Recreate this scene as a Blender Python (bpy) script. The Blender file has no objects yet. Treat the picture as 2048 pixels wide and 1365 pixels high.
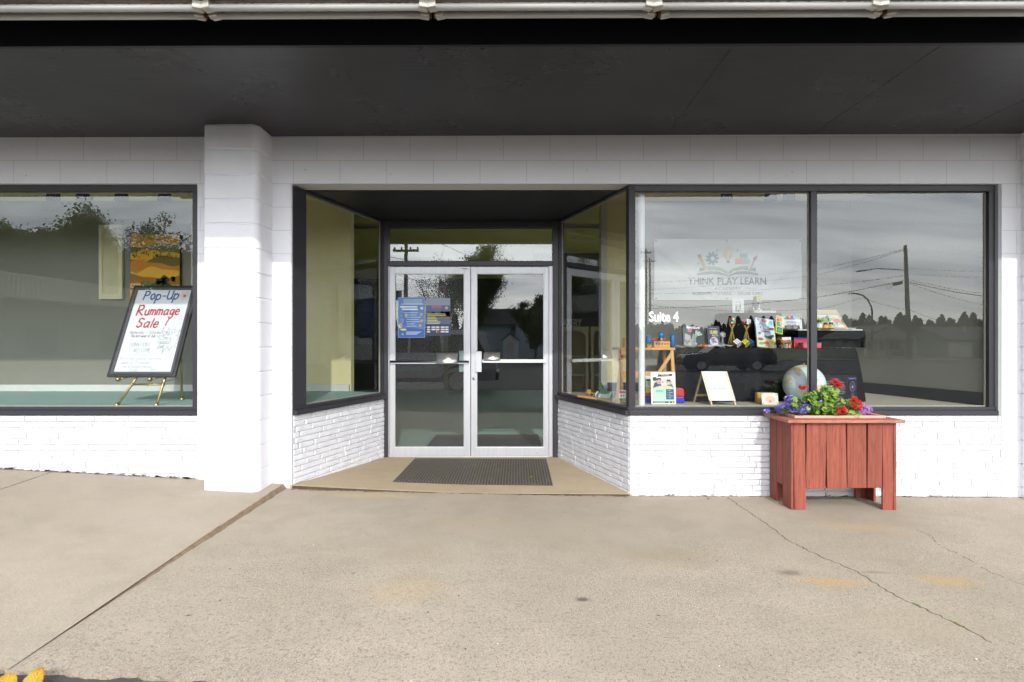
import bpy, math, random
from mathutils import Vector, Matrix, Euler
R = math.radians
rnd = random.Random(7)
S = bpy.context.scene
COL = S.collection
F, CD, CH = 1033.0, 4.5, 1.335          # focal length in photo pixels, camera distance to the wall, eye height
VX, VY = 1022.0, 684.0
def wx(px, y): return (px - VX) / F * (y + CD)
def wz(py, y): return CH - (py - VY) / F * (y + CD)
def W(px, py, y): return (wx(px, y), y, wz(py, y))

# ------------------------------------------------------------------ materials
def lin(c):
    if isinstance(c, str):
        c = [int(c[i:i+2], 16) / 255 for i in (0, 2, 4)]
        return tuple(x / 12.92 if x <= .04045 else ((x + .055) / 1.055) ** 2.4 for x in c)
    return tuple(c)
class N:
    """small node-tree helper"""
    def __init__(s, name):
        s.m = bpy.data.materials.new(name); s.m.use_nodes = True
        s.t = s.m.node_tree; s.t.nodes.clear()
        s.out = s.new('ShaderNodeOutputMaterial')
    def new(s, typ, **kw):
        n = s.t.nodes.new(typ)
        for k, v in kw.items():
            if hasattr(n, k) and k not in n.inputs: setattr(n, k, v)
            else: n.inputs[k].default_value = v
        return n
    def link(s, a, b): s.t.links.new(a, b)
    def coord(s, scale=(1, 1, 1), loc=(0, 0, 0), rot=(0, 0, 0), src='Object'):
        c = s.new('ShaderNodeTexCoord'); mp = s.new('ShaderNodeMapping')
        mp.inputs['Scale'].default_value = scale; mp.inputs['Location'].default_value = loc; mp.inputs['Rotation'].default_value = rot
        s.link(c.outputs[src], mp.inputs[0]); return mp.outputs[0]
    def noise(s, vec, scale, detail=4, rough=.55, dist=0):
        n = s.new('ShaderNodeTexNoise'); n.inputs['Scale'].default_value = scale; n.inputs['Detail'].default_value = detail
        n.inputs['Roughness'].default_value = rough; n.inputs['Distortion'].default_value = dist
        s.link(vec, n.inputs['Vector']); return n.outputs['Fac']
    def ramp(s, fac, stops):
        n = s.new('ShaderNodeValToRGB'); e = n.color_ramp.elements
        while len(e) < len(stops): e.new(.5)
        for i, (p, c) in enumerate(stops):
            e[i].position = p
            e[i].color = (c, c, c, 1) if not isinstance(c, (tuple, list)) else (*c, 1)
        s.link(fac, n.inputs[0]); return n.outputs[0]
    def mix(s, fac, a, b, mode='MIX'):
        n = s.new('ShaderNodeMix', data_type='RGBA', blend_type=mode)
        for q, v in ((0, fac), (6, a), (7, b)):
            sock = n.inputs[q]
            if hasattr(v, 'is_output'): s.link(v, sock)
            elif q == 0: sock.default_value = v
            else: sock.default_value = (v, v, v, 1) if isinstance(v, (int, float)) else (*v, 1)
        return n.outputs[2]
    def math(s, op, a, b=0.0, c=0.0):
        n = s.new('ShaderNodeMath', operation=op)
        for sock, v in zip(n.inputs, (a, b, c)):
            if hasattr(v, 'is_output'): s.link(v, sock)
            else: sock.default_value = v
        return n.outputs[0]
    def bump(s, h, strength=.3, dist=.01, prev=None):
        n = s.new('ShaderNodeBump'); n.inputs['Strength'].default_value = strength; n.inputs['Distance'].default_value = dist
        s.link(h, n.inputs['Height'])
        if prev is not None: s.link(prev, n.inputs['Normal'])
        return n.outputs[0]
    def bsdf(s, col, rough=.6, metal=0, spec=.5, normal=None, **kw):
        b = s.new('ShaderNodeBsdfPrincipled')
        for sock, v in ((b.inputs['Base Color'], col), (b.inputs['Roughness'], rough)):
            if hasattr(v, 'is_output'): s.link(v, sock)
            elif sock.name == 'Roughness': sock.default_value = v
            else: sock.default_value = (*v, 1)
        b.inputs['Metallic'].default_value = metal; b.inputs['Specular IOR Level'].default_value = spec
        for k, v in kw.items(): b.inputs[k].default_value = v
        if normal is not None: s.link(normal, b.inputs['Normal'])
        return b
    def done(s, b):
        s.link(b.outputs[0], s.out.inputs[0]); return s.m
_cache = {}
def M(name, col, rough=.6, metal=0, spec=.5, var=.12, vscale=8, bump=0, bscale=120, stretch=(1, 1, 1), **kw):
    """painted / plain surface with a little tonal variation and a fine bump"""
    if name in _cache: return _cache[name]
    n = N(name); c = lin(col); v = n.coord(stretch)
    f = n.noise(v, vscale, 5)
    col2 = n.mix(f, tuple(x * (1 - var) for x in c), tuple(min(1, x * (1 + var)) for x in c))
    nm = n.bump(n.noise(v, bscale, 3), bump, .004) if bump else None
    _cache[name] = n.done(n.bsdf(col2, rough, metal, spec, nm, **kw)); return _cache[name]
def P(col, rough=.55):
    """flat printed or moulded colour"""
    k = 'print_' + (col if isinstance(col, str) else '_'.join('%.2f' % x for x in col))
    return M(k, col, rough, var=.05, vscale=30)

# ------------------------------------------------------------------ mesh builder
class MB:
    def __init__(s): s.v, s.f, s.m, s.sm, s.mats = [], [], [], [], []
    def mi(s, mat):
        if mat not in s.mats: s.mats.append(mat)
        return s.mats.index(mat)
    def add(s, vs, fs, mat, smooth=False):
        o = len(s.v); s.v += [tuple(p) for p in vs]; k = s.mi(mat)
        for f in fs: s.f.append(tuple(o + i for i in f)); s.m.append(k); s.sm.append(smooth)
        return s
    def boxf(s, fn, a0, a1, b0, b1, c0, c1, mat):
        vs = [fn(a, b, c) for a in (a0, a1) for b in (b0, b1) for c in (c0, c1)]
        return s.add(vs, [(0, 1, 3, 2), (4, 6, 7, 5), (0, 4, 5, 1), (2, 3, 7, 6), (0, 2, 6, 4), (1, 5, 7, 3)], mat)
    def box(s, x0, x1, y0, y1, z0, z1, mat): return s.boxf(lambda a, b, c: (a, b, c), x0, x1, y0, y1, z0, z1, mat)
    def obox(s, c, size, rot, mat):
        m = Matrix.Translation(c) @ Euler(rot).to_matrix().to_4x4(); h = [x / 2 for x in size]
        return s.boxf(lambda a, b, d: m @ Vector((a, b, d)), -h[0], h[0], -h[1], h[1], -h[2], h[2], mat)
    def bar(s, p0, p1, w, d, mat, up=(0, 1, 0)):
        p0, p1 = Vector(p0), Vector(p1); t = (p1 - p0).normalized(); u = Vector(up)
        a = t.cross(u).normalized(); b = a.cross(t).normalized()
        return s.boxf(lambda i, j, k: p0.lerp(p1, k) + a * i + b * j, -w / 2, w / 2, -d / 2, d / 2, 0, 1, mat)
    def tube(s, pts, r, mat, n=8, caps=True):
        pts = [Vector(p) for p in pts]; rs = r if isinstance(r, (list, tuple)) else [r] * len(pts)
        vs, fs, prev = [], [], None
        for i, p in enumerate(pts):
            t = (pts[min(i + 1, len(pts) - 1)] - pts[max(i - 1, 0)]).normalized()
            if prev is None: a = t.orthogonal().normalized()
            else: a = (prev - t * prev.dot(t)); a = a.normalized() if a.length > 1e-6 else t.orthogonal().normalized()
            prev = a; b = t.cross(a)
            for k in range(n):
                an = 2 * math.pi * k / n; vs.append(p + (a * math.cos(an) + b * math.sin(an)) * rs[i])
        for i in range(len(pts) - 1):
            for k in range(n):
                k2 = (k + 1) % n; fs.append((i * n + k, i * n + k2, (i + 1) * n + k2, (i + 1) * n + k))
        s.add(vs, fs, mat, True)
        if caps:
            o = len(s.v) - len(vs); k = s.mi(mat)
            for f in (tuple(o + i for i in range(n))[::-1], tuple(o + len(vs) - n + i for i in range(n))):
                s.f.append(f); s.m.append(k); s.sm.append(False)
        return s
    def lathe(s, prof, c, mat, n=24, rot=(0, 0, 0), smooth=True):
        m = Matrix.Translation(c) @ Euler(rot).to_matrix().to_4x4(); vs, fs = [], []
        for r, z in prof:
            for k in range(n):
                a = 2 * math.pi * k / n; vs.append(m @ Vector((r * math.cos(a), r * math.sin(a), z)))
        for i in range(len(prof) - 1):
            for k in range(n):
                k2 = (k + 1) % n; fs.append((i * n + k, i * n + k2, (i + 1) * n + k2, (i + 1) * n + k))
        return s.add(vs, fs, mat, smooth)
    def ball(s, c, r, mat, nu=14, nv=8):
        r = r if isinstance(r, (list, tuple)) else (r, r, r); vs, fs = [], []
        for j in range(nv + 1):
            th = math.pi * j / nv
            for i in range(nu):
                a = 2 * math.pi * i / nu
                vs.append((c[0] + r[0] * math.sin(th) * math.cos(a), c[1] + r[1] * math.sin(th) * math.sin(a), c[2] + r[2] * math.cos(th)))
        for j in range(nv):
            for i in range(nu):
                i2 = (i + 1) % nu; fs.append((j * nu + i, (j + 1) * nu + i, (j + 1) * nu + i2, j * nu + i2))
        return s.add(vs, fs, mat, True)
    def prism(s, poly, y0, y1, mat, fn=None, smooth=False):
        """polygon in (x, z) extruded along y"""
        fn = fn or (lambda x, y, z: (x, y, z)); n = len(poly)
        vs = [fn(x, y0, z) for x, z in poly] + [fn(x, y1, z) for x, z in poly]
        fs = [tuple(range(n)), tuple(range(2 * n - 1, n - 1, -1))]
        fs += [(i, i + n, (i + 1) % n + n, (i + 1) % n) for i in range(n)]
        return s.add(vs, fs, mat, smooth)
    def slab(s, poly, z0, z1, mat):
        """polygon in (x, y) extruded along z"""
        n = len(poly); vs = [(x, y, z0) for x, y in poly] + [(x, y, z1) for x, y in poly]
        fs = [tuple(range(n - 1, -1, -1)), tuple(range(n, 2 * n))]
        fs += [(i, (i + 1) % n, (i + 1) % n + n, i + n) for i in range(n)]
        return s.add(vs, fs, mat)
    def build(s, name, parent=None, bevel=0, loc=None, rot=None, seg=2):
        me = bpy.data.meshes.new(name); me.from_pydata(s.v, [], s.f)
        for m in s.mats: me.materials.append(m)
        me.polygons.foreach_set('material_index', s.m); me.polygons.foreach_set('use_smooth', s.sm); me.update()
        o = bpy.data.objects.new(name, me); COL.objects.link(o)
        if parent is not None: o.parent = parent
        if loc: o.location = loc
        if rot: o.rotation_euler = rot
        if bevel:
            b = o.modifiers.new('edge', 'BEVEL'); b.width = bevel; b.segments = seg; b.limit_method = 'ANGLE'; b.angle_limit = R(40)
        return o
def tag(o, label=None, cat=None, group=None, kind=None):
    for k, v in (('label', label), ('category', cat), ('group', group), ('kind', kind)):
        if v: o[k] = v
    return o
def thing(name, label, cat, loc=(0, 0, 0), rot=(0, 0, 0), group=None):
    o = bpy.data.objects.new(name, None); COL.objects.link(o); o.location = loc; o.rotation_euler = rot
    o.empty_display_size = .1
    return tag(o, label, cat, group)
def node(name, parent, loc=(0, 0, 0), rot=(0, 0, 0)):
    o = bpy.data.objects.new(name, None); COL.objects.link(o); o.location = loc; o.rotation_euler = rot; o.parent = parent
    return o
def dup(root, loc=None, rot=None, label=None, scale=None):
    c = root.copy(); COL.objects.link(c)
    if loc is not None: c.location = loc
    if rot is not None: c.rotation_euler = rot
    if scale is not None: c.scale = scale
    if label: c['label'] = label
    for ch in list(root.children):
        k = ch.copy(); COL.objects.link(k); k.parent = c
        for g in list(ch.children):
            h = g.copy(); COL.objects.link(h); h.parent = k
    return c
def structure(o): o['kind'] = 'structure'; return o

# ------------------------------------------------------------------ lettering
def text2d(body, size=1, align='CENTER', bold=0.0, xs=1.0, shear=0.0):
    c = bpy.data.curves.new('lettering', 'FONT'); c.body = body; c.size = size; c.align_x = align
    c.offset = bold * size; c.shear = shear; c.resolution_u = 3
    o = bpy.data.objects.new('lettering', c); COL.objects.link(o)
    dg = bpy.context.evaluated_depsgraph_get(); me = bpy.data.meshes.new_from_object(o.evaluated_get(dg))
    vs = [(v.co.x * xs, v.co.y) for v in me.vertices]; fs = [tuple(p.vertices) for p in me.polygons]
    bpy.data.objects.remove(o); bpy.data.curves.remove(c); bpy.data.meshes.remove(me)
    return vs, fs
class Art(MB):
    """flat print on a panel in the local x-z plane, facing -y; each layer lies .5 mm in front of the last"""
    y0 = 0.0; step = .0006; lay = 0
    def up(s): s.lay += 1; return s
    def y(s): return s.y0 - s.step * (s.lay + 1)
    def poly(s, pts, col):
        y = s.y(); return s.add([(x, y, z) for x, z in pts], [tuple(range(len(pts)))], P(col) if not hasattr(col, 'node_tree') else col)
    def rect(s, x0, z0, x1, z1, col): return s.poly([(x0, z0), (x1, z0), (x1, z1), (x0, z1)], col)
    def disc(s, x, z, r, col, rz=None, n=18): return s.poly([(x + r * math.cos(6.2832 * k / n), z + (rz or r) * math.sin(6.2832 * k / n)) for k in range(n)], col)
    def line(s, pts, w, col):
        for a, b in zip(pts, pts[1:]):
            d = Vector((b[0] - a[0], b[1] - a[1]))
            if d.length < 1e-6: continue
            d.normalize(); n = Vector((-d.y, d.x)) * w / 2; e = d * w * .25
            s.poly([(a[0] - n.x - e.x, a[1] - n.y - e.y), (b[0] - n.x + e.x, b[1] - n.y + e.y), (b[0] + n.x + e.x, b[1] + n.y + e.y), (a[0] + n.x - e.x, a[1] + n.y - e.y)], col)
        return s
    def text(s, body, x, z, size, col, **kw):
        vs, fs = text2d(body, size, **kw); y = s.y()
        return s.add([(x + a, y, z + b) for a, b in vs], fs, P(col))
    def hand(s, body, x, z, size, w, col, slant=.12, wob=.25, xs=1.0):
        """handwriting: strokes on a 4 x 6 grid"""
        k = size / 6; cx = x; c = P(col)
        for ch in body:
            g = GLYPH.get(ch)
            if ch == ' ': cx += 3.2 * k * xs; continue
            if g is None: cx += 3 * k * xs; continue
            mxx = 0; oz = rnd.uniform(-wob, wob)
            for st in g.split(';'):
                pts = []
                for q in st.split():
                    a, b = map(float, q.split(',')); mxx = max(mxx, a)
                    a += rnd.uniform(-.12, .12); b += rnd.uniform(-.12, .12) + oz
                    pts.append((cx + (a * xs + b * slant) * k, z + b * k))
                s.line(pts, w, c)
            cx += (mxx + 1.5) * k * xs
        return cx
    def scribble(s, x0, x1, z, h, w, col):
        x = x0; pts = []; word = 0
        while x < x1:
            pts.append((x, z + rnd.uniform(0, h))); x += h * rnd.uniform(.25, .45); word += 1
            if word > rnd.randint(7, 13): s.line(pts, w, col); pts = []; word = 0; x += h * .7
        if len(pts) > 1: s.line(pts, w, col)
GLYPH = {
'A': "0,0 2,6 4,0;.7,2.2 3.3,2.2", 'B': "0,0 0,6 3,6 3.6,4.7 2.6,3.2 0,3.1;2.6,3.2 4,1.8 3,0 0,0", 'C': "4,5 2.6,6 .8,5 0,3 .8,1 2.6,0 4,1",
'D': "0,0 0,6 2.4,5.6 4,3.4 3,.8 0,0", 'E': "4,6 0,6 0,0 4,0;0,3.1 3,3.1", 'G': "4,5 2.4,6 .6,5 0,3 .8,.8 2.6,0 4,1 4,2.8 2.4,2.8",
'H': "0,0 0,6;4,0 4,6;0,3 4,3", 'I': "1,0 1,6", 'J': "0,6 4,6;2.6,6 2.6,1 1.4,0 0,1", 'L': "0,6 0,0 3.4,0", 'M': "0,0 .5,6 2.2,2 4,6 4.6,0",
'N': "0,0 0,6 4,0 4,6", 'O': "2,6 .4,5 0,3 .5,.8 2,0 3.6,.9 4,3 3.5,5.2 2,6", 'P': "0,0 .2,6 2.6,6 3.8,4.8 3,3.4 .2,2.9", 'R': "0,0 .2,6 2.8,6 3.6,4.8 2.8,3.4 .2,3 3.8,0",
'S': "4,5.2 2.4,6 .8,5.2 .8,3.8 3.2,2.4 3.4,.8 1.8,0 0,.8", 'T': "0,6 4.4,6;2.2,6 2.2,0", 'U': "0,6 0,1.4 1.4,0 3,.4 3.8,1.8 3.8,6;3.8,1.8 4,0", 'W': "0,6 1,0 2.4,4.4 3.8,0 5,6",
'Y': "0,6 2,3.2 4,6;2,3.2 1.8,0", 'a': "3.4,3.4 1.8,4 .2,2.6 .6,.4 2,.2 3.4,2 3.6,4 3.4,.8 4,0", 'b': "0,6 0,0;0,2.4 1.6,4 3.2,3 3.2,1 1.6,0 0,.8", 'c': "3,3.4 1.4,4 0,2.4 .6,.4 2,0 3.2,.8",
'd': "3.2,6 3.2,0;3.2,2.6 1.8,4 .2,2.8 .2,1 1.6,0 3.2,1", 'e': "0,2 3.2,2.4 2.8,3.8 1.2,4 0,2.2 .6,.4 2,0 3.4,.8", 'f': "3,5.4 2,6 1,5 1,0;0,3.6 2.4,3.6", 'g': "3.2,3.6 1.6,4 .2,2.6 .6,.6 2,.4 3.2,2.2 3.4,4 3.4,-1.2 2,-2.4 0,-1.6",
'h': "0,6 0,0;0,2.6 1.6,4 3,3 3,0", 'i': ".6,4 .6,0;.6,5.4 .7,5.7", 'k': "0,6 0,0;2.8,4 0,1.8 3,0", 'l': ".6,6.2 .4,0", 'm': "0,4 0,0;0,2.8 1.2,4 2.2,3 2.2,0;2.2,2.8 3.4,4 4.6,3 4.6,0",
'n': "0,4 0,0;0,2.6 1.6,4 3,3 3,0", 'o': "1.6,4 .2,3 .2,1 1.6,0 3.2,1 3.2,3 1.6,4", 'p': "0,4 0,-2.4;0,2.8 1.6,4 3.2,3 3.2,1 1.6,0 0,1", 'r': "0,4 0,0;0,2.4 1.2,3.8 2.6,3.8", 's': "2.8,3.6 1.2,4 .2,3 2.8,1.4 2.2,.2 0,.3",
't': "1.2,5.6 1.2,.6 2.4,0;0,4 2.6,4", 'u': "0,4 0,1 1.2,0 3,1.2 3,4;3,1.2 3.2,0", 'v': "0,4 1.4,0 3,4", 'w': "0,4 1,0 2.2,3 3.4,0 4.6,4", 'x': "0,4 3,0;3,4 0,0", 'y': "0,4 1.6,.8;3.4,4 .6,-2.4",
'S2': "", '-': ".2,2.4 2.6,2.6", '!': ".9,6 .6,1.8;.5,.4 .6,0", '0': "2,6 .3,4.6 .3,1.4 2,0 3.6,1.4 3.6,4.6 2,6", '1': "0,4.8 1.2,6 1.2,0", '2': "0,4.8 1.6,6 3.4,5 3,3 0,0 3.8,0", '4': "3,0 3,6 0,2 4,2", '9': "3.4,4.4 1.8,6 .2,4.6 1.4,3 3.4,4.6 3,0",
'%': "0,0 4,6;.6,5.4 1.2,4.6;2.8,1.2 3.4,.4", '.': "0,0 .3,.2", ':': ".2,1 .3,1.2;.2,3 .3,3.2", '\u2014': "0,2.4 5,2.6"}
# ------------------------------------------------------------------ materials of the place
def white_block():
    n = N('white_block_paint'); c = n.new('ShaderNodeTexCoord'); sp = n.new('ShaderNodeSeparateXYZ'); cb = n.new('ShaderNodeCombineXYZ')
    n.link(c.outputs['Object'], sp.inputs[0])
    n.link(n.math('ADD', sp.outputs[0], 1.286), cb.inputs[0]); n.link(n.math('SUBTRACT', sp.outputs[2], 2.712), cb.inputs[1])
    b = n.new('ShaderNodeTexBrick'); n.link(cb.outputs[0], b.inputs['Vector'])
    for k, v in (('Scale', 1), ('Mortar Size', .0035), ('Mortar Smooth', .35), ('Brick Width', .4064), ('Row Height', .2032)): b.inputs[k].default_value = v
    o = c.outputs['Object']; big = n.noise(o, 1.3, 4); fine = n.noise(o, 190, 3); mid = n.noise(o, 26, 4)
    col = n.mix(big, lin('dcdce0'), lin('e8e8ea'))
    col = n.mix(n.ramp(mid, [(.62, 0.), (.8, .25)]), col, lin('cfcdc8'))
    col = n.mix(n.math('MULTIPLY', b.outputs['Fac'], .5), col, lin('aaaaab'))
    nm = n.bump(b.outputs['Fac'], -.8, .007); nm = n.bump(fine, .2, .003, nm); nm = n.bump(mid, .12, .006, nm)
    return n.done(n.bsdf(col, .55, 0, .4, nm))
def white_paint(name, c0='dddde0', c1='ececee', rough=.45):
    n = N(name); o = n.coord(); f = n.noise(o, 6, 5); g = n.noise(o, 60, 4)
    col = n.mix(f, lin(c0), lin(c1)); col = n.mix(n.ramp(g, [(.66, 0.), (.78, .3)]), col, lin('c4c1ba'))
    return n.done(n.bsdf(col, rough, 0, .4, n.bump(g, .35, .004, n.bump(n.noise(o, 240, 2), .15, .002))))
def concrete(name, base, dark, stains=(), speck=.6):
    n = N(name); o = n.coord(); big = n.noise(o, .55, 5, .6); mid = n.noise(n.coord((1, 1.6, 1)), 3.2, 6, .62, .6); fine = n.noise(o, 62, 5, .75); grain = n.noise(o, 190, 3, .7)
    col = n.mix(n.ramp(big, [(.3, 0.), (.72, 1.)]), lin(base), lin(dark))
    col = n.mix(n.ramp(mid, [(.42, 0.), (.75, .4)]), col, tuple(x * .8 for x in lin(dark)))
    # worn strip near the asphalt edge and pale, dusty strip along the wall
    sp = n.new('ShaderNodeSeparateXYZ'); n.link(o, sp.inputs[0])
    worn = n.new('ShaderNodeMapRange'); n.link(sp.outputs[1], worn.inputs[0])
    for i, v in ((1, -.5), (2, -2.4), (3, .0), (4, 1.)): worn.inputs[i].default_value = v
    agg = n.math('MAXIMUM', n.ramp(fine, [(.40, 1.), (.47, 0.)]), n.ramp(grain, [(.38, .8), (.46, 0.)]))
    col = n.mix(n.math('MULTIPLY', n.math('MULTIPLY', agg, worn.outputs[0]), speck), col, tuple(x * .38 for x in lin(dark)))
    lt = n.ramp(grain, [(.58, 0.), (.68, .5)]); col = n.mix(lt, col, lin('dccfb8'))
    for x, y, rx, ry, c, a in stains:
        g = n.new('ShaderNodeTexGradient', gradient_type='QUADRATIC_SPHERE')
        tc = n.new('ShaderNodeTexCoord'); mp = n.new('ShaderNodeMapping'); mp.vector_type = 'TEXTURE'
        mp.inputs['Location'].default_value = (x, y, 0); mp.inputs['Scale'].default_value = (rx, ry, 1)
        wv = n.new('ShaderNodeVectorMath', operation='ADD'); nz = n.new('ShaderNodeTexNoise'); nz.inputs['Scale'].default_value = 9; nz.inputs['Detail'].default_value = 4
        n.link(tc.outputs['Object'], nz.inputs['Vector']); sc = n.new('ShaderNodeVectorMath', operation='SCALE'); sc.inputs['Scale'].default_value = min(rx, ry) * .9
        sub = n.new('ShaderNodeVectorMath', operation='SUBTRACT'); sub.inputs[1].default_value = (.5, .5, .5)
        n.link(nz.outputs['Color'], sub.inputs[0]); n.link(sub.outputs[0], sc.inputs[0]); n.link(tc.outputs['Object'], wv.inputs[0]); n.link(sc.outputs[0], wv.inputs[1])
        fl = n.new('ShaderNodeVectorMath', operation='MULTIPLY'); fl.inputs[1].default_value = (1, 1, 0); n.link(wv.outputs[0], fl.inputs[0])
        n.link(fl.outputs[0], mp.inputs[0]); n.link(mp.outputs[0], g.inputs[0])
        col = n.mix(n.math('MULTIPLY', n.ramp(g.outputs[0], [(.02, 0.), (.5, 1.)]), a), col, lin(c))
    h = n.mix(.5, fine, grain); nm = n.bump(h, .9, .005); nm = n.bump(mid, .2, .01, nm)
    return n.done(n.bsdf(col, .85, 0, .25, nm))
def stretched(name, c0, c1, scale, rough=.5, nscale=6, bump=.2, spec=.5, dist=1.0, detail=6, rr=None):
    """wood grain, brushed or rolled surface: noise stretched along one axis"""
    n = N(name); v = n.coord(scale); f = n.noise(v, nscale, detail, .6, dist); g = n.noise(v, nscale * 6, 3, .6)
    col = n.mix(n.ramp(f, [(.3, 0.), (.7, 1.)]), lin(c0), lin(c1)); col = n.mix(n.ramp(g, [(.55, 0.), (.75, .35)]), col, tuple(x * .6 for x in lin(c0)))
    r = rough if rr is None else n.ramp(n.noise(n.coord(), 1.4, 4), [(.3, rr[0]), (.7, rr[1])])
    return n.done(n.bsdf(col, r, 0, spec, n.bump(n.mix(.4, f, g), bump, .004)))
def glass_mat(name='shop_glass', ior=1.52, tint=(.94, .96, .95), wire=False, two=.6, base=.047):
    n = N(name); f = n.new('ShaderNodeFresnel'); f.inputs['IOR'].default_value = ior
    fac = n.math('MINIMUM', n.math('ADD', n.math('MULTIPLY', f.outputs[0], two), base), .85)
    t = n.new('ShaderNodeBsdfTransparent'); t.inputs[0].default_value = (*tint, 1)
    g = n.new('ShaderNodeBsdfGlossy'); g.inputs['Roughness'].default_value = 0.0; g.inputs['Color'].default_value = (.97, 1, 1, 1)
    w = n.bump(n.noise(n.coord(), .9, 2), .02, .02); n.link(w, g.inputs['Normal'])
    mx = n.new('ShaderNodeMixShader'); n.link(fac, mx.inputs[0]); n.link(t.outputs[0], mx.inputs[1]); n.link(g.outputs[0], mx.inputs[2]); out = mx
    if wire:      # diamond wire cast inside the pane
        c = n.new('ShaderNodeTexCoord'); sp = n.new('ShaderNodeSeparateXYZ'); n.link(c.outputs['Object'], sp.inputs[0])
        def band(sgn):
            q = n.math('ADD', n.math('MULTIPLY', sp.outputs[0], 1.0), n.math('MULTIPLY', sp.outputs[2], .82 * sgn))
            q = n.math('FRACT', n.math('MULTIPLY', q, 1 / .021)); return n.math('LESS_THAN', n.math('ABSOLUTE', n.math('SUBTRACT', q, .5)), .06)
        k = n.math('MAXIMUM', band(1), band(-1)); d = n.bsdf(lin('6f716c'), .45, .6)
        m2 = n.new('ShaderNodeMixShader'); n.link(n.math('MULTIPLY', k, .6), m2.inputs[0]); n.link(mx.outputs[0], m2.inputs[1]); n.link(d.outputs[0], m2.inputs[2]); out = m2
    return n.done(out)
def aluminium():
    n = N('anodised_aluminium'); v = n.coord((1, 1, .06)); f = n.noise(v, 60, 4)
    col = n.mix(f, lin('b4b5b8'), lin('cfd0d3')); return n.done(n.bsdf(col, .42, .55, .5, n.bump(f, .08, .001)))

M_BLOCK = white_block(); M_BRICK = white_paint('white_brick_paint', 'cfcfd3', 'dedee0'); M_PIL = white_paint('white_pilaster_paint', 'dcdce0', 'e9e9ec', .55)
M_FRAME = M('charcoal_frame_paint', '2e2d32', .42, var=.12, bump=.12, bscale=40)
M_BLACK = M('black_soffit_paint', '17161a', .5, var=.2, vscale=5)
M_CAVITY = M('black_cavity', '060606', .9)
M_SOFFIT = stretched('black_plywood_soffit', '1f1e21', '3a393d', (.2, 22, 1), .42, 5, .6, .55, .3, rr=(.24, .36))
M_GLASS = glass_mat(); M_SGLASS = glass_mat('side_glass', base=.012, two=.38); M_TGLASS = glass_mat('transom_glass', base=.085); M_DGLASS = glass_mat('door_glass', base=.075, tint=(.86, .89, .88)); M_WIRE = glass_mat('wired_glass', base=.10, tint=(.86, .89, .88), wire=True)
M_ALU = aluminium(); M_STEEL = M('brushed_plate', 'c6c6c2', .28, .85, bump=.05, bscale=200, stretch=(.1, 1, 4))
M_BAR = M('dark_push_bar', '4a4a4c', .3, .8)
M_TUBE = M('white_lamp_tube', 'bab8b4', .55, bump=0, var=.05); M_SOCK = M('cream_lamp_socket', 'c0bcae', .5, var=.15)
M_RUST = stretched('rusty_reflector', '6b5f52', 'b3aca4', (.8, 6, 6), .6, 3, .2)
M_STAIN = M('rust_dirt', '6e4a2c', .9, var=.4, vscale=40)
M_LWALL = M('grey_display_wall', '85857a', .7, var=.05, vscale=2); M_RWALL = M('pale_display_wall', '93928a', .7, var=.05, vscale=2)
M_BASEB = M('black_skirting', '1f2024', .5); M_WBASEB = M('white_skirting', 'cfd0ca', .5)
M_CREAM = M('cream_partition', 'dcd2a2', .7, var=.06); M_CEIL = M('yellowed_ceiling', 'd6c268', .8, var=.08); M_DCEIL = M('display_ceiling', 'e6d694', .8, var=.05)
M_TEAL = concrete_teal = M('teal_carpet', '9ab8b2', .95, var=.15, vscale=60, bump=.4, bscale=300)
M_PLANK = stretched('pale_plank_floor', 'd2ccb8', 'bcb69f', (.5, 9, 1), .45, 3, .1)
M_STORE = M('dim_store_wall', '8a8670', .8, var=.06)
STAINS = [(1.78, -1.62, .32, .1, 'b58a4c', .4), (2.45, -1.6, .28, .13, 'b8924f', .33), (1.62, -1.5, .13, .07, '6f6658', .7), (2.12, -1.5, .15, .03, '7d7362', .6),
          (.37, -1.83, .06, .035, '5a554c', .9), (.95, -1.28, .55, .22, '93866f', .5), (-.3, -.75, .6, .2, 'a0937d', .5), (.15, -.85, .9, .3, '9d937f', .45), (-.55, -1.75, .4, .25, 'ad9465', .22),
          (2.55, -.75, .5, .18, 'b09a74', .35), (-1.2, -.15, .7, .12, 'bfa878', .4), (-.6, -1.25, .5, .35, '9b907b', .35), (1.9, -2.05, .9, .3, '9a8f7a', .4), (-.9, -1.55, .02, .012, '4d473d', .8), (.72, -1.98, .018, .012, '4d473d', .8), (-1.55, -2.02, .022, .014, '57503f', .8), (2.9, -1.1, .018, .01, '57503f', .8)]
M_WALK = concrete('pavement_concrete', 'aa9e8e', '968b7a', STAINS); M_WALK2 = concrete('smooth_pavement_concrete', 'a89c8c', '9a8f7e', (), .22)
M_ENTRY = concrete('entry_concrete', 'b2a185', 'a59479', [(-.35, .75, 1.0, .62, 'a89878', .4)], .15)
def asphalt():
    n = N('asphalt'); o = n.coord(); f = n.noise(o, 180, 4, .7); b = n.noise(o, .3, 4)
    col = n.mix(b, lin('403f40'), lin('4c4b4a')); col = n.mix(n.ramp(f, [(.56, 0.), (.66, .8)]), col, lin('77746e'))
    return n.done(n.bsdf(col, .9, 0, .3, n.bump(f, .6, .006)))
M_ASPH = asphalt()
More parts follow.
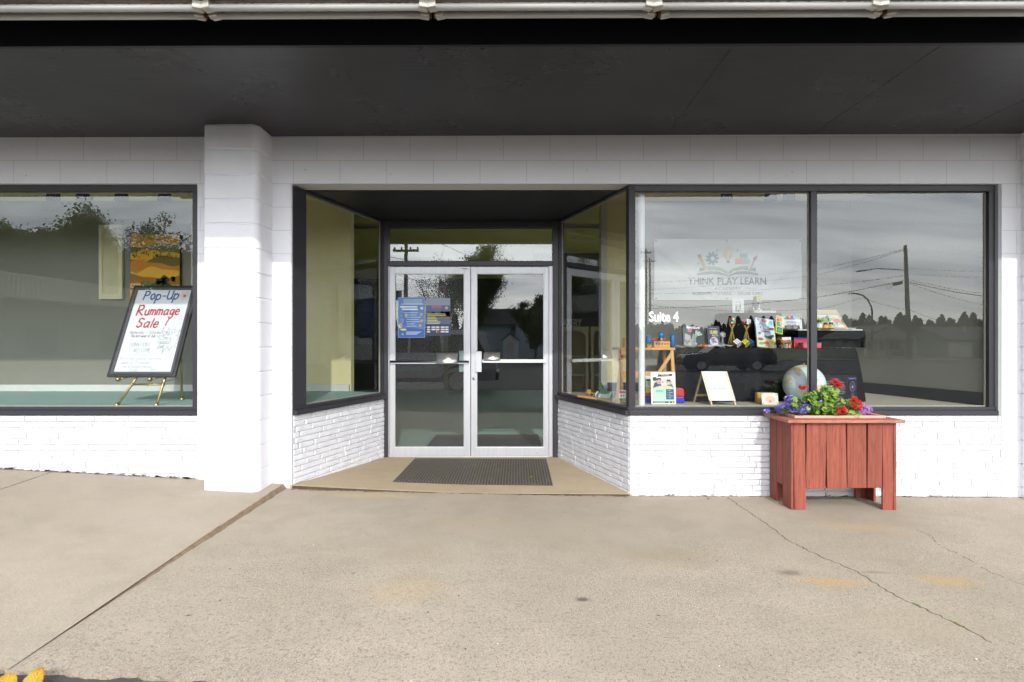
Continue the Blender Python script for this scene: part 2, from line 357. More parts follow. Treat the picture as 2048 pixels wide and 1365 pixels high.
def red_wood():
    n = N('red_painted_planks'); v = n.coord((9, 9, .5)); f = n.ramp(n.noise(v, 3.4, 6, .62, 2.6), [(.36, 0.), (.6, 1.)]); g = n.noise(n.coord((30, 30, 1)), 6, 4)
    col = n.mix(f, lin('7a3f31'), lin('9c5543')); col = n.mix(n.ramp(g, [(.6, 0.), (.72, .5)]), col, lin('572a1f'))
    oi = n.new('ShaderNodeObjectInfo'); col = n.mix(n.math('MULTIPLY', oi.outputs['Random'], .55), col, lin('6d382b'))
    wear = n.ramp(n.noise(n.coord((6, 6, 1.2)), 5, 5, .7), [(.66, 0.), (.76, .7)]); col = n.mix(wear, col, lin('c06a48'))
    return n.done(n.bsdf(col, .62, 0, .3, n.bump(n.mix(.5, f, g), .5, .004)))
M_RED = red_wood(); M_REDTOP = stretched('worn_red_planter_lid', '96523f', 'ae7462', (1.5, 14, 6), .65, 3, .5); M_LINER = M('pink_planter_liner', 'd49a86', .55, var=.1)
M_BRASS = M('brushed_brass', 'b3a173', .3, .9, var=.15); M_PINE = stretched('pine_wood', 'd3a767', 'c4935a', (3, 3, .6), .5, 5, .1)
M_RUBBER = None

# ------------------------------------------------------------------ ground
def edge_z(x): return max(0, (-x - 1.0)) * .03 if x > -2 else .03 + (-2 - x) * .03
def lz(x, y):            # raised pavement slab, falling towards the asphalt and to the east
    zw = .097 + (-1.95 - x) * .0525; t = min(1, max(0, -y / 2.48)); return zw * (1 - t) + edge_z(x) * t
def rz(x, y):
    zw = .06 - (x + 1.95) * .0217 if x < 1.05 else -.005 - (x - 1.05) * .004
    t = min(1, max(0, -y / 2.48)); return zw * (1 - t) + (edge_z(x) * .9 - .001 * max(0, x)) * t
def sheet(name, xs, ys, zf, mat, thick=.1, jit=None):
    b = MB(); nx, ny = len(xs), len(ys); vs = []
    for j, y in enumerate(ys):
        for i, x in enumerate(xs):
            X, Y = (x, y) if jit is None else jit(i, j, x, y, nx, ny); vs.append((X, Y, zf(X, Y)))
    fs = [(j * nx + i, j * nx + i + 1, (j + 1) * nx + i + 1, (j + 1) * nx + i) for j in range(ny - 1) for i in range(nx - 1)]
    if ys[0] > ys[-1]: fs = [f[::-1] for f in fs]
    b.add(vs, fs, mat)
    rim = [i for i in range(nx)] + [j * nx + nx - 1 for j in range(1, ny)] + [(ny - 1) * nx + i for i in range(nx - 2, -1, -1)] + [j * nx for j in range(ny - 2, 0, -1)]
    k = len(b.v); b.add([(vs[i][0], vs[i][1], vs[i][2] - thick) for i in rim], [], mat); q = len(rim); mi = b.mi(mat)
    for a in range(q): b.f.append((rim[a], k + a, k + (a + 1) % q, rim[(a + 1) % q])); b.m.append(mi); b.sm.append(False)
    return structure(b.build(name))
def frange(a, b, n): return [a + (b - a) * i / (n - 1) for i in range(n)]
jr = random.Random(3); wob = [jr.uniform(-1, 1) for _ in range(400)]
ye = lambda x: -2.447 - .010 * (min(1.2, max(-2.4, x)) + 2)
def jit_left(i, j, x, y, nx, ny):
    if i == nx - 1: x = -1.974 + .02 * (y / 2.48) * 3 - .010 * max(0, 1 + y) + .008 * (y / 2.48) + .005 * wob[j]
    if j == ny - 1: y = ye(x) + .012 * wob[(i * 7) % 400] + .007 * wob[(i * 3 + 5) % 400]
    return x, y
def jit_right(i, j, x, y, nx, ny):
    if i == 0: x = -1.952 + .02 * (y / 2.48) * 3 + .005 * wob[j + 60]
    if j == ny - 1: y = ye(x) + .010 * wob[(i // 3 * 7 + 50) % 400] + .007 * wob[(i * 3 + 15) % 400]
    return x, y
ysn = frange(.06, -2.49, 52)
walk_l = sheet('pavement', frange(-3.98, -1.972, 70), ysn, lz, M_WALK2, .1, jit_left)
walk_l2 = sheet('pavement', frange(-9, -3.995, 60), ysn, lz, M_WALK2, .1, lambda i, j, x, y, nx, ny: (x, y + (.012 * wob[(i * 7 + 90) % 400] if j == ny - 1 else 0)))
walk_r = sheet('pavement', frange(-1.953, 9, 330), ysn, rz, M_WALK, .1, jit_right)
M_JOINT = M('wood_and_dirt_joint', '84705a', .95, var=.5, vscale=25, bump=.6, bscale=90)
b = MB(); pts = frange(.05, -2.46, 40)
for y0, y1 in zip(pts, pts[1:]):
    xa = -1.965 + .06 * (y0 / 2.48); xb = -1.965 + .06 * (y1 / 2.48); w = .012
    za, zb = min(lz(xa, y0), rz(xa, y0)) - .005 + .002 * wob[int(-y0 * 50) % 300], min(lz(xb, y1), rz(xb, y1)) - .005 + .002 * wob[int(-y1 * 50) % 300]
    la, lb = lz(xa, y0) - .003 + .0015 * wob[int(-y0 * 90) % 300], lz(xb, y1) - .003 + .0015 * wob[int(-y1 * 90) % 300]; xo, xq = (-1.974 + .02 * (q / 2.48) * 3 - .010 * max(0, 1 + q) + .008 * (q / 2.48) + .001 for q in (y0, y1))
    b.add([(xo - .003, y0, la), (xo + .004 + .003 * wob[int(-y0 * 60) % 300], y0, la), (xa + w, y0, za), (xb + w, y1, zb), (xq + .004 + .003 * wob[int(-y1 * 60) % 300], y1, lb), (xq - .003, y1, lb)], [(0, 5, 4, 1), (1, 4, 3, 2)], M_JOINT)
b.build('joint_filler', walk_l)
b = MB(); b.add([(-4.0, .05, lz(-4, .05) - .01), (-3.97, .05, lz(-3.97, .05) - .01), (-3.97, -2.46, lz(-4, -2.46) - .01), (-4.0, -2.46, lz(-4, -2.46) - .01)], [(0, 3, 2, 1)], M_JOINT); b.build('joint_filler', walk_l2)
M_CRACK = M('crack_dirt', '57503f', .95, var=.4, vscale=30)
M_MOSS = M('moss', '5d7a2a', .95, var=.3, vscale=60, bump=.6)
def crack(pix, parent, w=.004, mat=M_CRACK, seed=1, name='crack', gap=.0):
    r2 = random.Random(seed); pts = []
    def g(px, py):
        d = CH * F / (py - VY); return Vector(((px - VX) / F * d, d - CD, 0))
    P_ = [g(*p) for p in pix]
    for a, c in zip(P_, P_[1:]):
        k = max(2, int((c - a).length / .018))
        for i in range(k):
            q = a.lerp(c, i / k); pts.append(Vector((q.x + r2.uniform(-.009, .009), q.y + r2.uniform(-.009, .009), 0)))
    bb = MB()
    for i, (a, c) in enumerate(zip(pts, pts[1:])):
        if r2.random() < gap: continue
        t = (c - a).normalized(); nn = Vector((-t.y, t.x, 0)); wa, wb = (w * (.5 + .5 * abs(math.sin(i * .37 + seed))) for i in (i, i + 1))
        q = [a - nn * wa, a + nn * wa, c + nn * wb, c - nn * wb]; bb.add([(p.x, p.y, rz(p.x, p.y) + .0012) for p in q], [(0, 3, 2, 1)], mat)
    return bb.build(name, parent)
crack([(1455, 994), (1490, 1018), (1530, 1045), (1575, 1078), (1640, 1112), (1700, 1135), (1730, 1152), (1790, 1190), (1825, 1206), (1850, 1217), (1880, 1231), (1909, 1244), (1938, 1258), (1995, 1292)], walk_r, .0036, seed=2)
crack([(1825, 1206), (1838, 1212), (1850, 1217)], walk_r, .008, M_MOSS, 5, 'moss_strip'); crack([(1909, 1244), (1924, 1251), (1938, 1258)], walk_r, .008, M_MOSS, 6, 'moss_strip')
crack([(1833, 1057), (1860, 1068), (1880, 1090), (1930, 1112), (1975, 1140), (2040, 1166), (2100, 1185)], walk_r, .0022, seed=9, gap=.35)
def dirt_line(pix, w, parent, zf, seed, name='dirt_line', dy=0):
    r2 = random.Random(seed); bb = MB()
    for (xa, ya), (xb, yb) in zip(pix, pix[1:]):
        k = int(abs(xb - xa) / .03) + 1
        for i in range(k):
            if r2.random() < .18: continue
            x0 = xa + (xb - xa) * i / k; y0 = ya + (yb - ya) * i / k; h = w * r2.uniform(.25, 1.2)
            q = [(x0, y0), (x0 + .034, y0 + r2.uniform(-.003, .003)), (x0 + .03, y0 - h * r2.uniform(.3, 1)), (x0 + .004, y0 - h)]
            bb.add([(x, y, zf(x, y) + .0015) for x, y in q], [(0, 3, 2, 1)], M_CRACK)
    return bb.build(name, parent)
dirt_line([(1.05, -.004), (4.45, -.004)], .018, walk_r, rz, 4); dirt_line([(-6, -.004), (-2.7, -.004)], .014, walk_l, lz, 5); dirt_line([(-1.9, -.035), (1.0, -.035)], .02, walk_r, rz, 6)
# leaf crumbs and grit lying on the pavement
b = MB(); r2 = random.Random(12)
for _ in range(90):
    x, y = r2.uniform(-1.8, 4.3), -r2.random() ** 1.5 * 2.4 - .05; s_ = r2.uniform(.003, .009); a = r2.uniform(0, 3); z = rz(x, y) + .002
    c = M('grit_dark', '4a443a', .9) if r2.random() < .75 else M('grit_pale', 'd8d2c4', .9)
    b.add([(x + s_ * math.cos(a + k * 1.57) * (1 if k % 2 else .5), y + s_ * math.sin(a + k * 1.57) * (1 if k % 2 else .5), z + .002 * (k % 2)) for k in range(4)], [(0, 1, 2, 3)], c)
tag(b.build('grit'), kind='stuff')

def az(x, y): return (edge_z(x) - .018 if y > -3 else 0) * max(0, 1 - (-2.36 - y) / 3 if y < -2.4 else 1) - .012 * (-2.36 - y)
ya = [-2.36, -2.5, -2.7, -3.0, -3.6, -5.4, -8, -14, -22, -30, -38, -46.5]
xa = [-160, -90, -50, -30, -18, -12, -9] + frange(-7, 7, 29) + [9, 12, 18, 30, 50, 90, 160]
asp = sheet('parking_lot', xa, ya, lambda x, y: az(x, y) if abs(x) < 8 else -.018 - .012 * (-2.36 - y), M_ASPH, .3)
M_LAWN = M('dry_lawn', '5d6138', .95, var=.35, vscale=1.5, bump=.5, bscale=30); M_KERB = M('kerb_concrete', 'b7b2a6', .85, var=.12)
sheet('verge', [-400, -160, -60, 0, 60, 160, 400], [-46.9, -60, -120, -420], lambda x, y: -.54 - .004 * min(60, -46.9 - y), M_LAWN, .3)
b = MB(); b.box(-160, 160, -46.9, -46.5, -.9, -.42, M_KERB); structure(b.build('kerb'))
b = MB(); zl = lambda y: -.018 - .012 * (-2.36 - y) + .006
for x0 in range(-60, 61, 6): b.add([(x0, -38.0, zl(-38)), (x0 + 3, -38.0, zl(-38)), (x0 + 3, -38.15, zl(-38.15)), (x0, -38.15, zl(-38.15))], [(0, 3, 2, 1)], P('d8c25a'))
structure(b.build('road_marking'))
# ------------------------------------------------------------------ the shop building
shop = thing('shop_building', 'white painted block shopfront with recessed double doors under a black canopy', 'building')
b = MB()
b.box(-7.5, 6.2, 0, .19, 2.712, 3.75, M_BLOCK)                                  # lintel band
b.box(-2.732, -1.913, .0, .19, -.15, 2.712, M_BLOCK)                            # pier beside the recess
b.box(4.275, 6.2, .0, .19, -.15, 2.712, M_BLOCK)                                # pier by the far pilaster
b.build('front_wall', shop)
def pilaster(x0, x1, left_r, right_r):
    b = MB(); y1 = -.261; prof = []
    def arc(cx, cy, r, a0, a1, k=8): return [(cx + r * math.cos(R(a0 + (a1 - a0) * i / k)), cy + r * math.sin(R(a0 + (a1 - a0) * i / k))) for i in range(k + 1)]
    def ring(ins):
        return [(x0 + ins, .001)] + arc(x0 + left_r, y1 + left_r, left_r - ins, 180, 270) + arc(x1 - right_r, y1 + right_r, right_r - ins, 270, 360) + [(x1 - ins, .001)]
    zs = [(-.15, 0)]; z = 2.712 - 13 * .2032
    while z < 3.75:
        if z > -.1: zs += [(z - .011, 0), (z - .004, .009), (z + .0025, .009), (z + .008, 0)]
        z += .2032
    zs.append((3.75, 0)); vs, fs = [], []; n = len(ring(0))
    for i, (z, ins) in enumerate(zs): vs += [(x, y, z + .0012 * math.sin(x * 70 + z * 9)) for x, y in ring(ins)]
    for i in range(len(zs) - 1): fs += [(i * n + k, i * n + k + 1, (i + 1) * n + k + 1, (i + 1) * n + k) for k in range(n - 1)]
    b.add(vs, fs, M_PIL, True); o = b.build('pilaster', shop)
    o.modifiers.new('split', 'EDGE_SPLIT').split_angle = R(28); return o
pilaster(-2.521, -2.078, .012, .07); pilaster(4.44, 4.89, .085, .012)

# split-faced brick below the windows: real courses
def brick_panel(fn, s0, s1, zb, zt, seed, rough=.5, gap=.0055):
    r2 = random.Random(seed); b = MB(); b.boxf(fn, s0, s1, .012, .16, zb, zt, M_BRICK); nn = 14; ch = (zt - .002 + .05) / nn
    for c in range(nn + 3):
        z1 = zt - .003 - c * .0505; z0 = z1 - .047
        if z1 < zb: break
        s = s0 - r2.uniform(0, .25)
        while s < s1:
            L = r2.choice((.28, .3, .33, .2)); a, e = max(s + .0022, s0 + .001), min(s + L - .0022, s1 - .001); s += L
            if e - a < .02: continue
            nx, nz = max(2, int((e - a) / .022)), 4; vs, fs = [], []; base = r2.uniform(-.0012, .0012); ridge = r2.uniform(.2, .8); ph = r2.uniform(0, 9)
            for j in range(nz + 1):
                for i in range(nx + 1):
                    ed = (i in (0, nx)) or (j in (0, nz)); u = a + (e - a) * i / nx; v = z0 + (z1 - z0) * j / nz
                    d = gap if ed else base + r2.uniform(-.0012, .0012) * rough - .002 * rough * (abs(j / nz - ridge) < .3) + .0012 * math.sin(u * 40 + ph)
                    if j in (1, nz - 1) and not ed: v += (-.0075 if j == 1 else .0075)
                    if i in (1, nx - 1) and not ed: u += (-.014 if i == 1 else .014)
                    vs.append(fn(u, d, v))
            for j in range(nz):
                for i in range(nx): k = j * (nx + 1) + i; fs.append((k, k + 1, k + nx + 2, k + nx + 1))
            b.add(vs, fs, M_BRICK, False)
    return b.build('brick_panel', shop)
def splay(A, Bp, flip):
    A, Bp = Vector((*A, 0)), Vector((*Bp, 0)); t = (Bp - A).normalized(); n = Vector((-t.y, t.x, 0)) if not flip else Vector((t.y, -t.x, 0)); L = (Bp - A).length
    return (lambda s, d, z: tuple(A + t * s + n * d + Vector((0, 0, z)))), L
fl, LL = splay((-1.905, .02), (-1.425, 1.37), False); fr, LR = splay((1.03, .0), (.52, 1.37), True)
flat = lambda s, d, z: (s, d, z)
brick_panel(flat, -7.5, -2.734, -.15, .69, 1); brick_panel(flat, 1.045, 4.273, -.15, .69, 2)
brick_panel(fl, .0, LL - .01, -.1, .69, 3, .6, .005); brick_panel(fr, .0, LR - .01, -.1, .69, 4, .6, .005)

# windows: frame, sill, glass (and lettering)
ZS, ZG, ZT = .69, .764, 2.655
def window(fn, s0, s1, mull=(), left=.012, right=.06, deep=.03, top=2.703, tb=.047, lab=None, gm=M_GLASS):
    b = MB()
    b.boxf(fn, s0, s1, deep - .035, deep + .06, ZS + .003, ZS + .045, M_FRAME); b.boxf(fn, s0, s1, deep - .008, deep + .06, ZS + .0455, ZG, M_FRAME)
    b.boxf(fn, s0, s1, deep, deep + .06, top - tb, top + .004, M_FRAME)
    for a, e in [(s0, s0 + left), (s1 - right, s1)] + [(m - .028, m + .028) for m in mull]: b.boxf(fn, a, e, deep + .002, deep + .061, ZG - .001, top - tb + .001, M_FRAME)
    w = b.build('window', shop, .003)
    if lab: w['label'] = lab
    edges = [s0 + left] + [x for m in mull for x in (m - .028, m + .028)] + [s1 - right]
    for a, e in zip(edges[::2], edges[1::2]):
        g = MB(); g.add([fn(a, deep + .034, ZG - .003), fn(e, deep + .034, ZG - .003), fn(e, deep + .034, top - tb + .003), fn(a, deep + .034, top - tb + .003)], [(0, 1, 2, 3)], gm); g.build('glass', w)
        g = MB()     # pale bead round the pane
        for q0, q1, z0, z1 in ((a, e, ZG - .001, ZG + .007), (a, e, top - tb - .007, top - tb + .001), (a - .001, a + .007, ZG + .0075, top - tb - .0075), (e - .007, e + .001, ZG + .0075, top - tb - .0075)): g.boxf(fn, q0, q1, deep + .037, deep + .05, z0, z1, M('glazing_bead', 'b9b4a4', .5))
        g.build('glazing_bead', w)
    return w
window(flat, -7.3, -2.736, (-6.3,), lab='wide display window with the rummage sale board behind it')
win_r = window(flat, 1.03, 4.248, (wx(1628.5, .03),), left=.062, right=.052, lab='two pane display window lettered Suite 4')
b = MB(); b.box(4.248, 4.275, .004, .1, .69, 2.712, M('grey_jamb_block', '9a9d9e', .8, bump=.4)); b.build('window_jamb', shop)  # reveal greyer than the wall face
window(fl, .0, LL - .002, left=.165, right=.05, deep=.0, top=2.7, tb=.016, gm=M_SGLASS); window(fr, .005, LR - .002, left=.05, right=.05, deep=.0, top=2.7, tb=.016, gm=M_SGLASS)
a = Art(); a.y0 = .0635; a.text('Suite 4', wx(1298, .06), wz(643, .06), .122, 'f4f4f4', align='LEFT', bold=.026, xs=.78); a.build('lettering', win_r)

# recess: soffit, floor slab
b = MB(); b.slab([(-1.912, .192), (1.028, .192), (.56, 1.55), (-1.46, 1.55)], 2.704, 2.9, M_BLACK); b.build('recess_soffit', shop)
def ez(x, y):
    f0 = .088 - (x + 1.913) * .04 if x < -.4 else .028 - (x + .4) * .011
    t = min(1, max(0, y / 1.37)); return f0 * (1 - t) + .027 * t
def ejit(i, j, x, y, nx, ny):
    t = max(0, y / 1.37); xl, xr = -1.925 + .5 * t, 1.05 - .53 * t
    x = xl + (xr - xl) * i / (nx - 1)
    if j == 0: y += .006 * math.sin(x * 2.2) - .02 * (1 - ((x + .43) / 1.5) ** 2) + .002 * wob[(i * 5) % 400]
    return x, y
sheet('entry_floor', frange(0, 1, 90), frange(-.012, 1.5, 24), ez, M_ENTRY, .05, ejit)
b = MB(); r2 = random.Random(8)
for i in range(140):
    x = -1.9 + 2.93 * i / 140; y = -.014 + .006 * math.sin(x * 2.2) - .02 * (1 - ((x + .43) / 1.5) ** 2); b.add([(x, y - .001, ez(x, 0) - .003), (x + .021, y - .001, ez(x, 0) - .003), (x + .021, y - .004 - .012 * r2.random(), rz(x, 0) + .002), (x, y - .004 - .012 * r2.random(), rz(x, 0) + .002)], [(0, 3, 2, 1)], M('step_dirt', '4c3b29', .95, var=.4, vscale=30))
b.build('step_edge', shop)

# doors
DY = 1.37
X0, X1, ZD0, ZD1 = -1.392, .472, .03, 2.19
b = MB()
b.box(-1.505, X0, DY - .03, DY + .09, .0, 2.704, M_FRAME); b.box(X1, .60, DY - .03, DY + .09, .0, 2.704, M_FRAME)
b.box(X0 - .001, X1 + .001, DY - .02, DY + .08, 2.635, 2.703, M_FRAME); b.box(X0 - .001, X1 + .001, DY - .022, DY + .08, ZD1 + .004, ZD1 + .062, M_FRAME)
dfr = b.build('door_frame', shop, .003)
b = MB(); b.add([(X0, DY + .03, ZD1 + .06), (X1, DY + .03, ZD1 + .06), (X1, DY + .03, 2.637), (X0, DY + .03, 2.637)], [(0, 1, 2, 3)], M_TGLASS); b.build('glass', dfr)
b = MB(); b.box(X0 + .0005, X0 + .012, DY - .015, DY + .06, ZD0, ZD1 + .003, M_ALU); b.box(X1 - .042, X1 - .0005, DY - .015, DY + .06, ZD0, ZD1 + .003, M_ALU); b.box(X0 + .0125, X1 - .0425, DY - .012, DY + .06, ZD0 - .02, ZD0 + .006, M_ALU); b.build('door_jamb', dfr, .002)
def leaf(x0, x1, sl, sr, gm, lab):
    y0, y1 = DY - .008, DY + .037; zb, zt = ZD0 + .008, ZD1 - .002; b = MB()
    b.box(x0, x0 + sl, y0, y1, zb, zt, M_ALU); b.box(x1 - sr, x1, y0, y1, zb, zt, M_ALU); b.box(x0 + sl, x1 - sr, y0 + .0015, y1 - .001, zt - .075, zt - .001, M_ALU); b.box(x0 + sl, x1 - sr, y0 + .0015, y1 - .001, zb + .001, zb + .098, M_ALU)
    d = b.build('door', shop, .0025); d['label'] = lab
    g = MB(); g.add([(x0 + sl - .004, DY + .012, zb + .094), (x1 - sr + .004, DY + .012, zb + .094), (x1 - sr + .004, DY + .012, zt - .07), (x0 + sl - .004, DY + .012, zt - .07)], [(0, 1, 2, 3)], gm); g.build('glass', d)
    g = MB(); a, e, f, h = x0 + sl, x1 - sr, zb + .098, zt - .076
    for q in ((a, e, f, f + .009), (a, e, h - .009, h), (a, a + .009, f + .0095, h - .0095), (e - .009, e, f + .0095, h - .0095)): g.box(q[0], q[1], y0 + .003, y0 + .012, q[2], q[3], M_ALU)
    g.build('glazing_bead', d); return d
XM = wx(941.5, DY)
dl = leaf(X0 + .014, XM - .003, .055, .068, M_WIRE, 'wired glass door leaf carrying two posters'); dr = leaf(XM + .003, X1 - .044, .062, .052, M_DGLASS, 'clear glass door leaf with a pull handle')
def dbox(b, px0, py0, px1, py1, y0, y1, mat): b.box(wx(px0, DY), wx(px1, DY), y0, y1, wz(py1, DY), wz(py0, DY), mat); return b
def plate(par, name, px0, py0, px1, py1, out):
    b = MB(); xa, xb, za, zb = wx(px0, DY), wx(px1, DY), wz(py1, DY), wz(py0, DY); k = 8; vs = []
    for i in range(k + 1):
        t = i / k; z = zb - (zb - za) * t; y = DY - .012 - out * math.sin(min(1, t * 1.15) * math.pi * .5); vs += [(xa, y, z), (xb, y, z)]
    b.add(vs, [(2 * i, 2 * i + 1, 2 * i + 3, 2 * i + 2) for i in range(k)], M_STEEL, True); o = b.build(name, par); s_ = o.modifiers.new('thick', 'SOLIDIFY'); s_.thickness = .003; return o
plate(dl, 'pull_plate', 874, 706, 916, 728, .055); plate(dr, 'pull_plate', 968, 704.5, 1000.5, 721, .05)
b = MB(); b.tube([(wx(781, DY), DY - .035, wz(723.5, DY)), (wx(938, DY), DY - .035, wz(723.5, DY))], .012, M_BAR, 12)
dbox(b, 780, 720, 786, 727, DY - .035, DY - .008, M_ALU); dbox(b, 931, 720, 937, 727, DY - .035, DY - .008, M_ALU); dbox(b, 783, 725.3, 936, 727.8, DY - .03, DY - .02, M_ALU); b.build('push_bar', dl)
b = MB(); dbox(b, 966, 719, 1092, 725.5, DY - .05, DY - .025, M('white_push_bar', 'e2e2e0', .3, .2)); dbox(b, 1086, 720, 1092, 725, DY - .0249, DY - .008, M_ALU); dbox(b, 964, 720, 972, 725, DY - .0249, DY + .01, M_ALU); b.build('push_bar', dr)
b = MB(); dbox(b, 944, 702, 951.5, 744.5, DY - .014, DY - .0085, M_ALU); dbox(b, 951.6, 703, 963.5, 744, DY - .04, DY - .034, M_ALU); b.add([(wx(951.5, DY), DY - .0135, wz(703, DY)), (wx(951.5, DY), DY - .0135, wz(744, DY)), (wx(953, DY), DY - .037, wz(744, DY)), (wx(953, DY), DY - .037, wz(703, DY))], [(0, 1, 2, 3)], M_ALU); b.build('pull_handle', dr, .001)
b = MB()
for y_, r_, m_ in ((DY - .012, .017, M_ALU), (DY - .017, .011, M_STEEL)): b.lathe([(0, 0), (r_, 0), (r_, .008), (0, .008)], (wx(947.5, DY), y_ + .004, wz(757.5, DY)), m_, 16, (R(90), 0, 0))
b.box(wx(947, DY), wx(948, DY), DY - .024, DY - .0215, wz(759, DY), wz(756, DY), P('222222')); b.build('lock', dr)
b = MB(); dbox(b, 918, 702, 929, 744, DY + .02, DY + .026, M('pale_teal_plate', '9db8b4', .4, .3)); b.build('inner_pull', dl)
b = MB(); dbox(b, 921, 534.5, 938, 539.5, DY - .018, DY - .0085, M_ALU); b.box(wx(924, DY), wx(935, DY), DY - .0195, DY - .0185, wz(538.5, DY), wz(537.3, DY), P('44403c')); b.build('door_stop', dl)

# canopy
can = node('canopy', shop, (0, 0, 3.131), (0, -.0037, 0))
for x0, x1, gl_, gr_ in ((-7.4, -3.53, .0004, .0004), (-3.53, -1.09, .0004, .0004), (-1.09, 1.35, .0004, .0018), (1.35, 2.62, .0018, .002), (2.62, 3.84, .002, .003), (3.84, 6.2, .003, .0)):
    b = MB(); dz = .0; b.box(x0 + gl_, x1 - gr_, -1.36, .05, dz, .014 + dz, M_SOFFIT); b.build('soffit_panel', can, .0008)
b = MB(); b.box(-7.4, 6.2, -1.35, .04, .03, .06, M_CAVITY); b.box(-7.4, 6.2, -1.385, -1.361, -.004, .3, M_BLACK); b.box(-7.4, 6.2, -1.80, -1.386, .30, .33, M_CAVITY)
b.box(-7.4, 6.2, -1.80, -1.625, .046, .06, M_RUST); b.build('lamp_trough', can)
b = MB(); M_FASC = M('pale_ribbed_fascia', 'a9a9a6', .5, .2, var=.1)
b.box(-7.4, 6.2, -2.03, -1.803, .208, .225, M_FASC); b.box(-7.4, 6.2, -2.06, -2.031, .202, 1.2, M_FASC)
for i in range(65): x = -7.3 + i * .21; b.box(x, x + .07, -2.075, -2.061, .204, 1.198, M_FASC)
b.box(-7.4, 6.2, -1.802, -1.78, .03, .3, M_RUST); b.box(-7.4, 6.2, -2.03, .1, 1.15, 1.19, M_BLACK); b.box(-7.4, -7.37, -2.03, .1, .02, 1.15, M_FASC); b.box(6.17, 6.2, -2.03, .1, .02, 1.15, M_FASC); b.build('fascia', can)
# the lamps under the canopy edge: one fixture per length of tube
def lamp(x, y, z, k):
    t = thing('fluorescent_lamp', 'white lamp tube', 'ceiling light', (x, y, z), (0, -.0037, 0), 'lamp tubes along the canopy edge'); L = 1.2
    b = MB(); b.tube([(-L / 2, 0, 0), (L / 2, 0, 0)], .0185, M_TUBE, 16); r2 = random.Random(k)
    for _ in range(46):
        u = r2.choice((-.55, .5)) + r2.gauss(0, .12) if r2.random() < .6 else r2.uniform(-.58, .58); w = r2.uniform(.006, .03); b.add([(u, -.012, .0145), (u + w, -.011, .0152), (u + w * .8, -.0155 - .003 * r2.random(), .0098), (u + w * .2, -.0165, .0088)], [(0, 3, 2, 1), (0, 1, 2, 3)], M_STAIN)
    b.build('tube', t)
    for s_ in (-1, 1):
        b = MB(); b.obox((s_ * (L / 2 - .022), 0, .006), (.045, .05, .04), (0, R(s_ * 4), R(s_ * 9)), M_SOCK); b.box(s_ * (L / 2 + .008) - .003, s_ * (L / 2 + .008) + .003, -.02, .02, -.012, .05, M_STAIN); b.build('socket', t, .004)
    return t
for row, (y, pyc) in enumerate(((-1.662, 29.5), (-1.735, 13.5))):
    z = wz(pyc, y); j0 = (415, 406)[row]
    for k in range(-2, 4):
        x = wx(j0 + 450 * k + 225, y); l_ = lamp(x, y, z - .0037 * -x * 1.0, 40 + row * 9 + k)
        at = {-2: 'off the far west end', -1: 'above the rummage sale window', 0: 'above the pilaster and doors', 1: 'above the double doors', 2: 'above the Suite 4 window', 3: 'above the far pilaster'}[k]
        l_['label'] = ('inner' if row == 0 else 'outer') + ' white lamp tube of the canopy edge, ' + at
b = MB(); r2 = random.Random(14)
for i in range(46):
    for y in (-1.335, -.02 - .25 * (i % 3 == 0)):
        x = -5.2 + i * .22 + r2.uniform(-.04, .04); q = r2.uniform(.003, .006); b.add([(x + q * math.cos(a_), y + r2.uniform(-.004, .004) + q * math.sin(a_), -.0012) for a_ in (0, 1.26, 2.5, 3.8, 5)], [(0, 4, 3, 2, 1)], M_CAVITY)
b.build('nail_heads', can)['kind'] = 'stuff'
b = MB(); r2 = random.Random(31); M_CHIP = M('bare_chipped_block', '6f6a60', .9, var=.4, vscale=60)
def chip(x, y, z, w, h, mat, n_=7):
    a0 = r2.uniform(0, 6); b.add([(x + w * (1 + .5 * r2.uniform(-1, 1)) * math.cos(a0 + k * 6.283 / n_), y, z + h * (1 + .5 * r2.uniform(-1, 1)) * math.sin(a0 + k * 6.283 / n_)) for k in range(n_)], [tuple(range(n_))], mat)
for i in range(150):
    x = r2.uniform(-4.6, -2.75) if r2.random() < .75 else r2.uniform(-6, -2.75); chip(x, -.0105, lz(x, 0) + r2.uniform(-.004, .016), r2.uniform(.006, .028), r2.uniform(.002, .008), M_CHIP)
for i in range(60): x = r2.uniform(1.06, 4.26); chip(x, -.0105, rz(x, 0) + r2.uniform(-.002, .014), r2.uniform(.006, .03), r2.uniform(.002, .006), M_CHIP)
for i in range(26): x = r2.uniform(-6, 4.2); chip(x, -.002 if r2.random() < .5 else -.0105, r2.uniform(2.75, 3.1) if r2.random() < .5 else r2.uniform(.2, .66), r2.uniform(.002, .009), r2.uniform(.0015, .004), M('scuff_mark', '8b8a88', .8), 6)
b.build('chipped_paint', shop)['kind'] = 'stuff'
# shell behind the glass
XE = 1.46
b = MB(); b.box(-7.3, -1.86, XE, XE + .1, .03, 2.96, M_LWALL); b.box(-2.62, -1.845, XE - .006, XE - .0005, .841, 2.96, M_CREAM); b.box(-1.859, -1.845, XE, XE + .11, .03, 2.96, M_CREAM); b.box(-7.3, -1.87, XE - .012, XE - .0005, .766, .84, M_WBASEB); b.build('display_wall', shop)  # cream facing added over the grey wall to look brighter through the side pane
b = MB(); b.box(1.05, 3.93, XE, XE + .1, .03, 2.96, M_RWALL); b.box(1.036, 1.0495, XE - .03, XE + .11, .03, 2.96, M('pale_trim', 'b9bab2', .6)); b.box(1.106, 1.36, XE - .006, XE - .0005, .866, 2.96, M_CREAM); b.box(1.11, 3.92, XE - .012, XE - .0005, .766, .865, M_BASEB); b.box(1.0505, 1.105, XE - .02, XE - .0005, .766, 2.955, M('pale_trim', 'b9bab2', .6)); b.build('display_wall', shop)  # cream facing here too, added paler than the wall to brighten that view
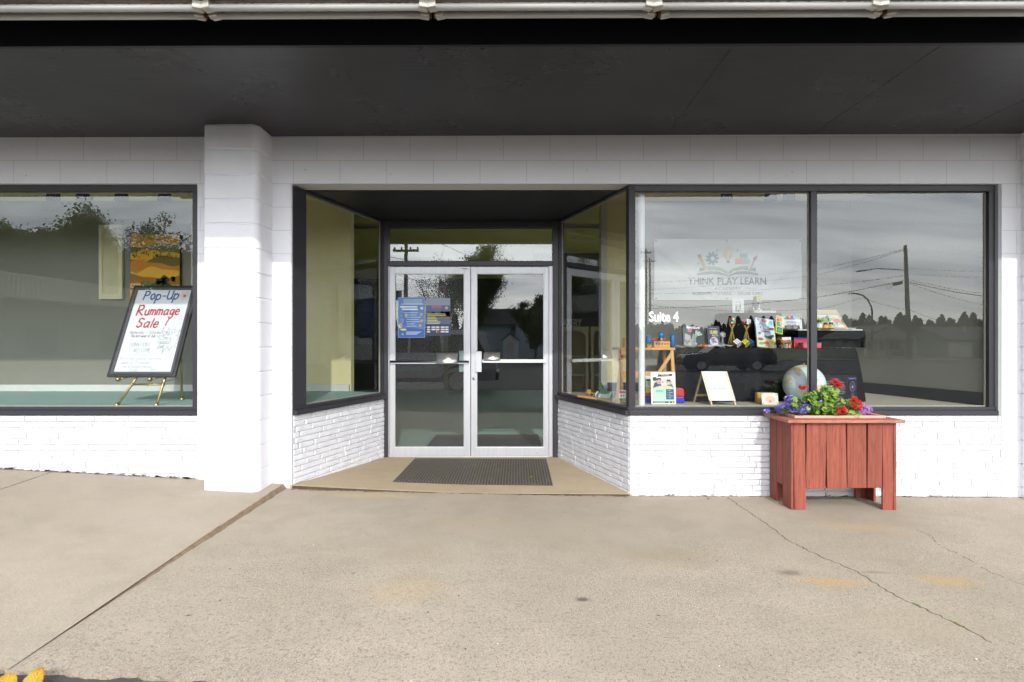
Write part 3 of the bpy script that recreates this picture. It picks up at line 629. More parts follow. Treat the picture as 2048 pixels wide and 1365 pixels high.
fs_, LSd = splay((4.243, .1), (3.93, XE), True)
b = MB(); b.boxf(fs_, 0, LSd, 0, .1, .03, 2.96, M_RWALL); b.boxf(fs_, 0, LSd - .014, -.012, -.0005, .766, .88, M_BASEB); b.build('display_wall', shop)
b = MB(); b.slab([(-7.3, .065), (-2.74, .065), (-2.74, .19), (-1.97, .19), (-1.93, .1), (-1.475, 1.32), (-1.86, 1.459), (-7.3, 1.459)], .70, .7635, M_TEAL); b.build('display_floor', shop)
b = MB(); b.slab([(1.07, .07), (4.24, .07), (3.925, 1.459), (1.05, 1.459), (.575, 1.32)], .70, .7635, M_PLANK); b.build('display_floor', shop)
b = MB(); b.box(-7.3, 6.1, .19, 1.56, 2.961, 3.0, M_DCEIL); b.build('display_ceiling', shop)
SK = (2.95, 5.8, 2.6, 6.4)       # added roof light, out of view, to brighten the shop interior
def holed(b, x0, x1, y0, y1, z0, z1, mat):
    b.box(x0, SK[0], y0, y1, z0, z1, mat); b.box(SK[1], x1, y0, y1, z0, z1, mat); b.box(SK[0], SK[1], y0, SK[2], z0, z1, mat); b.box(SK[0], SK[1], SK[3], y1, z0, z1, mat)
b = MB(); holed(b, -7.3, 6.1, 1.561, 9.5, 3.05, 3.1, M_CEIL); b.build('store_ceiling', shop)
b = MB(); c_ = M('white_well', 'd8d8d4', .7)
for q in ((SK[0] - .05, SK[0] - .001, SK[2], SK[3]), (SK[1] + .001, SK[1] + .05, SK[2], SK[3]), (SK[0], SK[1], SK[2] - .05, SK[2] - .001), (SK[0], SK[1], SK[3] + .001, SK[3] + .05)): b.box(*q, 3.101, 3.6, c_)
sl = b.build('added_skylight', shop); b = MB(); b.add([(SK[0] - .05, SK[2] - .05, 3.605), (SK[1] + .05, SK[2] - .05, 3.605), (SK[1] + .05, SK[3] + .05, 3.605), (SK[0] - .05, SK[3] + .05, 3.605)], [(0, 1, 2, 3)], M_GLASS); b.build('glass', sl)
b = MB(); b.box(-7.4, -7.3, .19, 9.5, 0, 3.1, M_STORE); b.build('store_wall', shop); b = MB(); b.box(6.1, 6.2, .19, 2.4, 0, 3.1, M_STORE); b.box(6.1, 6.2, 9.0, 9.5, 0, 3.1, M_STORE); b.box(6.1, 6.2, 2.4, 9.0, 0, .7, M_STORE); b.box(6.1, 6.2, 2.4, 9.0, 2.95, 3.1, M_STORE); b.build('store_wall', shop)
b = MB(); b.box(4.2, 6.1, 1.57, 1.67, .03, 3.05, M_STORE); b.build('store_wall', shop)
b = MB(); b.box(-7.4, 6.2, 9.5, 9.6, 0, 3.1, M('dark_rear_wall', '26241f', .8)); b.build('store_wall', shop)  # near-black colour stands in for the shade deep inside the shop
b = MB(); b.box(6.119, 6.181, 2.4, 9.0, .701, .76, M_FRAME)  # side window added out of view to bring daylight into the shop
for y_ in (2.4, 4.57, 6.74, 8.94): b.box(6.12, 6.18, y_, y_ + .06, .75, 2.95, M_FRAME)
sw = b.build('window', shop); sw['label'] = 'added side window of the shop, out of view'
b = MB(); b.add([(6.15, 2.4, .6, .005), (6.15, 9.0, .7), (6.15, 9.0, 2.95), (6.15, 2.4, 2.95)], [(0, 1, 2, 3)], M_GLASS); b.build('glass', sw)
b = MB(); b.box(-7.5, SK[0] - .06, .192, 9.7, 3.2, 3.4, M_BLACK); b.box(SK[1] + .06, 6.3, .192, 9.7, 3.2, 3.4, M_BLACK); b.box(SK[0] - .06, SK[1] + .06, .192, SK[2] - .06, 3.2, 3.4, M_BLACK); b.box(SK[0] - .06, SK[1] + .06, SK[3] + .06, 9.7, 3.2, 3.4, M_BLACK); b.build('roof', shop)
b = MB(); b.box(-7.3, 6.1, 1.5, 9.5, -.05, .024, M_TEAL); structure(b.build('store_floor'))
# white conduit post behind the corner of the Suite 4 window
b = MB(); b.lathe([(.029, 0), (.029, 1.96), (.036, 1.965), (.036, 2.19)], (wx(1284.5, .1), .125, .764), M('white_pipe_paint', 'e3e6e6', .4, var=.05), 20); b.build('pipe_post', shop)
# ------------------------------------------------------------------ rummage sale display
LEAN = -.38
t = thing('sale_board', 'black framed hand lettered Pop-Up Rummage Sale board leaning on the brass easel', 'sign board', (-3.395, .25, 1.0085), (LEAN, 0, 0))
bw, bh, fw = .312, .94, .043
b = MB()
for q in ((-bw, bw, 0, fw), (-bw, bw, bh - fw, bh), (-bw, -bw + fw, fw, bh - fw), (bw - fw, bw, fw, bh - fw)): b.box(q[0], q[1], -.02, .01, q[2], q[3], M_FRAME)
i = fw * .62
for q in ((-bw + i, bw - i, i, fw + .004), (-bw + i, bw - i, bh - fw - .004, bh - i), (-bw + i, -bw + fw + .004, fw + .0041, bh - fw - .0041), (bw - fw - .004, bw - i, fw + .0041, bh - fw - .0041)): b.box(q[0], q[1], -.026, -.0202, q[2], q[3], M('board_frame_lip', '55565c', .4))
b.build('frame', t, .003)
b = MB(); b.box(-bw + fw - .002, bw - fw + .002, -.008, .004, fw - .002, bh - fw + .002, M('white_poster_board', 'e6e9ec', .35, var=.02)); b.build('panel', t)
a = Art(); a.y0 = -.0085; BL, RD, GR = '2f5596', 'c23a45', '8a8d90'
a.hand('Pop-Up', -.19, .79, .092, .0135, BL, .1, .3, .78)
a.hand('R', -.212, .625, .105, .0155, RD, .05, .2, .8); a.hand('ummage', -.135, .625, .088, .0135, RD, .08, .25, .72)
a.hand('S', -.185, .495, .095, .015, RD, .1, .2, .85); a.hand('ale', -.115, .495, .09, .0135, RD, .14, .2, .8); a.hand('!', .075, .485, .1, .012, RD, .2, .1)
a.up()
for k in range(18):
    an = k * .349; r0, r1 = .012, rnd.uniform(.04, .075); a.line([(.205 + r0 * math.cos(an), .83 + r0 * math.sin(an)), (.205 + r1 * math.cos(an), .83 + r1 * math.sin(an))], .0022, ('d8616b', 'b9c4cf')[k % 3 == 2])
a.disc(.205, .83, .012, 'c43b3b')
a.hand('Wednesday \u2014 Saturday', -.222, .43, .03, .0022, '6f7276', xs=.62); a.hand('The last week of July', -.207, .393, .028, .0028, '55585c', xs=.56)
a.hand('DONATIONS', -.19, .3, .04, .0026, GR, xs=.62); a.hand('WELCOME', -.14, .243, .04, .0026, GR, xs=.62)
a.scribble(-.2, .03, .222, .01, .0016, 'a5a8ab'); a.scribble(-.17, .03, .206, .01, .0016, 'a5a8ab')
for tx, x0, z in (('100% of funds raised go to purchasing', -.245, .168), ('supplies for TPL workshops', -.225, .127), ('and fun learning experiences', -.2, .088), ('for kids', -.13, .056)): a.hand(tx, x0, z, .026, .0017, 'a9adb0', xs=.56)
a.hand('Thank You', .06, .064, .018, .0015, 'a9adb0', xs=.5)
for rr, col, w in ((1, '8f9296', .0022), (1.14, 'b7babd', .0016), (1.27, 'cfc0c2', .0015)):
    pts = []
    for k in range(25):
        an = k * 2 * math.pi / 24; r_ = (.125 if k % 2 else .075) * rr * (1 + .12 * math.sin(k * 2.3)); pts.append((min(.262, .165 + r_ * math.cos(an) * .92), .372 + r_ * math.sin(an) * .98))
    a.line(pts, w, col)
a.hand('JULY', .11, .415, .034, .0026, '77797d', xs=.66); a.hand('29th to', .1, .37, .028, .0022, '77797d', xs=.6); a.hand('AUGUST', .085, .325, .032, .0026, '77797d', xs=.62); a.hand('1st', .1, .287, .026, .0024, '77797d', xs=.6)
a.build('lettering', t)
t = thing('easel', 'brass tripod easel holding the rummage sale board', 'easel', (-3.395, .25, .764))
def floorpt(px, py, y): return (wx(px, y) + 3.395, y - .25, 0)
fl_, fr_, fb_ = floorpt(234, 813, .105), floorpt(313, 813, .105), floorpt(364, 800, .56)
topz = .78
for p, q, nm in ((fl_, (-.02, .52, topz), 'leg'), (fr_, (.045, .52, topz), 'leg'), (fb_, (.03, .50, topz), 'leg')):
    b = MB(); b.tube([p, q], .011, M_BRASS, 12); b.lathe([(0, 0), (.02, 0), (.022, .008), (.014, .022), (.011, .026)], p, M_BRASS, 14); b.build(nm, t)
def along(p, q, z): p, q = Vector(p), Vector(q); return p.lerp(q, z / q.z)
A_, B_ = along(fl_, (-.02, .52, topz), .178), along(fr_, (.045, .52, topz), .178)
b = MB(); b.tube([A_, B_], .0095, M_BRASS, 12)
for q in (A_, B_): b.ball(q, .017, M_BRASS)
b.tube([(A_ + B_) / 2 + Vector((0, 0, -.02)), (A_ + B_) / 2 + Vector((0, 0, .02))], .003, M_BRASS, 6); b.build('crossbar', t)
for x_ in (-.185, .105):
    b = MB(); z_ = .2295; b.ball((x_, -.045, z_), (.024, .022, .022), M_BRASS); b.tube([(x_, -.03, z_), (x_ + .05, .08, z_ + .02)], .008, M_BRASS, 8); b.build('rest_knob', t)
b = MB(); b.tube([B_ + Vector((0, 0, .02)), along(fb_, (.03, .5, topz), .22)], .003, M_BRASS, 6); b.build('chain', t)
# picture and louvred shutters on the back wall
yb = XE - .0125
def wall_local(px0, py0, px1, py1, y): return wx((px0 + px1) / 2, y), wz(py1, y), wx(px1, y) - wx(px0, y), wz(py0, y) - wz(py1, y)
M_SHUT = M('cream_shutter_paint', 'd8d2ac', .55)
def shutter(px0, px1, py0, py1, lab):
    x, z, w, h = wall_local(px0, py0, px1, py1, yb); t = thing('louvred_shutter', lab, 'shutter', (x, yb, z), group='cream shutters in the sale window'); b = MB(); k = .04
    for q in ((-w / 2, -w / 2 + k, 0, h), (w / 2 - k, w / 2, 0, h), (-w / 2 + k, w / 2 - k, 0, k * 1.6), (-w / 2 + k, w / 2 - k, h - k, h)): b.box(q[0], q[1], -.028, -.001, q[2], q[3], M_SHUT)
    b.build('frame', t, .002); b = MB(); z_ = k * 1.6
    while z_ < h - k - .02: b.boxf(lambda a_, d_, c_: (a_, -.006 - d_ - (1 - c_) * .012, z_ + c_ * .036), -w / 2 + k, w / 2 - k, 0, .004, 0, 1, M_SHUT); z_ += .033
    b.build('louvre_slats', t); return t
shutter(201, 247.5, 451, 599, 'cream louvred shutter left of the hill painting'); shutter(385, 431, 451, 599, 'cream louvred shutter at the window edge, right of the hill painting')
x, z, w, h = wall_local(264, 469, 363.5, 600, yb)
t = thing('landscape_painting', 'painting of golden hills and farmhouses hung behind the sale board', 'painting', (x, yb, z))
b = MB(); b.box(-w / 2, w / 2, -.03, -.001, 0, h, M('painting_edge', '3a2c1c', .6)); b.build('canvas', t)
def oil():
    n = N('painted_hills'); f = n.noise(n.coord((1, 1, 2.2)), 7, 6, .65, 1.8); g = n.noise(n.coord((1, 1, 1)), 30, 4)
    c = n.ramp(f, [(.28, lin('6a5a10')), (.42, lin('b98214')), (.55, lin('e6ae20')), (.68, lin('f2c63a')), (.8, lin('d98a22'))]); c = n.mix(n.ramp(g, [(.5, 0.), (.8, .5)]), c, lin('5a4408')); return n.done(n.bsdf(c, .4, normal=n.bump(g, .4, .003)))
a = Art(); a.y0 = -.0305; a.rect(-w / 2 + .004, .004, w / 2 - .004, h - .004, oil())
def hill(z0, amp, ph, col):
    xs_ = frange(-w / 2 + .004, w / 2 - .004, 24); top = [(x_, z0 + amp * math.sin(x_ * 9 + ph) + amp * .4 * math.sin(x_ * 21 + ph * 2)) for x_ in xs_]
    a.up(); a.poly([(xs_[-1], z0 - .09), (xs_[0], z0 - .09)][::-1] + top[::-1], col)
for z0, amp, ph, col in ((.62, .02, .5, '6a6a1a'), (.55, .02, 2., 'e0a818'), (.47, .03, .2, '6a6014'), (.42, .03, 3.1, 'cf8016'), (.33, .04, 1.4, 'eab42c'), (.26, .03, 4., 'a06c18'), (.17, .03, 2.2, '55682a'), (.11, .02, 5., 'e6a426')): hill(z0, amp, ph, col)
a.up()
for x_, z_, s_ in ((-.22, .13, .06), (-.14, .1, .04), (-.06, .09, .045), (.1, .12, .035)):
    a.rect(x_ - s_, z_, x_ + s_, z_ + s_ * .9, 'e2bf6c'); a.up(); a.poly([(x_ - s_ * 1.15, z_ + s_ * .9), (x_ + s_ * 1.15, z_ + s_ * .9), (x_ + s_ * .5, z_ + s_ * 1.4), (x_ - s_ * .5, z_ + s_ * 1.4)], 'b2752a')
    for q in (-.5, .1, .6): a.rect(x_ + s_ * (q - .12), z_ + s_ * .3, x_ + s_ * (q + .12), z_ + s_ * .6, '6d4c1c')
for k in range(40): x_ = rnd.uniform(-w / 2 + .03, w / 2 - .03); z_ = .5 + rnd.uniform(-.03, .06); a.poly([(x_ - .006, z_), (x_ + .006, z_), (x_, z_ + .035)], '2e3510')
for k in range(14): a.disc(rnd.uniform(-.02, .24), .2 + rnd.uniform(-.04, .05), rnd.uniform(.015, .035), ('2f3d14', '44531b', '26300f')[k % 3], n=9)
a.build('paint', t)
# black can lamps under the display ceiling
M_CAN = M('black_lamp_can', '1c1c1f', .45)
def can_lamp(px, lab, y=1.03, grp='can lamps in the display windows'):
    t = thing('can_lamp', lab, 'spotlight', (wx(px, y), y, 2.96), group=grp); b = MB(); b.lathe([(.0, -.001), (.062, -.001), (.062, -.02), (.055, -.03), (.066, -.115), (.060, -.115), (.05, -.05), (0, -.05)], (0, 0, 0), M_CAN, 20); b.build('housing', t)
    b = MB(); b.lathe([(0, -.095), (.03, -.092), (.048, -.07)], (0, 0, 0), M('lamp_glass_frost', 'b9bcbd', .3), 16); b.build('bulb', t)
for px, s_ in ((107, 'leftmost can lamp in the sale window'), (166, 'second can lamp from the left in the sale window'), (243, 'can lamp above the hill painting, second from the pilaster'), (329, 'can lamp closest to the pilaster in the sale window')): can_lamp(px, 'black ' + s_)
for px, s_ in ((1453, 'single black can lamp above the academy banner'), (1541, 'left black can lamp of the pair by the mullion'), (1578, 'right black can lamp of the pair by the mullion')): can_lamp(px, s_)

# ------------------------------------------------------------------ Suite 4 display
TZ = 1.273
def cloth_mat():
    n = N('black_vinyl_cloth'); o = n.coord(); f = n.noise(o, 5, 5, .6, .8); g = n.noise(n.coord((1, 1, .35)), 14, 4, .55, .5)
    return n.done(n.bsdf(lin('0a0b0d'), .28, 0, .06, n.bump(n.mix(.7, g, f), .2, .03)))
M_CLOTH = cloth_mat()
def drape(name, x0, x1, y0, y1, ztop, zbot, flare, amp, seed, parent=None, lab=None, rings=12):
    r2 = random.Random(seed); per = []
    def side(p, q, n): return [(p[0] + (q[0] - p[0]) * i / n, p[1] + (q[1] - p[1]) * i / n) for i in range(n)]
    k = 34; per = side((x0, y0), (x1, y0), k * 2) + side((x1, y0), (x1, y1), k) + side((x1, y1), (x0, y1), k * 2) + side((x0, y1), (x0, y0), k)
    cx, cy = (x0 + x1) / 2, (y0 + y1) / 2; n = len(per); vs = []; ph = [r2.uniform(0, 6) for _ in range(4)]
    for j in range(rings + 1):
        t_ = j / rings
        for i, (x, y) in enumerate(per):
            s_ = i / n * 6.2832; w_ = math.sin(s_ * 13 + ph[0]) * .6 + math.sin(s_ * 21 + ph[1] + t_ * 1.5) * .45 + math.sin(s_ * 34 + ph[2]) * .25
            dx = (1 if abs(x - x1) < 1e-6 else -1 if abs(x - x0) < 1e-6 else 0); dy = (1 if abs(y - y1) < 1e-6 else -1 if abs(y - y0) < 1e-6 else 0)
            o = flare * t_ ** .8 + amp * t_ ** .7 * w_ + .006 * min(1, t_ * 9)
            vs.append((x + dx * o, y + dy * o * .55, ztop - (ztop - zbot) * t_ + .004 * math.sin(i) * (j == rings) + (.003 if j == rings else 0)))
    fs = [(j * n + i, j * n + (i + 1) % n, (j + 1) * n + (i + 1) % n, (j + 1) * n + i) for j in range(rings) for i in range(n)] + [tuple(range(n))]
    b = MB(); b.add(vs, fs, M_CLOTH, True); o = b.build(name, parent); o.modifiers.new('split', 'EDGE_SPLIT').split_angle = R(55)
    return o
tag(drape('tablecloth', 1.625, 3.30, .45, 1.12, TZ, .766, .07, .022, 4), 'glossy black vinyl tablecloth draped to the floor over the long toy table', 'tablecloth')
t = thing('folding_table', 'folding table hidden under the black vinyl tablecloth', 'table', (2.43, .78, .764)); b = MB(); b.box(-.79, .86, -.31, .33, .47, .505, M('table_top', 'b9b3a5', .6)); b.build('table_top', t)
for sx in (-.7, .7):
    for sy in (-.25, .25): b = MB(); b.tube([(sx, sy, 0), (sx, sy, .47)], .014, M_ALU, 8); b.build('leg', t)
tag(drape('riser_box', wx(1447, .85), wx(1556, .85), .78, 1.06, wz(627, .85), TZ + .001, .03, .006, 9), 'tall black draped box at the back of the toy table under the puzzle cubes', 'display box')
tag(drape('riser_box', wx(1592, .75), wx(1722, .75), .7, 1.06, wz(662, .75), TZ + .001, .012, .005, 12), 'low black draped box under the sketchbook and paint bottles', 'display box')
RZ1, RZ2 = wz(627, .85), wz(662, .75)
M_WCARD = M('white_card', 'e4e4e0', .5, var=.03)
def card_box(name, lab, cat, px0, py0, px1, py1, y, d, mat=M_WCARD, z=None):
    x0, x1, z0, z1 = wx(px0, y), wx(px1, y), wz(py1, y) if z is None else z, wz(py0, y)
    b = MB(); b.box(0, x1 - x0, 0, d, 0, z1 - z0, mat); o = b.build(name, None, .002, (x0, y, z0 + .001)); return tag(o, lab, cat)
card_box('foam_board', 'long white foam board laid along the low black box', 'board', 1596, 659.5, 1725, 662, .70, .3, z=RZ2 + .001)
card_box('foam_board', 'small white foam board on the tall black box behind the brick toy books', 'board', 1509, 622, 1552, 626.4, .80, .2, z=RZ1 + .001)

def book(name, lab, px, py, wpx, hpx, y, lean, art, cover='22252c', th=.018, yaw=0, z=None, cat='book', roll=0):
    d = (y + CD) / F; w, h = wpx * d, hpx * d / max(.3, math.cos(lean))
    t = thing(name, lab, cat, (wx(px, y), y, (wz(py, y) if z is None else z) + .002), (-lean, roll, yaw))
    b = MB(); b.box(-w / 2, w / 2, 0, .002, 0, h, P(cover)); b.box(-w / 2, w / 2, th - .002, th, 0, h, P(cover)); b.box(-w / 2, -w / 2 + .0025, .0021, th - .0021, 0, h, P(cover)); b.build('cover', t)
    b = MB(); b.box(-w / 2 + .003, w / 2 - .003, .0022, th - .0022, .003, h - .003, M('book_pages', 'd9d4c4', .8)); b.build('pages', t)
    a = Art(); art(a, w, h); a.build('cover_print', t); return t
def art_inv(a, w, h):
    a.rect(-w / 2 + .001, .001, w / 2 - .001, h - .001, '2c2e31'); a.up(); a.rect(-w / 2 + .001, .001, -w / 2 + w * .4, h * .9, '4b5a60')
    a.up(); a.poly([(-w * .2, h * .02), (w * .1, h * .02), (w * .12, h * .42), (w * .2, h * .55), (-w * .02, h * .6)], '7b8f8c')
    a.up()
    for k in range(5): an = .35 + k * .27; a.line([(w * .1, h * .5), (w * .1 + w * .32 * math.cos(an), h * .5 + h * .26 * math.sin(an))], .011, ('b9c9c2', '93a8a2')[k % 2])
    a.disc(-w * .17, h * .74, w * .12, 'b06f78', h * .09); a.poly([(-w * .45, h * .02), (-w * .1, h * .02), (-w * .15, h * .5), (-w * .4, h * .6)], 'a7a9a4')
    for k in range(9): a.disc(rnd.uniform(-w * .4, w * .1), rnd.uniform(.02, h * .3), .012, ('c8ccc6', 'b98b86', '6f7f7b')[k % 3], n=7)
    a.up(); a.text('Inventions', 0, h * .83, h * .2, 'eceff0', bold=.015, xs=.68)
book('picture_book', 'large black Inventions book with a robot hand standing on the toy table', 1388, 694, 43, 43, .62, .3, art_inv, roll=R(3))
def art_10k(a, w, h):
    a.rect(-w / 2 + .001, .001, w / 2 - .001, h - .001, '2f2d4a'); a.up(); a.text('MORE THAN', 0, h * .86, h * .07, 'd8d8ee', xs=.8); a.text('10,000', 0, h * .62, h * .24, 'e7d67e', bold=.02, xs=.6); a.text('FACTS', w * .1, h * .5, h * .12, 'e8e6d6', xs=.8)
    a.disc(0, h * .25, w * .34, 'b9b7c8', h * .22); a.up(); a.disc(-w * .05, h * .3, w * .2, '6d6a86', h * .12)
    for k in range(14): a.disc(rnd.uniform(-w * .3, w * .3), rnd.uniform(h * .05, h * .4), .007, ('e8e2d2', '3a3758', 'c2b9a8')[k % 3], n=6)
book('fact_book', 'dark purple book of 10,000 facts leaning beside the paper dice', 1429, 694, 25, 41, .6, .2, art_10k, '2c2a48')
def art_ani(a, w, h):
    a.rect(-w / 2 + .001, .001, w / 2 - .001, h - .001, 'c8d5de'); a.up(); a.rect(-w / 2 + .001, .001, w / 2 - .001, h * .45, 'd6d4b0')
    a.up(); a.text('ENCYCLOPEDIA OF', 0, h * .8, h * .055, '5a3d46', xs=.8); a.text('ANIMALS', 0, h * .68, h * .12, '5a3d46', xs=.8, bold=.01)
    for x_, z_, r_, c, k in ((-.3, .36, .16, '9a6a4c', .5), (.02, .2, .2, 'b8672a', .45), (.05, .08, .15, '8a4a22', .3), (.3, .24, .2, 'e2c955', .6), (.28, .38, .13, 'efe6b0', .7), (-.28, .16, .14, '86a94a', .5), (-.33, .62, .07, '4f7f74', .9), (.33, .86, .14, '8f4a3a', .5), (.36, .1, .12, 'e4dfd0', .5), (-.25, .9, .05, '77706a', .8), (.1, .02, .2, 'c9a06a', .15), (-.05, .5, .06, '5c6658', .6)): a.up(); a.disc(w * x_, h * max(.06, z_), w * r_, c, w * r_ * k, 12)
    a.up(); a.poly([(-w * .05, h * .46), (w * .38, h * .6), (w * .42, h * .52), (w * .22, h * .36)], '4e5a34')
book('animal_book', 'pale blue animal encyclopedia leaning on the toy table', 1534, 696, 38, 45, .6, .38, art_ani, 'cfd8dd', roll=R(6))
def art_bk(a, w, h):
    a.rect(-w / 2 + .001, .001, w / 2 - .001, h - .001, 'bcd4e2'); a.up(); a.rect(-w / 2 + .001, .001, w / 2 - .001, h * .3, '79b94a'); a.up(); a.rect(-w * .12, h * .72, w * .16, h * .92, 'd8606a'); a.disc(-w * .36, h * .86, w * .07, 'b964a0'); a.disc(w * .36, h * .72, w * .1, '7cc4e8', w * .14)
    a.up(); a.text('BRICK', w * .02, h * .77, h * .12, 'f2efe8', xs=.7); a.text('IDEAS', -w * .05, h * .4, h * .14, '4d5a70', xs=.8); a.rect(-w * .5 + .001, h * .26, w * .5 - .001, h * .31, 'e2cf5c')
    for k in range(10): a.rect(-w * .42 + k * w * .085, h * .05, -w * .36 + k * w * .085, h * (.1 + .12 * rnd.random()), ('3f8f3a', 'd8c83a', '4aa24a')[k % 3])
book('toy_brick_book', 'wide blue and green toy brick book propped before the tall black box', 1530, 653, 37, 27, .70, .42, art_bk, '9fc0d2', roll=R(9), z=wz(664, .70))
def art_yb(a, w, h):
    a.rect(-w / 2 + .001, .001, w / 2 - .001, h - .001, 'e0c93a'); a.up(); a.rect(-w * .38, h * .7, w * .34, h * .9, 'c9504a'); a.rect(-w * .36, h * .42, w * .36, h * .66, '4f8fb0'); a.rect(-w * .36, h * .06, w * .4, h * .36, '3f8f4a'); a.up(); a.disc(0, h * .54, w * .2, '8aa05a', h * .06); a.disc(.0, h * .2, w * .22, '4aa8c8', h * .07)
book('yellow_activity_book', 'narrow yellow activity book leaning right of the blue brick book', 1558, 665, 15, 37, .69, .35, art_yb, 'd8bf33', roll=R(14), z=wz(668, .69))
def art_cube(a, w, h):
    a.rect(-w / 2 + .001, .001, w / 2 - .001, h - .001, 'dfe2e3'); a.up(); a.text('SOLVING', -w * .05, h * .84, h * .11, '8d9296', xs=.7); a.text('THE CUBE', 0, h * .68, h * .15, '7d8287', xs=.62, bold=.01)
    for k in range(9): a.rect(-w * .25 + (k % 3) * w * .17, h * .1 + (k // 3) * h * .15, -w * .1 + (k % 3) * w * .17, h * .23 + (k // 3) * h * .15, ('a86a62', '5a7f97', 'd2c95a', '4b6a86', 'c7cdd2')[k % 5])
book('puzzle_guide', 'white cube puzzle guide standing on the tall black box', 1477, 626, 23, 29, .82, .1, art_cube, 'd5d8da', .006, z=RZ1)
def art_cards(a, w, h):
    a.rect(-w / 2 + .001, .001, w / 2 - .001, h - .001, 'd4d8dc'); a.up(); a.rect(-w / 2 + .001, h * .62, w / 2 - .001, h - .001, 'b4babf'); a.up()
    for k, c in enumerate(('58a08e', 'c25f58', '6f8fb0', '9d8a7c')): a.rect(-w * .48 + k * w * .245, h * .64, -w * .26 + k * w * .245, h * .98, c)
    a.up(); a.disc(-w * .36, h * .8, w * .06, '8cc4b4'); a.disc(-w * .12, h * .8, w * .06, 'd88a80'); a.disc(w * .14, h * .78, w * .05, 'a9bfd2')
    a.text('DISTRIBUTION', w * .02, h * .4, h * .15, '4a78a0', xs=.85, bold=.01); a.text('EDUCATION', 0, h * .22, h * .15, '3f6690', xs=.85, bold=.01)
book('picture_card_set', 'white card set with four pictures standing on the foam board by the mullion', 1585, 658, 40, 30, .76, .12, art_cards, 'c9ced2', .02, z=RZ2 + .016)
# puzzle cubes
PC = {'w': 'e8ebee', 'y': 'd8d23a', 'r': 'b83a30', 'o': 'd8682a', 'b': '2f54a8', 'g': '2f8a48', 'k': '3a3c40'}
def puzzle(lab, loc, s_, rot, faces, grp='twisty puzzle cubes'):
    t = thing('puzzle_cube', lab, 'puzzle cube', loc, rot, grp); h = s_ / 2; b = MB(); b.box(-h, h, -h, h, -h, h, P('26282b')); b.build('core', t, s_ * .03)
    b = MB(); e = .0008; r2 = random.Random(sum(map(ord, lab)))
    ax = [((1, 0, 0), (0, 0, 1), (0, -1, 0)), ((0, 1, 0), (0, 0, 1), (1, 0, 0)), ((1, 0, 0), (0, 1, 0), (0, 0, 1)), ((0, 1, 0), (0, 0, 1), (-1, 0, 0)), ((1, 0, 0), (0, 0, 1), (0, 1, 0)), ((1, 0, 0), (0, 1, 0), (0, 0, -1))]
    for (u, v, n_), fc in zip(ax, faces):
        u, v, n_ = Vector(u), Vector(v), Vector(n_)
        for i in range(3):
            for j in range(3):
                c = n_ * (h + e) + u * (i - 1) * s_ * .32 + v * (j - 1) * s_ * .32; q = s_ * .135; col = fc if len(fc) == 1 else r2.choice(fc)
                b.add([c - u * q - v * q, c + u * q - v * q, c + u * q + v * q, c - u * q + v * q], [(0, 1, 2, 3)], P(PC[col], .3))
    b.build('stickers', t); return t
s_ = .057; yq = .86; zq = RZ1 + s_ / 2 + .002
puzzle('muddled puzzle cube at the lower left of the cube stack', (wx(1504, yq), yq, zq), s_, (0, 0, R(35)), ('wbyg', 'ygw', 'wb', 'rg', 'ob', 'y'))
puzzle('muddled puzzle cube at the lower right of the cube stack', (wx(1518, yq), yq, zq), s_, (0, 0, R(-20)), ('ygwb', 'gyb', 'yo', 'rg', 'ob', 'y'))
puzzle('blue and white puzzle cube in the middle of the stack', (wx(1512, yq), yq, zq + s_ + .001), s_, (0, 0, R(14)), ('bbbw', 'wwb', 'b', 'rg', 'ob', 'y'))
puzzle('yellow puzzle cube topping the stack', (wx(1514.5, yq), yq, zq + 2 * s_ + .002), s_, (0, 0, R(8)), ('y', 'ygw', 'y', 'rg', 'ob', 'y'))
card_box('black_puzzle_case', 'small dark puzzle case lying beside the cube stack', 'case', 1527, 617, 1541, 622, .84, .05, P('3b4656'), z=RZ1 + .013)
def stick_stand(px, pyc, pyt, y, lab):
    z0 = TZ; zc, zt = wz(pyc, y) - z0, wz(pyt, y) - z0; t = thing('stick_stand', lab, 'stand', (wx(px, y), y, z0), group='stick stands for puzzle cubes'); m_ = M('bamboo_stick', 'b79b58', .55)
    for k in range(5):
        an = k * 1.2566 + .5; b = MB(); r0 = .045; b.tube([(r0 * math.cos(an), r0 * .8 * math.sin(an), .003), (0.004 * math.cos(an), .004 * math.sin(an), zc), (-.03 * math.cos(an), -.03 * math.sin(an), zt)], .0032, m_, 6); b.build('stick', t)
    b = MB(); b.tube([(0, 0, zc - .012), (0, 0, zc + .012)], .011, P('8f7a40'), 8); b.build('band', t); return t
stick_stand(1464, 661, 648, .58, 'bamboo stick stand under the striped puzzle cube'); stick_stand(1493, 661, 651, .58, 'bamboo stick stand under the blue and white puzzle cube')
puzzle('red and yellow striped puzzle cube balanced on the bamboo stand', (wx(1464, .58), .58, wz(648, .58) + .03), .055, (R(6), R(-6), R(-30)), ('rrgw', 'yyw', 'gw', 'r', 'b', 'o'))
puzzle('blue and white chequered puzzle cube balanced on the bamboo stand', (wx(1493, .58), .58, wz(651, .58) + .03), .055, (R(-6), R(8), R(20)), ('bww', 'bw', 'wb', 'r', 'b', 'o'))
for px, lab, fc in ((1474, 'white and orange puzzle cube standing on one corner', ('w', 'g', 'w', 'o', 'r', 'o')), (1491, 'yellow and red puzzle cube standing on one corner', ('y', 'r', 'y', 'o', 'r', 'o')), (1502, 'blue and green puzzle cube standing on one corner', ('b', 'g', 'b', 'b', 'r', 'g'))):
    puzzle(lab, (wx(px, .52), .52 + .02 * (px == 1502), TZ + .048), .056, (R(45), R(-35.26), R(px % 7)), fc)
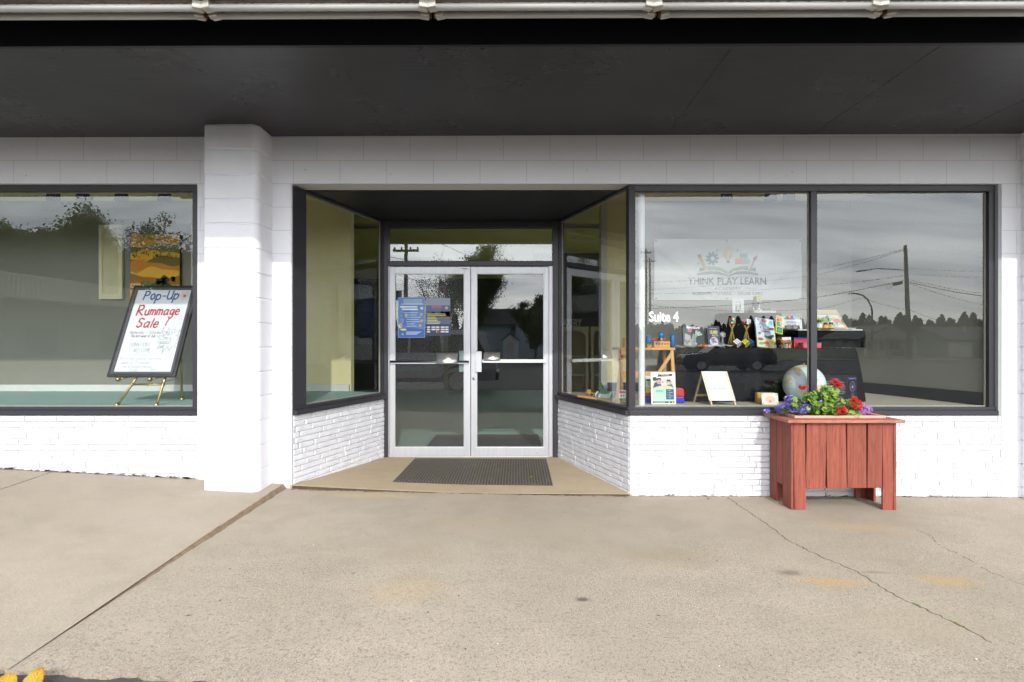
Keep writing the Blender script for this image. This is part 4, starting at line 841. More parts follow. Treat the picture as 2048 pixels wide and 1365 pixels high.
# paper dice and fanned papers
t = thing('paper_dice', 'small orange folded paper shape on the toy table before the books', 'paper craft', (wx(1406, .5), .5, TZ + .001)); b = MB()
for k in range(7):
    an = k * .9; b.add([(.0, 0, .028), (.04 * math.cos(an), .03 * math.sin(an), .006), (.03 * math.cos(an + .6), .024 * math.sin(an + .6), .033), (.012 * math.cos(an + .3), .012 * math.sin(an + .3), .036)], [(0, 1, 2, 3)], P(('e0852a', 'e89a45', 'd8782a')[k % 3]))
b.add([(.038 * math.cos(k), .028 * math.sin(k), .001) for k in range(6)], [(0, 1, 2, 3, 4, 5)], P('d8782a')); b.build('petals', t)
for k, (px, c, lab) in enumerate(((1362, 'c9c6c2', 'pink and grey printed sheet fanned at the table corner'), (1387, 'b9c2bd', 'green tinted printed sheet lying under the Inventions book'), (1425, 'dedbd2', 'white sheet lying under the purple fact book'), (1449, 'd3d6d8', 'pale sheet lying between the fact book and bamboo stand'))):
    b = MB(); n_ = 7; vs = [( -.09 + .18 * i / (n_ - 1), -.07 + .14 * j / 3, .004 + .012 * math.sin(i * .9 + k) ** 2 + .012 * (j / 3)) for j in range(4) for i in range(n_)]; b.add(vs, [(j * n_ + i, j * n_ + i + 1, (j + 1) * n_ + i + 1, (j + 1) * n_ + i) for j in range(3) for i in range(n_ - 1)], stretched('printed_sheet_%d' % k, c, ('c08a92', '7d8f83', 'cfd0cc', 'b9bcc0')[k], (3, 9, 1), .5, 6, .05), True)
    tag(b.build('printed_sheet', None, 0, (wx(px, .53), .53 + .01 * k, TZ + .002 + .003 * k), (0, 0, R(-15 + 11 * k))), lab, 'paper', 'printed sheets on the toy table')
# horse figurine
t = thing('horse_figurine', 'brown toy horse standing before a white card on the toy table', 'toy horse', (wx(1571, .52), .52, TZ + .001), (0, 0, R(-8)))
b = MB(); hm = M('toy_horse_brown', 'a8622c', .4, var=.15); b.ball((0, 0, .058), (.044, .016, .019), hm); b.ball((.03, 0, .061), (.022, .017, .02), hm); b.ball((-.03, 0, .06), (.022, .016, .021), hm)
b.tube([(-.036, 0, .064), (-.05, 0, .083), (-.058, 0, .096)], [.015, .011, .009], hm, 10); b.tube([(-.056, 0, .1), (-.07, 0, .088), (-.078, 0, .08)], [.0095, .008, .0055], hm, 10)
for x_, bx, s2 in ((-.032, -.006, .8), (-.024, .008, -.8), (.032, .004, .8), (.042, .012, -.8)): b.tube([(x_, s2 * .01, .055), (x_ + bx * .5, s2 * .01, .03), (x_ + bx * .2, s2 * .01, .014), (x_ + bx, s2 * .01, .001)], [.0105, .0065, .005, .006], hm, 8)
for sx in (-.004, .004): b.tube([(-.056, sx, .105), (-.055, sx * 1.4, .115)], [.003, .001], hm, 6)
b.build('body', t); b = MB(); mm = P('3d2415'); b.tube([(.05, 0, .068), (.062, 0, .058), (.066, 0, .03)], [.006, .008, .002], mm, 8); b.tube([(-.05, 0, .108), (-.044, 0, .09), (-.03, 0, .076)], [.004, .007, .003], mm, 8); b.build('mane_and_tail', t)
h2 = dup(t, (wx(1560, .6), .6, TZ + .001), (0, 0, R(70)), 'black and white toy horse standing beside the brown toy horse')
for ch in h2.children:
    ch.data = ch.data.copy(); ch.data.materials[0] = P('2a2422')
t = thing('toy_robot', 'small grey round headed toy behind the purple fact book', 'toy', (wx(1445, .72), .72, TZ + .001)); b = MB(); b.ball((0, 0, .13), (.032, .03, .034), P('c4c6c4')); b.build('head', t); b = MB(); b.lathe([(.028, 0), (.022, .04), (.012, .06), (.012, .1), (0, .1)], (0, 0, 0), P('8f9290'), 14); b.build('body', t)
card_box('white_card', 'blank white card standing behind the toy horse', 'card', 1563, 675, 1582, 695, .58, .004, z=TZ)
# red and pink boxes, green cone
def bin_box(lab, px0, py0, px1, py1, y, d, c, rimc):
    x0, x1, z1 = wx(px0, y), wx(px1, y), wz(py0, y); t = thing('plastic_box', lab, 'box', ((x0 + x1) / 2, y + d / 2, TZ + .001)); w, h = (x1 - x0) / 2, z1 - TZ; b = MB()
    m_ = M('moulded_' + c, c, .35, var=.06); b.box(-w, w, -d / 2, d / 2, 0, h * .86, m_); b.build('tub', t, .004); b = MB(); b.box(-w - .003, w + .003, -d / 2 - .003, d / 2 + .003, h * .862, h, M('moulded_' + rimc, rimc, .35)); b.build('lid', t, .003)
bin_box('red plastic box with blue lid behind the mullion on the toy table', 1588, 676, 1634, 696, .62, .12, 'c42f3c', '3a3f9a'); bin_box('small pink plastic box with lilac lid in front of the red box', 1607, 686, 1643, 696.5, .5, .1, 'e05068', '9a78c0')
b = MB(); b.lathe([(.022, 0), (.002, .085), (0, .085)], (0, 0, 0), P('2f8a58'), 14); tag(b.build('paper_cone', None, 0, (wx(1613, .8), .8, TZ + .001)), 'small green cone standing behind the red plastic box', 'cone')
# sketchbook on board, bottles, papers
t = thing('drawing_board', 'pale wooden drawing board holding a colourful spiral sketchbook', 'drawing board', (wx(1658, .86), .86, RZ2 + .018), (-.32, 0, 0))
d_ = (.86 + CD) / F; b = MB(); w0, w1, hb = 44 * d_, 27 * d_, 42 * d_; b.prism([(-w0 * .8, 0), (w0 * .88, 0), (w0 * .52, hb), (-w0 * .8, hb)], 0, .012, M('board_ply', 'd8c096', .5)); b.box(-w0 * .75, w0 * .8, -.03, -.0005, .0, .012, M_PINE); b.build('board', t, .002)
a = Art(); a.y0 = -.003; a.poly([(-w0 * .7, .012), (w0 * .72, .012), (w0 * .5, hb * .74), (-w0 * .7, hb * .74)], 'e6e6da'); a.up()
for x_, z_, r_, c in ((-.3, .45, .14, 'a8cf6a'), (-.05, .4, .12, 'cfe0b0'), (.12, .5, .12, '9cc46a'), (.42, .42, .16, 'dd6a2c'), (.3, .56, .07, 'e0d060'), (.1, .2, .12, 'd8b9d0'), (.35, .2, .13, 'b9d8d2'), (-.45, .6, .1, 'dfe07a'), (-.55, .3, .12, 'e4e38a')): a.disc(w0 * x_, hb * z_, w0 * r_, c, w0 * r_ * .7); a.up()
for x_, z_, r_ in ((-.28, .46, .13), (.0, .58, .07), (.14, .46, .12), (.3, .22, .1)): a.line([(w0 * x_ + w0 * r_ * math.cos(k * .52), hb * z_ + w0 * r_ * .6 * math.sin(k * .52)) for k in range(10)], .0025, '3d5a6a')
a.build('sketchbook_page', t); b = MB()
for k in range(18): x_ = -w0 * .6 + k * w0 * .066; b.tube([(x_, -.004, hb * .72), (x_, -.012, hb * .755), (x_, -.002, hb * .78)], .0016, P('4a4c50'), 5)
b.build('spiral_binding', t)
def bottle(lab, px, pyt, w, y, body, cap, label_c):
    t = thing('paint_bottle', lab, 'paint bottle', (wx(px, y), y, RZ2 + .019), group='paint bottles by the sketchbook'); r_ = w / 2 * (y + CD) / F; h = wz(pyt, y) - RZ2 - .019
    b = MB(); b.lathe([(0, 0), (r_, 0), (r_, h * .66), (r_ * .6, h * .74)], (0, 0, 0), P(body, .3), 18); b.build('bottle', t); b = MB(); b.lathe([(r_ * .72, h * .725), (r_ * .68, h), (0, h)], (0, 0, 0), P(cap, .4), 16); b.build('cap', t)
    b = MB(); b.lathe([(r_ * 1.015, h * .12), (r_ * 1.015, h * .56)], (0, 0, 0), P(label_c), 18); b.build('label_band', t)
bottle('tall green and white paint bottle next to the mullion', 1638, 641, 12, .66, 'a8c86a', '4a3a3c', 'e0e4da'); bottle('orange paint bottle with navy cap in the middle of the three', 1651, 646, 11, .66, 'd88a3a', '2c2f4a', 'e0b060'); bottle('amber paint bottle with dark green cap, furthest from the mullion', 1662, 645.5, 11, .66, 'd2a13a', '1f4a42', 'c9c4a8')
card_box('white_folder', 'white paper folder lying on the foam board below the drawing board', 'folder', 1664, 656.5, 1712, 660, .68, .12, z=RZ2 + .019)
t = thing('photo_strip', 'strip of two small arched photographs below the picture cards', 'photo', (wx(1588, .71), .71, RZ2 + .017), (-.2, 0, 0)); b = MB(); b.box(-.09, .06, 0, .003, 0, .036, P('3a3f3c')); b.build('backing', t); a = Art()
a.disc(-.05, .016, .026, '8f7a70', .014); a.disc(.015, .016, .024, '9a8f80', .014); a.build('photo_print', t)
# toy workbench on its trestles
WB = thing('toy_workbench', 'pine toy workbench with splayed legs beside the black table', 'toy bench', (wx(1287, .52), .52, .764))
d_ = (.52 + CD) / F; X_ = lambda px: (px - 1287) * d_; zt = wz(695.5, .52) - .764
b = MB(); b.box(X_(1231), X_(1343), -.12, .17, zt - .022, zt, M_PINE); b.build('bench_top', WB, .003)
for px0, px1, y_ in ((1241, 1228, -.1), (1337, 1342, -.1), (1246, 1252, .15), (1338, 1341, .15)):
    b = MB(); b.bar((X_(px0), y_, zt - .022), (X_(px1), y_ * 1.15, 0.001), .03, .022, M_PINE); b.build('leg', WB, .002)
b = MB(); z_ = wz(748, .52) - .764; b.box(X_(1235), X_(1342), -.128, -.112, z_ - .03, z_ + .03, M_PINE); b.build('front_rail', WB, .002)
b = MB(); b.bar((X_(1312), -.1, z_ + .02), (X_(1336), -.1, zt - .06), .03, .018, M_PINE); b.build('brace', WB, .002)
b = MB(); b.box(X_(1302), X_(1334), -.1, -.06, zt, zt + .062, M_PINE)
for k in range(5): b.lathe([(0, 0), (.007, 0)], (X_(1307 + k * 5.6), -.101, zt + .035), P('4a3320'), 10, (R(90), 0, 0))
b.build('peg_block', WB, .003)
b = MB(); b.box(X_(1291), X_(1300), -.06, .0, zt, zt + .03, M_PINE); b.box(X_(1245), X_(1249), -.02, .0, zt, zt + .09, M_PINE); b.box(X_(1249), X_(1262), -.02, .0, zt + .075, zt + .09, M_PINE); b.build('vice', WB, .003)
def toy(name, lab, cat, loc, rot=(0, 0, 0)): return thing(name, lab, cat, loc, rot)
bx, by, bz = WB.location.x, WB.location.y, .764 + zt
t = toy('toy_mallet', 'blue toy mallet standing at the end of the toy workbench', 'toy tool', (bx + X_(1340), by - .08, bz + .001)); b = MB(); b.lathe([(0, 0), (.02, .0), (.026, .03), (.024, .105), (.018, .125), (0, .125)], (0, 0, 0), P('2a6aa8', .35), 16); b.build('head', t)
t = toy('toy_screw', 'round blue headed toy bolt on the peg block', 'toy tool', (bx + X_(1318), by - .08, bz + .063)); b = MB(); b.tube([(0, 0, 0), (0, 0, .03)], .012, M_PINE, 10); b.build('shank', t); b = MB(); b.lathe([(0, -.012), (.028, -.012), (.03, 0), (.024, .012), (0, .014)], (0, 0, .055), P('2878b0', .35), 18, (R(90), 0, 0)); b.build('head', t)
t = toy('toy_spanner', 'red toy bar with a blue clamp lying over the peg block', 'toy tool', (bx + X_(1312), by - .05, bz + .07)); b = MB(); b.box(-.075, .085, .012, .032, .0, .02, P('c0392f', .4)); b.build('bar', t, .002); b = MB(); b.box(-.1, -.06, .0, .04, -.02, .045, P('2f6fae', .4)); b.build('clamp', t, .006)
t = toy('toy_saw', 'toy hammer with red head hanging at the bench front', 'toy tool', (bx + X_(1247), by - .14, bz - .07)); b = MB(); b.bar((-.05, 0, -.01), (.06, 0, .035), .016, .014, M_PINE); b.build('handle', t, .002); b = MB(); b.box(.045, .085, -.016, .016, .02, .06, P('cc3a3a', .4)); b.box(-.075, -.035, -.012, .012, -.02, .006, P('cc3a3a', .4)); b.build('head', t, .004)
# poster, tool case, leaning book
t = thing('challenge_poster', 'white challenge poster of two laughing children stood against the glass', 'poster', (wx(1327.5, .2), .2, .766), (-.09, 0, 0)); d_ = 4.7 / F; w, h = 49.5 * d_, 64 * d_
b = MB(); b.box(-w / 2, w / 2, 0, .004, 0, h, M_WCARD); b.build('sheet', t); a = Art(); H2 = h * .5
a.rect(-w * .44, h * .04, w * .44, h * .095, '22343c'); a.rect(-w * .44, h * .11, w * .44, h * .52, 'b9e0c4'); a.rect(-w * .44, h * .5, w * .44, h * .82, 'd6d2cc'); a.up(); a.poly([(-w * .22, h * .86), (w * .36, h * .88), (w * .38, h * .95), (-w * .2, h * .93)], '1f2c3c'); a.disc(-w * .34, h * .79, w * .085, '17444a')
a.rect(w * .1, h * .15, w * .42, h * .47, '1f4f7a'); a.rect(-w * .32, h * .36, w * .04, h * .46, '9fd6c8')
a.up(); a.poly([(-w * .42, h * .5), (-w * .06, h * .5), (-w * .1, h * .66), (-w * .25, h * .72), (-w * .36, h * .66)], '2a466e'); a.poly([(w * .1, h * .5), (w * .43, h * .5), (w * .34, h * .64), (w * .18, h * .64)], '3f7f55')
a.up(); a.disc(-w * .17, h * .71, w * .1, 'd9a584', h * .085); a.disc(w * .22, h * .68, w * .095, 'dfae92', h * .08); a.poly([(-w * .44, h * .5), (w * .44, h * .5), (w * .3, h * .56), (w * .05, h * .59), (-w * .1, h * .58), (-w * .3, h * .54)], 'd8c9a4')
a.up(); a.poly([(-w * .28, h * .74), (-w * .24, h * .82), (-w * .1, h * .82), (-w * .07, h * .75), (-w * .16, h * .775)], '33241e'); a.poly([(w * .13, h * .72), (w * .16, h * .77), (w * .28, h * .77), (w * .34, h * .66), (w * .29, h * .71)], '4a342a'); a.disc(-w * .17, h * .675, w * .03, '8a4a40', h * .014); a.disc(w * .2, h * .65, w * .035, 'f0e4de', h * .01); a.disc(-w * .02, h * .69, w * .025, '2a2a2a')
for ex in (-.21, -.13, .18, .25): a.disc(w * ex, h * (.72 if ex < 0 else .69), w * .012, '2a1c18')
a.text('CHALLENGE', w * .08, h * .9, h * .05, 'f2f4f6', xs=.9, bold=.02)
for k in range(5): a.rect(w * .2, h * (.42 - k * .055), w * (.3 + .08 * (k % 2)), h * (.43 - k * .055), 'dfe6ee'); a.rect(w * .14, h * (.42 - k * .055), w * .16, h * (.43 - k * .055), 'dfe6ee')
for k in range(4): a.rect(-w * .3, h * (.44 - k * .02), w * (.0 - .05 * (k % 2)), h * (.446 - k * .02), '6a8f84')
a.rect(-w * .4, h * .06, w * .05, h * .075, 'dfe6ea'); a.disc(w * .22, h * .067, w * .025, 'f0f0f0'); a.disc(w * .36, h * .067, w * .025, 'e6e0b0'); a.build('print', t)
t = thing('tool_case', 'red topped blue toy tool case behind the challenge poster', 'toy case', (wx(1329, .33), .33, .765)); d_ = 4.83 / F; b = MB(); w = 74 * d_ / 2; b.box(-w, w, -.05, .07, 0, .062, P('2f35b0', .35)); b.build('base', t, .012); b = MB(); b.prism([(w * .2, .0625), (w, .0625), (w * .97, .125), (w * .9, .14), (w * .25, .14)], -.05, .07, P('c9282c', .35)); b.prism([(-w, .0625), (w * .19, .0625), (w * .19, .085), (-w * .95, .085)], -.05, .07, P('c9282c', .35)); b.build('lid', t, .01)
def art_craft(a, w, h): a.rect(-w / 2 + .001, .001, w / 2 - .001, h - .001, 'e0e6c8'); a.up(); a.rect(-w / 2 + .001, .001, w / 2 - .001, h * .35, 'e0cc3c'); a.rect(-w * .4, h * .7, w * .4, h * .8, '3a3d40'); a.disc(0, h * .55, w * .3, 'b8d890')
book('craft_book', 'yellow and white craft book standing behind the challenge poster', 1300, 784, 16, 34, .32, .12, art_craft, 'd8dcc0', .01, z=.765 + .09)
# A-frame
t = thing('easel_sign', 'small white A-frame sign hand lettered Open House on the window floor', 'A-frame sign', (wx(1446, .14), .14, .765)); hh = .295; wA = .118
def fr_pt(u, z): k = z / hh; return (u - .045 * k * .9, .12 * k - .01, z)
for u in (-wA + .012, wA - .012): b = MB(); b.bar(fr_pt(u, 0), fr_pt(u, hh), .022, .012, M('pale_pine', 'dcc192', .5), up=(1, 0, 0)); b.build('leg', t)
for u in (-wA + .012, wA - .012): b = MB(); b.bar((u - .075, .235, 0), fr_pt(u, hh - .004), .022, .012, M('dull_pine', 'a98c54', .5), up=(1, 0, 0)); b.build('leg', t)
b = MB(); b.bar((-wA - .056, .2, .07), (wA - .07, .2, .07), .02, .01, M('dull_pine', 'a98c54', .5)); b.build('crossbar', t)
lean = math.atan2(.12, hh); sk = -.045 * .9 / hh
a = Art(); fA = lambda u, v: (u + sk * v, .12 * v / hh - .0215, v)
b = MB(); b.boxf(lambda p, q, r_: (p + sk * r_, .12 * r_ / hh - .02 + q, r_), -wA, wA, 0, .006, .042, hh + .003, M('white_board_face', 'e8f0f0', .3, var=.02)); b.build('panel', t)
a.hand('OPEN', -.095, .25, .034, .0026, '9aa3b0', xs=.9); a.hand('HOUSE', -.05, .207, .036, .0026, 'a09ab0', xs=.8); a.hand('July 29th', -.085, .172, .022, .002, 'a8aab6', xs=.9); a.hand('Discover Saturday', -.1, .14, .021, .0022, '7fae9c', xs=.62)
for z_, x0 in ((.112, -.02), (.085, -.095), (.06, -.09)): a.scribble(x0, .09, z_, .014, .0017, '9fb9b4')
a.v = [(x_ + sk * z_, .12 * z_ / hh - .0212 + y_, z_) for x_, y_, z_ in a.v]; a.build('lettering', t)
# framed card, speaker box, globe, black box
card_box('yellow_wood_block', 'yellow wooden block leaning behind the white framed card', 'block', 1515, 786, 1550, 808, .28, .05, M('yellow_wood', 'c9a04e', .5), z=.765)
t = thing('framed_card', 'white card with a pale orange sunset in a black cornered frame', 'framed card', (wx(1541, .17), .17, .766), (-.18, 0, 0)); d_ = 4.67 / F; w, h = 33 * d_, 23 * d_; b = MB(); b.box(-w / 2, w / 2, 0, .006, 0, h, M_WCARD); b.build('card', t, .001); a = Art(); a.disc(0, h * .45, w * .3, 'ecc9a8', h * .3); a.up(); a.disc(0, h * .3, w * .06, '6a4a38', h * .05)
for sx in (-1, 1):
    for q0, q1 in ((.03, .2), (.97, .8)): a.line([(sx * w * .48, h * q0), (sx * w * .38, h * q1)], .003, '2c2c30')
a.build('print', t)
def globe_mat():
    n = N('globe_print'); v = n.coord(); f = n.noise(v, 6.5, 6, .58, .3); g = n.noise(v, 14, 4)
    land = n.ramp(g, [(.35, lin('e0c478')), (.5, lin('ead694')), (.6, lin('e6bcb4')), (.7, lin('d2d8a0'))]); c = n.mix(n.ramp(f, [(.56, 0.), (.575, 1.)]), n.ramp(g, [(.3, lin('d2eaee')), (.7, lin('e8f4f4'))]), land)
    sp = n.new('ShaderNodeSeparateXYZ'); n.link(v, sp.inputs[0]); ln = n.math('LESS_THAN', n.math('FRACT', n.math('MULTIPLY', sp.outputs[2], 22)), .05); c = n.mix(n.math('MULTIPLY', ln, .35), c, lin('6a8aa0')); return n.done(n.bsdf(c, .3, 0, .5))
t = thing('globe', 'desk globe standing behind the mullion on the window floor', 'globe', (wx(1608, .33), .33, .765)); zc = wz(768.5, .33) - .765; rg = 38.5 * 4.83 / F; b = MB(); b.ball((0, 0, zc), rg, globe_mat(), 48, 28); b.build('ball', t, rot=None)
b = MB(); b.lathe([(0, 0), (.09, 0), (.09, .012), (.02, .02), (.014, .03)], (0, 0, 0), M('globe_stand', '5a3d28', .4), 24); b.build('base', t); b = MB(); b.tube([(0, 0, zc + rg - .002), (0, 0, zc + rg + .018)], .006, M_BRASS, 8); b.build('pole_pin', t)
t = thing('gift_box', 'black carton printed with a purple plasma lamp behind the flowers', 'carton', (wx(1695.5, .3), .3, .765), (0, 0, 0)); d_ = 4.8 / F; hb_ = 55 * d_
bb = MB(); wl, wr = .19, .125; ux, uy = Vector((-.82, .57)), Vector((.93, .36)); q = [(0, 0), (wl * ux.x, wl * ux.y), (wl * ux.x + wr * uy.x, wl * ux.y + wr * uy.y), (wr * uy.x, wr * uy.y)]; bb.slab(q, 0, hb_, P('16161c', .35)); bb.build('carton', t, .0015)
def onto(a, o, u, n): a.v = [(o[0] + u[0] * x_ - n[0] * y_, o[1] + u[1] * x_ - n[1] * y_, z_) for x_, y_, z_ in a.v]
a = Art(); a.text('PLASMA BALL', wr * .5, hb_ * .86, .022, '8a80d0', xs=.75, bold=.02); a.line([(wr * .5 + .034 * math.cos(k * .3142), hb_ * .6 + .045 * math.sin(k * .3142)) for k in range(21)], .003, '9a98a8')
for k in range(10): an = k * .628; a.line([(wr * .5, hb_ * .58), (wr * .5 + .03 * math.cos(an), hb_ * .6 + .04 * math.sin(an))], .002, '8f6ab8')
a.up(); a.disc(wr * .5, hb_ * .58, .008, 'c8b0e0'); a.poly([(wr * .5 - .02, .02), (wr * .5 + .02, .02), (wr * .5 + .013, hb_ * .37), (wr * .5 - .013, hb_ * .37)], '4a4c55')
onto(a, (0, 0), uy, (.36, -.93)); a.build('front_print', t)
a = Art(); a.text('PLASMA BALL', wl * .5, hb_ * .85, .02, '4a52b0', xs=.75)
for k, (x0, x1) in enumerate(((.1, .85), (.1, .85), (.25, .9), (.3, .9), (.3, .85), (.35, .9), (.4, .85))): a.rect(wl * x0, hb_ * (.74 - k * .07), wl * x1, hb_ * (.76 - k * .07), '9a9aa0')
a.disc(wl * .72, hb_ * .14, .022, '5a4a72')
onto(a, (wl * ux.x, wl * ux.y), (.82, -.57), (-.57, -.82)); a.build('side_print', t)
# toys below the splayed window
t = thing('wooden_track', 'straight tan wooden train track laid along the window floor', 'toy track', (0, 0, .765)); b = MB()
p0, p1 = W(1158, 792, .85), W(1256, 803, .28); b.bar((p0[0], p0[1], .008), (p1[0], p1[1], .008), .05, .016, M_PINE, up=(0, 0, 1)); b.build('rail', t)
def on_floor(px, y): return (wx(px, y), y, .765)
t = thing('toy_loader', 'yellow toy loader parked by the wooden track', 'toy truck', on_floor(1180, .95), (0, 0, R(-10))); b = MB(); ym = P('d8aa3a', .4); b.box(-.045, .035, -.025, .025, .014, .038, ym); b.box(-.03, .01, -.022, .022, .0385, .066, ym); b.box(.036, .062, -.028, .028, .006, .03, ym); b.build('body', t, .003)
for x_ in (-.026, .018):
    for y_ in (-.028, .028): b = MB(); b.lathe([(0, -.006), (.015, -.006), (.015, .006), (0, .006)], (x_, y_, .015), P('2a2624'), 14, (R(90), 0, 0)); b.build('wheel', t)
t = thing('toy_castle', 'white and green toy castle with arches behind the wooden track', 'toy castle', on_floor(1208, .72)); b = MB(); b.box(-.06, .05, -.02, .02, 0, .045, P('c9d8da', .4)); b.box(-.03, .03, -.018, .018, .0455, .1, P('3f8a4a', .4)); b.build('block', t, .003); b = MB(); b.box(.0, .034, -.02, .02, .1005, .135, P('8fb0d8', .3)); b.build('tower', t, .004)
b = MB(); b.lathe([(.034, .1), (.002, .165)], (-.03, 0, .0), P('3a7a3a'), 10); b.build('roof', t)
for x_ in (-.075, .07): b = MB(); b.tube([(x_ - .012, -.02, .0), (x_ - .012, -.02, .045), (x_ + .012, -.02, .07)], .009, P('e4e6e4', .4), 8); b.build('arch', t)
t = thing('toy_tree', 'small green toy tree between the castle and the red toy mushroom', 'toy tree', on_floor(1225, .62)); b = MB(); b.lathe([(.006, 0), (.006, .015), (.024, .016), (.002, .085)], (0, 0, 0), P('3f8a55'), 12); b.build('crown', t)
t = thing('toy_mushroom', 'red topped toy mushroom at the end of the track', 'toy mushroom', on_floor(1234, .5)); b = MB(); b.lathe([(.01, 0), (.01, .05)], (0, 0, 0), P('d6d2cc'), 12); b.build('stem', t); b = MB(); b.ball((0, 0, .062), (.034, .034, .026), P('a8332f', .35)); b.build('cap', t)
def art_house(a, w, h): a.rect(-w / 2 + .001, .001, w / 2 - .001, h - .001, 'c4dce4'); a.up(); a.rect(-w * .45, h * .35, w * .2, h * .7, 'e4dcd8'); a.poly([(-w * .5, h * .7), (w * .25, h * .7), (w * .1, h * .92), (-w * .4, h * .92)], '9a3a3a'); a.rect(-w * .48, .001, w * .3, h * .3, '4a9a5a'); a.up(); a.rect(-w * .3, h * .4, -w * .15, h * .6, '4a2c2c'); a.rect(-w * .05, h * .4, w * .1, h * .6, '4a2c2c')
book('toy_house_card', 'small picture card of a red roofed house by the window corner', 1247, 801, 19, 22, .44, .1, art_house, 'c9d6da', .01, z=.765)
t = thing('toy_block', 'green toy block in front of the red roofed house card', 'toy block', on_floor(1245, .37)); b = MB(); b.box(-.022, .022, -.018, .018, 0, .034, P('3f9a5a', .4)); b.build('block', t, .003)
# banner
yb2 = XE - .02; x, z, w, h = wall_local(1308, 479, 1602, 601, yb2)
t = thing('vinyl_banner', 'white Think Play Learn Academy banner hung on the display wall', 'banner', (x, yb2, z))
def sag(x_, z_): return -.006 - .012 * math.sin(x_ * 4 + z_ * 5) ** 2 - .016 * math.exp(-((x_ * .75 + z_ - h * .42 + w * .22) / .035) ** 2) * (x_ < 0) - .012 * math.exp(-((x_ * .75 + z_ - h * .3 + w * .22) / .03) ** 2) * (x_ < 0) - .012 * math.exp(-((x_ * -.8 + z_ + .2) / .05) ** 2) * (x_ > 0)
b = MB(); nx, nz = 72, 30; vs = [(-w / 2 + w * i / nx, sag(-w / 2 + w * i / nx, h * j / nz), h * j / nz) for j in range(nz + 1) for i in range(nx + 1)]
b.add(vs, [(j * (nx + 1) + i, j * (nx + 1) + i + 1, (j + 1) * (nx + 1) + i + 1, (j + 1) * (nx + 1) + i) for j in range(nz) for i in range(nx)], M('banner_vinyl', 'd2d5d6', .45, var=.03), True); b.build('sheet', t)
a = Art(); k_ = w / 294.0; cxp = 1455.0; U = lambda px: (px - cxp) * k_; V = lambda py: (601 - py) * k_
a.text('THINK PLAY LEARN', U(1453.5), V(570), 20.5 * k_, '1e2023', xs=.865, bold=.008); a.text('ACADEMY', U(1454), V(580.5), 8.5 * k_, '2a2c30', xs=1.32)
a.rect(U(1395), V(577.8), U(1420), V(577), '7a7d80'); a.rect(U(1488), V(577.8), U(1512), V(577), '7a7d80'); a.text('WORKSHOPS  \u2022  TUTORING  \u2022  TEACHER SUPPLY', U(1453), V(591), 8.6 * k_, '33363a', xs=.74, bold=.006)
def bk(sgn):
    f_ = lambda x_: U(1454.5 + sgn * x_)
    a.poly([(f_(0), V(552)), (f_(18), V(544)), (f_(36), V(543)), (f_(61), V(547)), (f_(61), V(551)), (f_(30), V(549)), (f_(16), V(550)), (f_(0), V(553.5))], '6f8078')
    a.up(); a.poly([(f_(1), V(550)), (f_(12), V(543)), (f_(28), V(540)), (f_(41), V(541)), (f_(41), V(533)), (f_(24), V(534)), (f_(10), V(538)), (f_(1), V(544))], '86a083'); a.poly([(f_(44), V(542)), (f_(57), V(544)), (f_(56), V(536)), (f_(48), V(537))], '6a7d78')
bk(-1); bk(1); a.up()
def rotr(cx, cz, L, wd, an, c): dx, dz = math.cos(an), math.sin(an); a.poly([(U(cx) + k_ * (dx * s1 * L / 2 - dz * s2 * wd / 2), V(cz) + k_ * (dz * s1 * L / 2 + dx * s2 * wd / 2)) for s1, s2 in ((-1, -1), (1, -1), (1, 1), (-1, 1))], c)
rotr(1404, 526, 30, 6, R(114), 'b79c5a'); a.up(); rotr(1398, 513, 6, 6.4, R(114), '6d7378'); rotr(1410.5, 541, 3.5, 4, R(114), 'd8c2a4')
for k in range(9): an = k * 2 * math.pi / 9; rotr(1423.5 + 11 * math.cos(an), 518 - 11 * math.sin(an), 5, 4.5, an, '5d7d86')
a.disc(U(1423.5), V(518), 9.5 * k_, '5d7d86'); a.up(); a.disc(U(1423.5), V(518), 3.8 * k_, 'cdd2d2')
a.disc(U(1455), V(508), 9.5 * k_, 'cbb072'); a.poly([(U(1449), V(515)), (U(1461), V(515)), (U(1459), V(521)), (U(1451), V(521))], 'cbb072'); a.up(); a.rect(U(1451.5), V(527), U(1458.5), V(522), '6c7276'); a.rect(U(1454.2), V(519), U(1455.8), V(503), 'ece4cc'); a.rect(U(1451), V(508), U(1459), V(506.5), 'ece4cc')
for k in range(7): an = R(20 + k * 23.3); a.line([(U(1455) + 12.5 * k_ * math.cos(an), V(508) + 12.5 * k_ * math.sin(an)), (U(1455) + 16 * k_ * math.cos(an), V(508) + 16 * k_ * math.sin(an))], .7 * k_, 'b0a890')
a.rect(U(1469), V(529), U(1484), V(519), 'd0806a'); a.rect(U(1479), V(519), U(1494), V(509), '7396a0'); a.rect(U(1485), V(529), U(1499), V(520), '92b2b4'); a.up(); a.poly([(U(1469), V(519)), (U(1473), V(516.5)), (U(1487), V(516.5)), (U(1484), V(519))], 'e0a08c'); a.poly([(U(1479), V(509)), (U(1482), V(507)), (U(1496), V(507)), (U(1494), V(509))], '93b4bc')
rotr(1502.5, 533, 22, 3.6, R(64), 'b9867c'); a.up(); a.poly([(U(1506), V(524)), (U(1505), V(516)), (U(1514), V(511)), (U(1512), V(520))], '8a5a5c')
for px, py in ((1433, 501.5), (1395, 528), (1474, 502)):
    a.line([(U(px - 3), V(py)), (U(px + 3), V(py))], .9 * k_, '6d7074'); a.line([(U(px), V(py - 3)), (U(px), V(py + 3))], .9 * k_, '6d7074')
for px in (1311.5, 1453, 1599):
    for py in (482.5, 597.5): a.disc(U(px), V(py), 1.5 * k_, '5f6266')
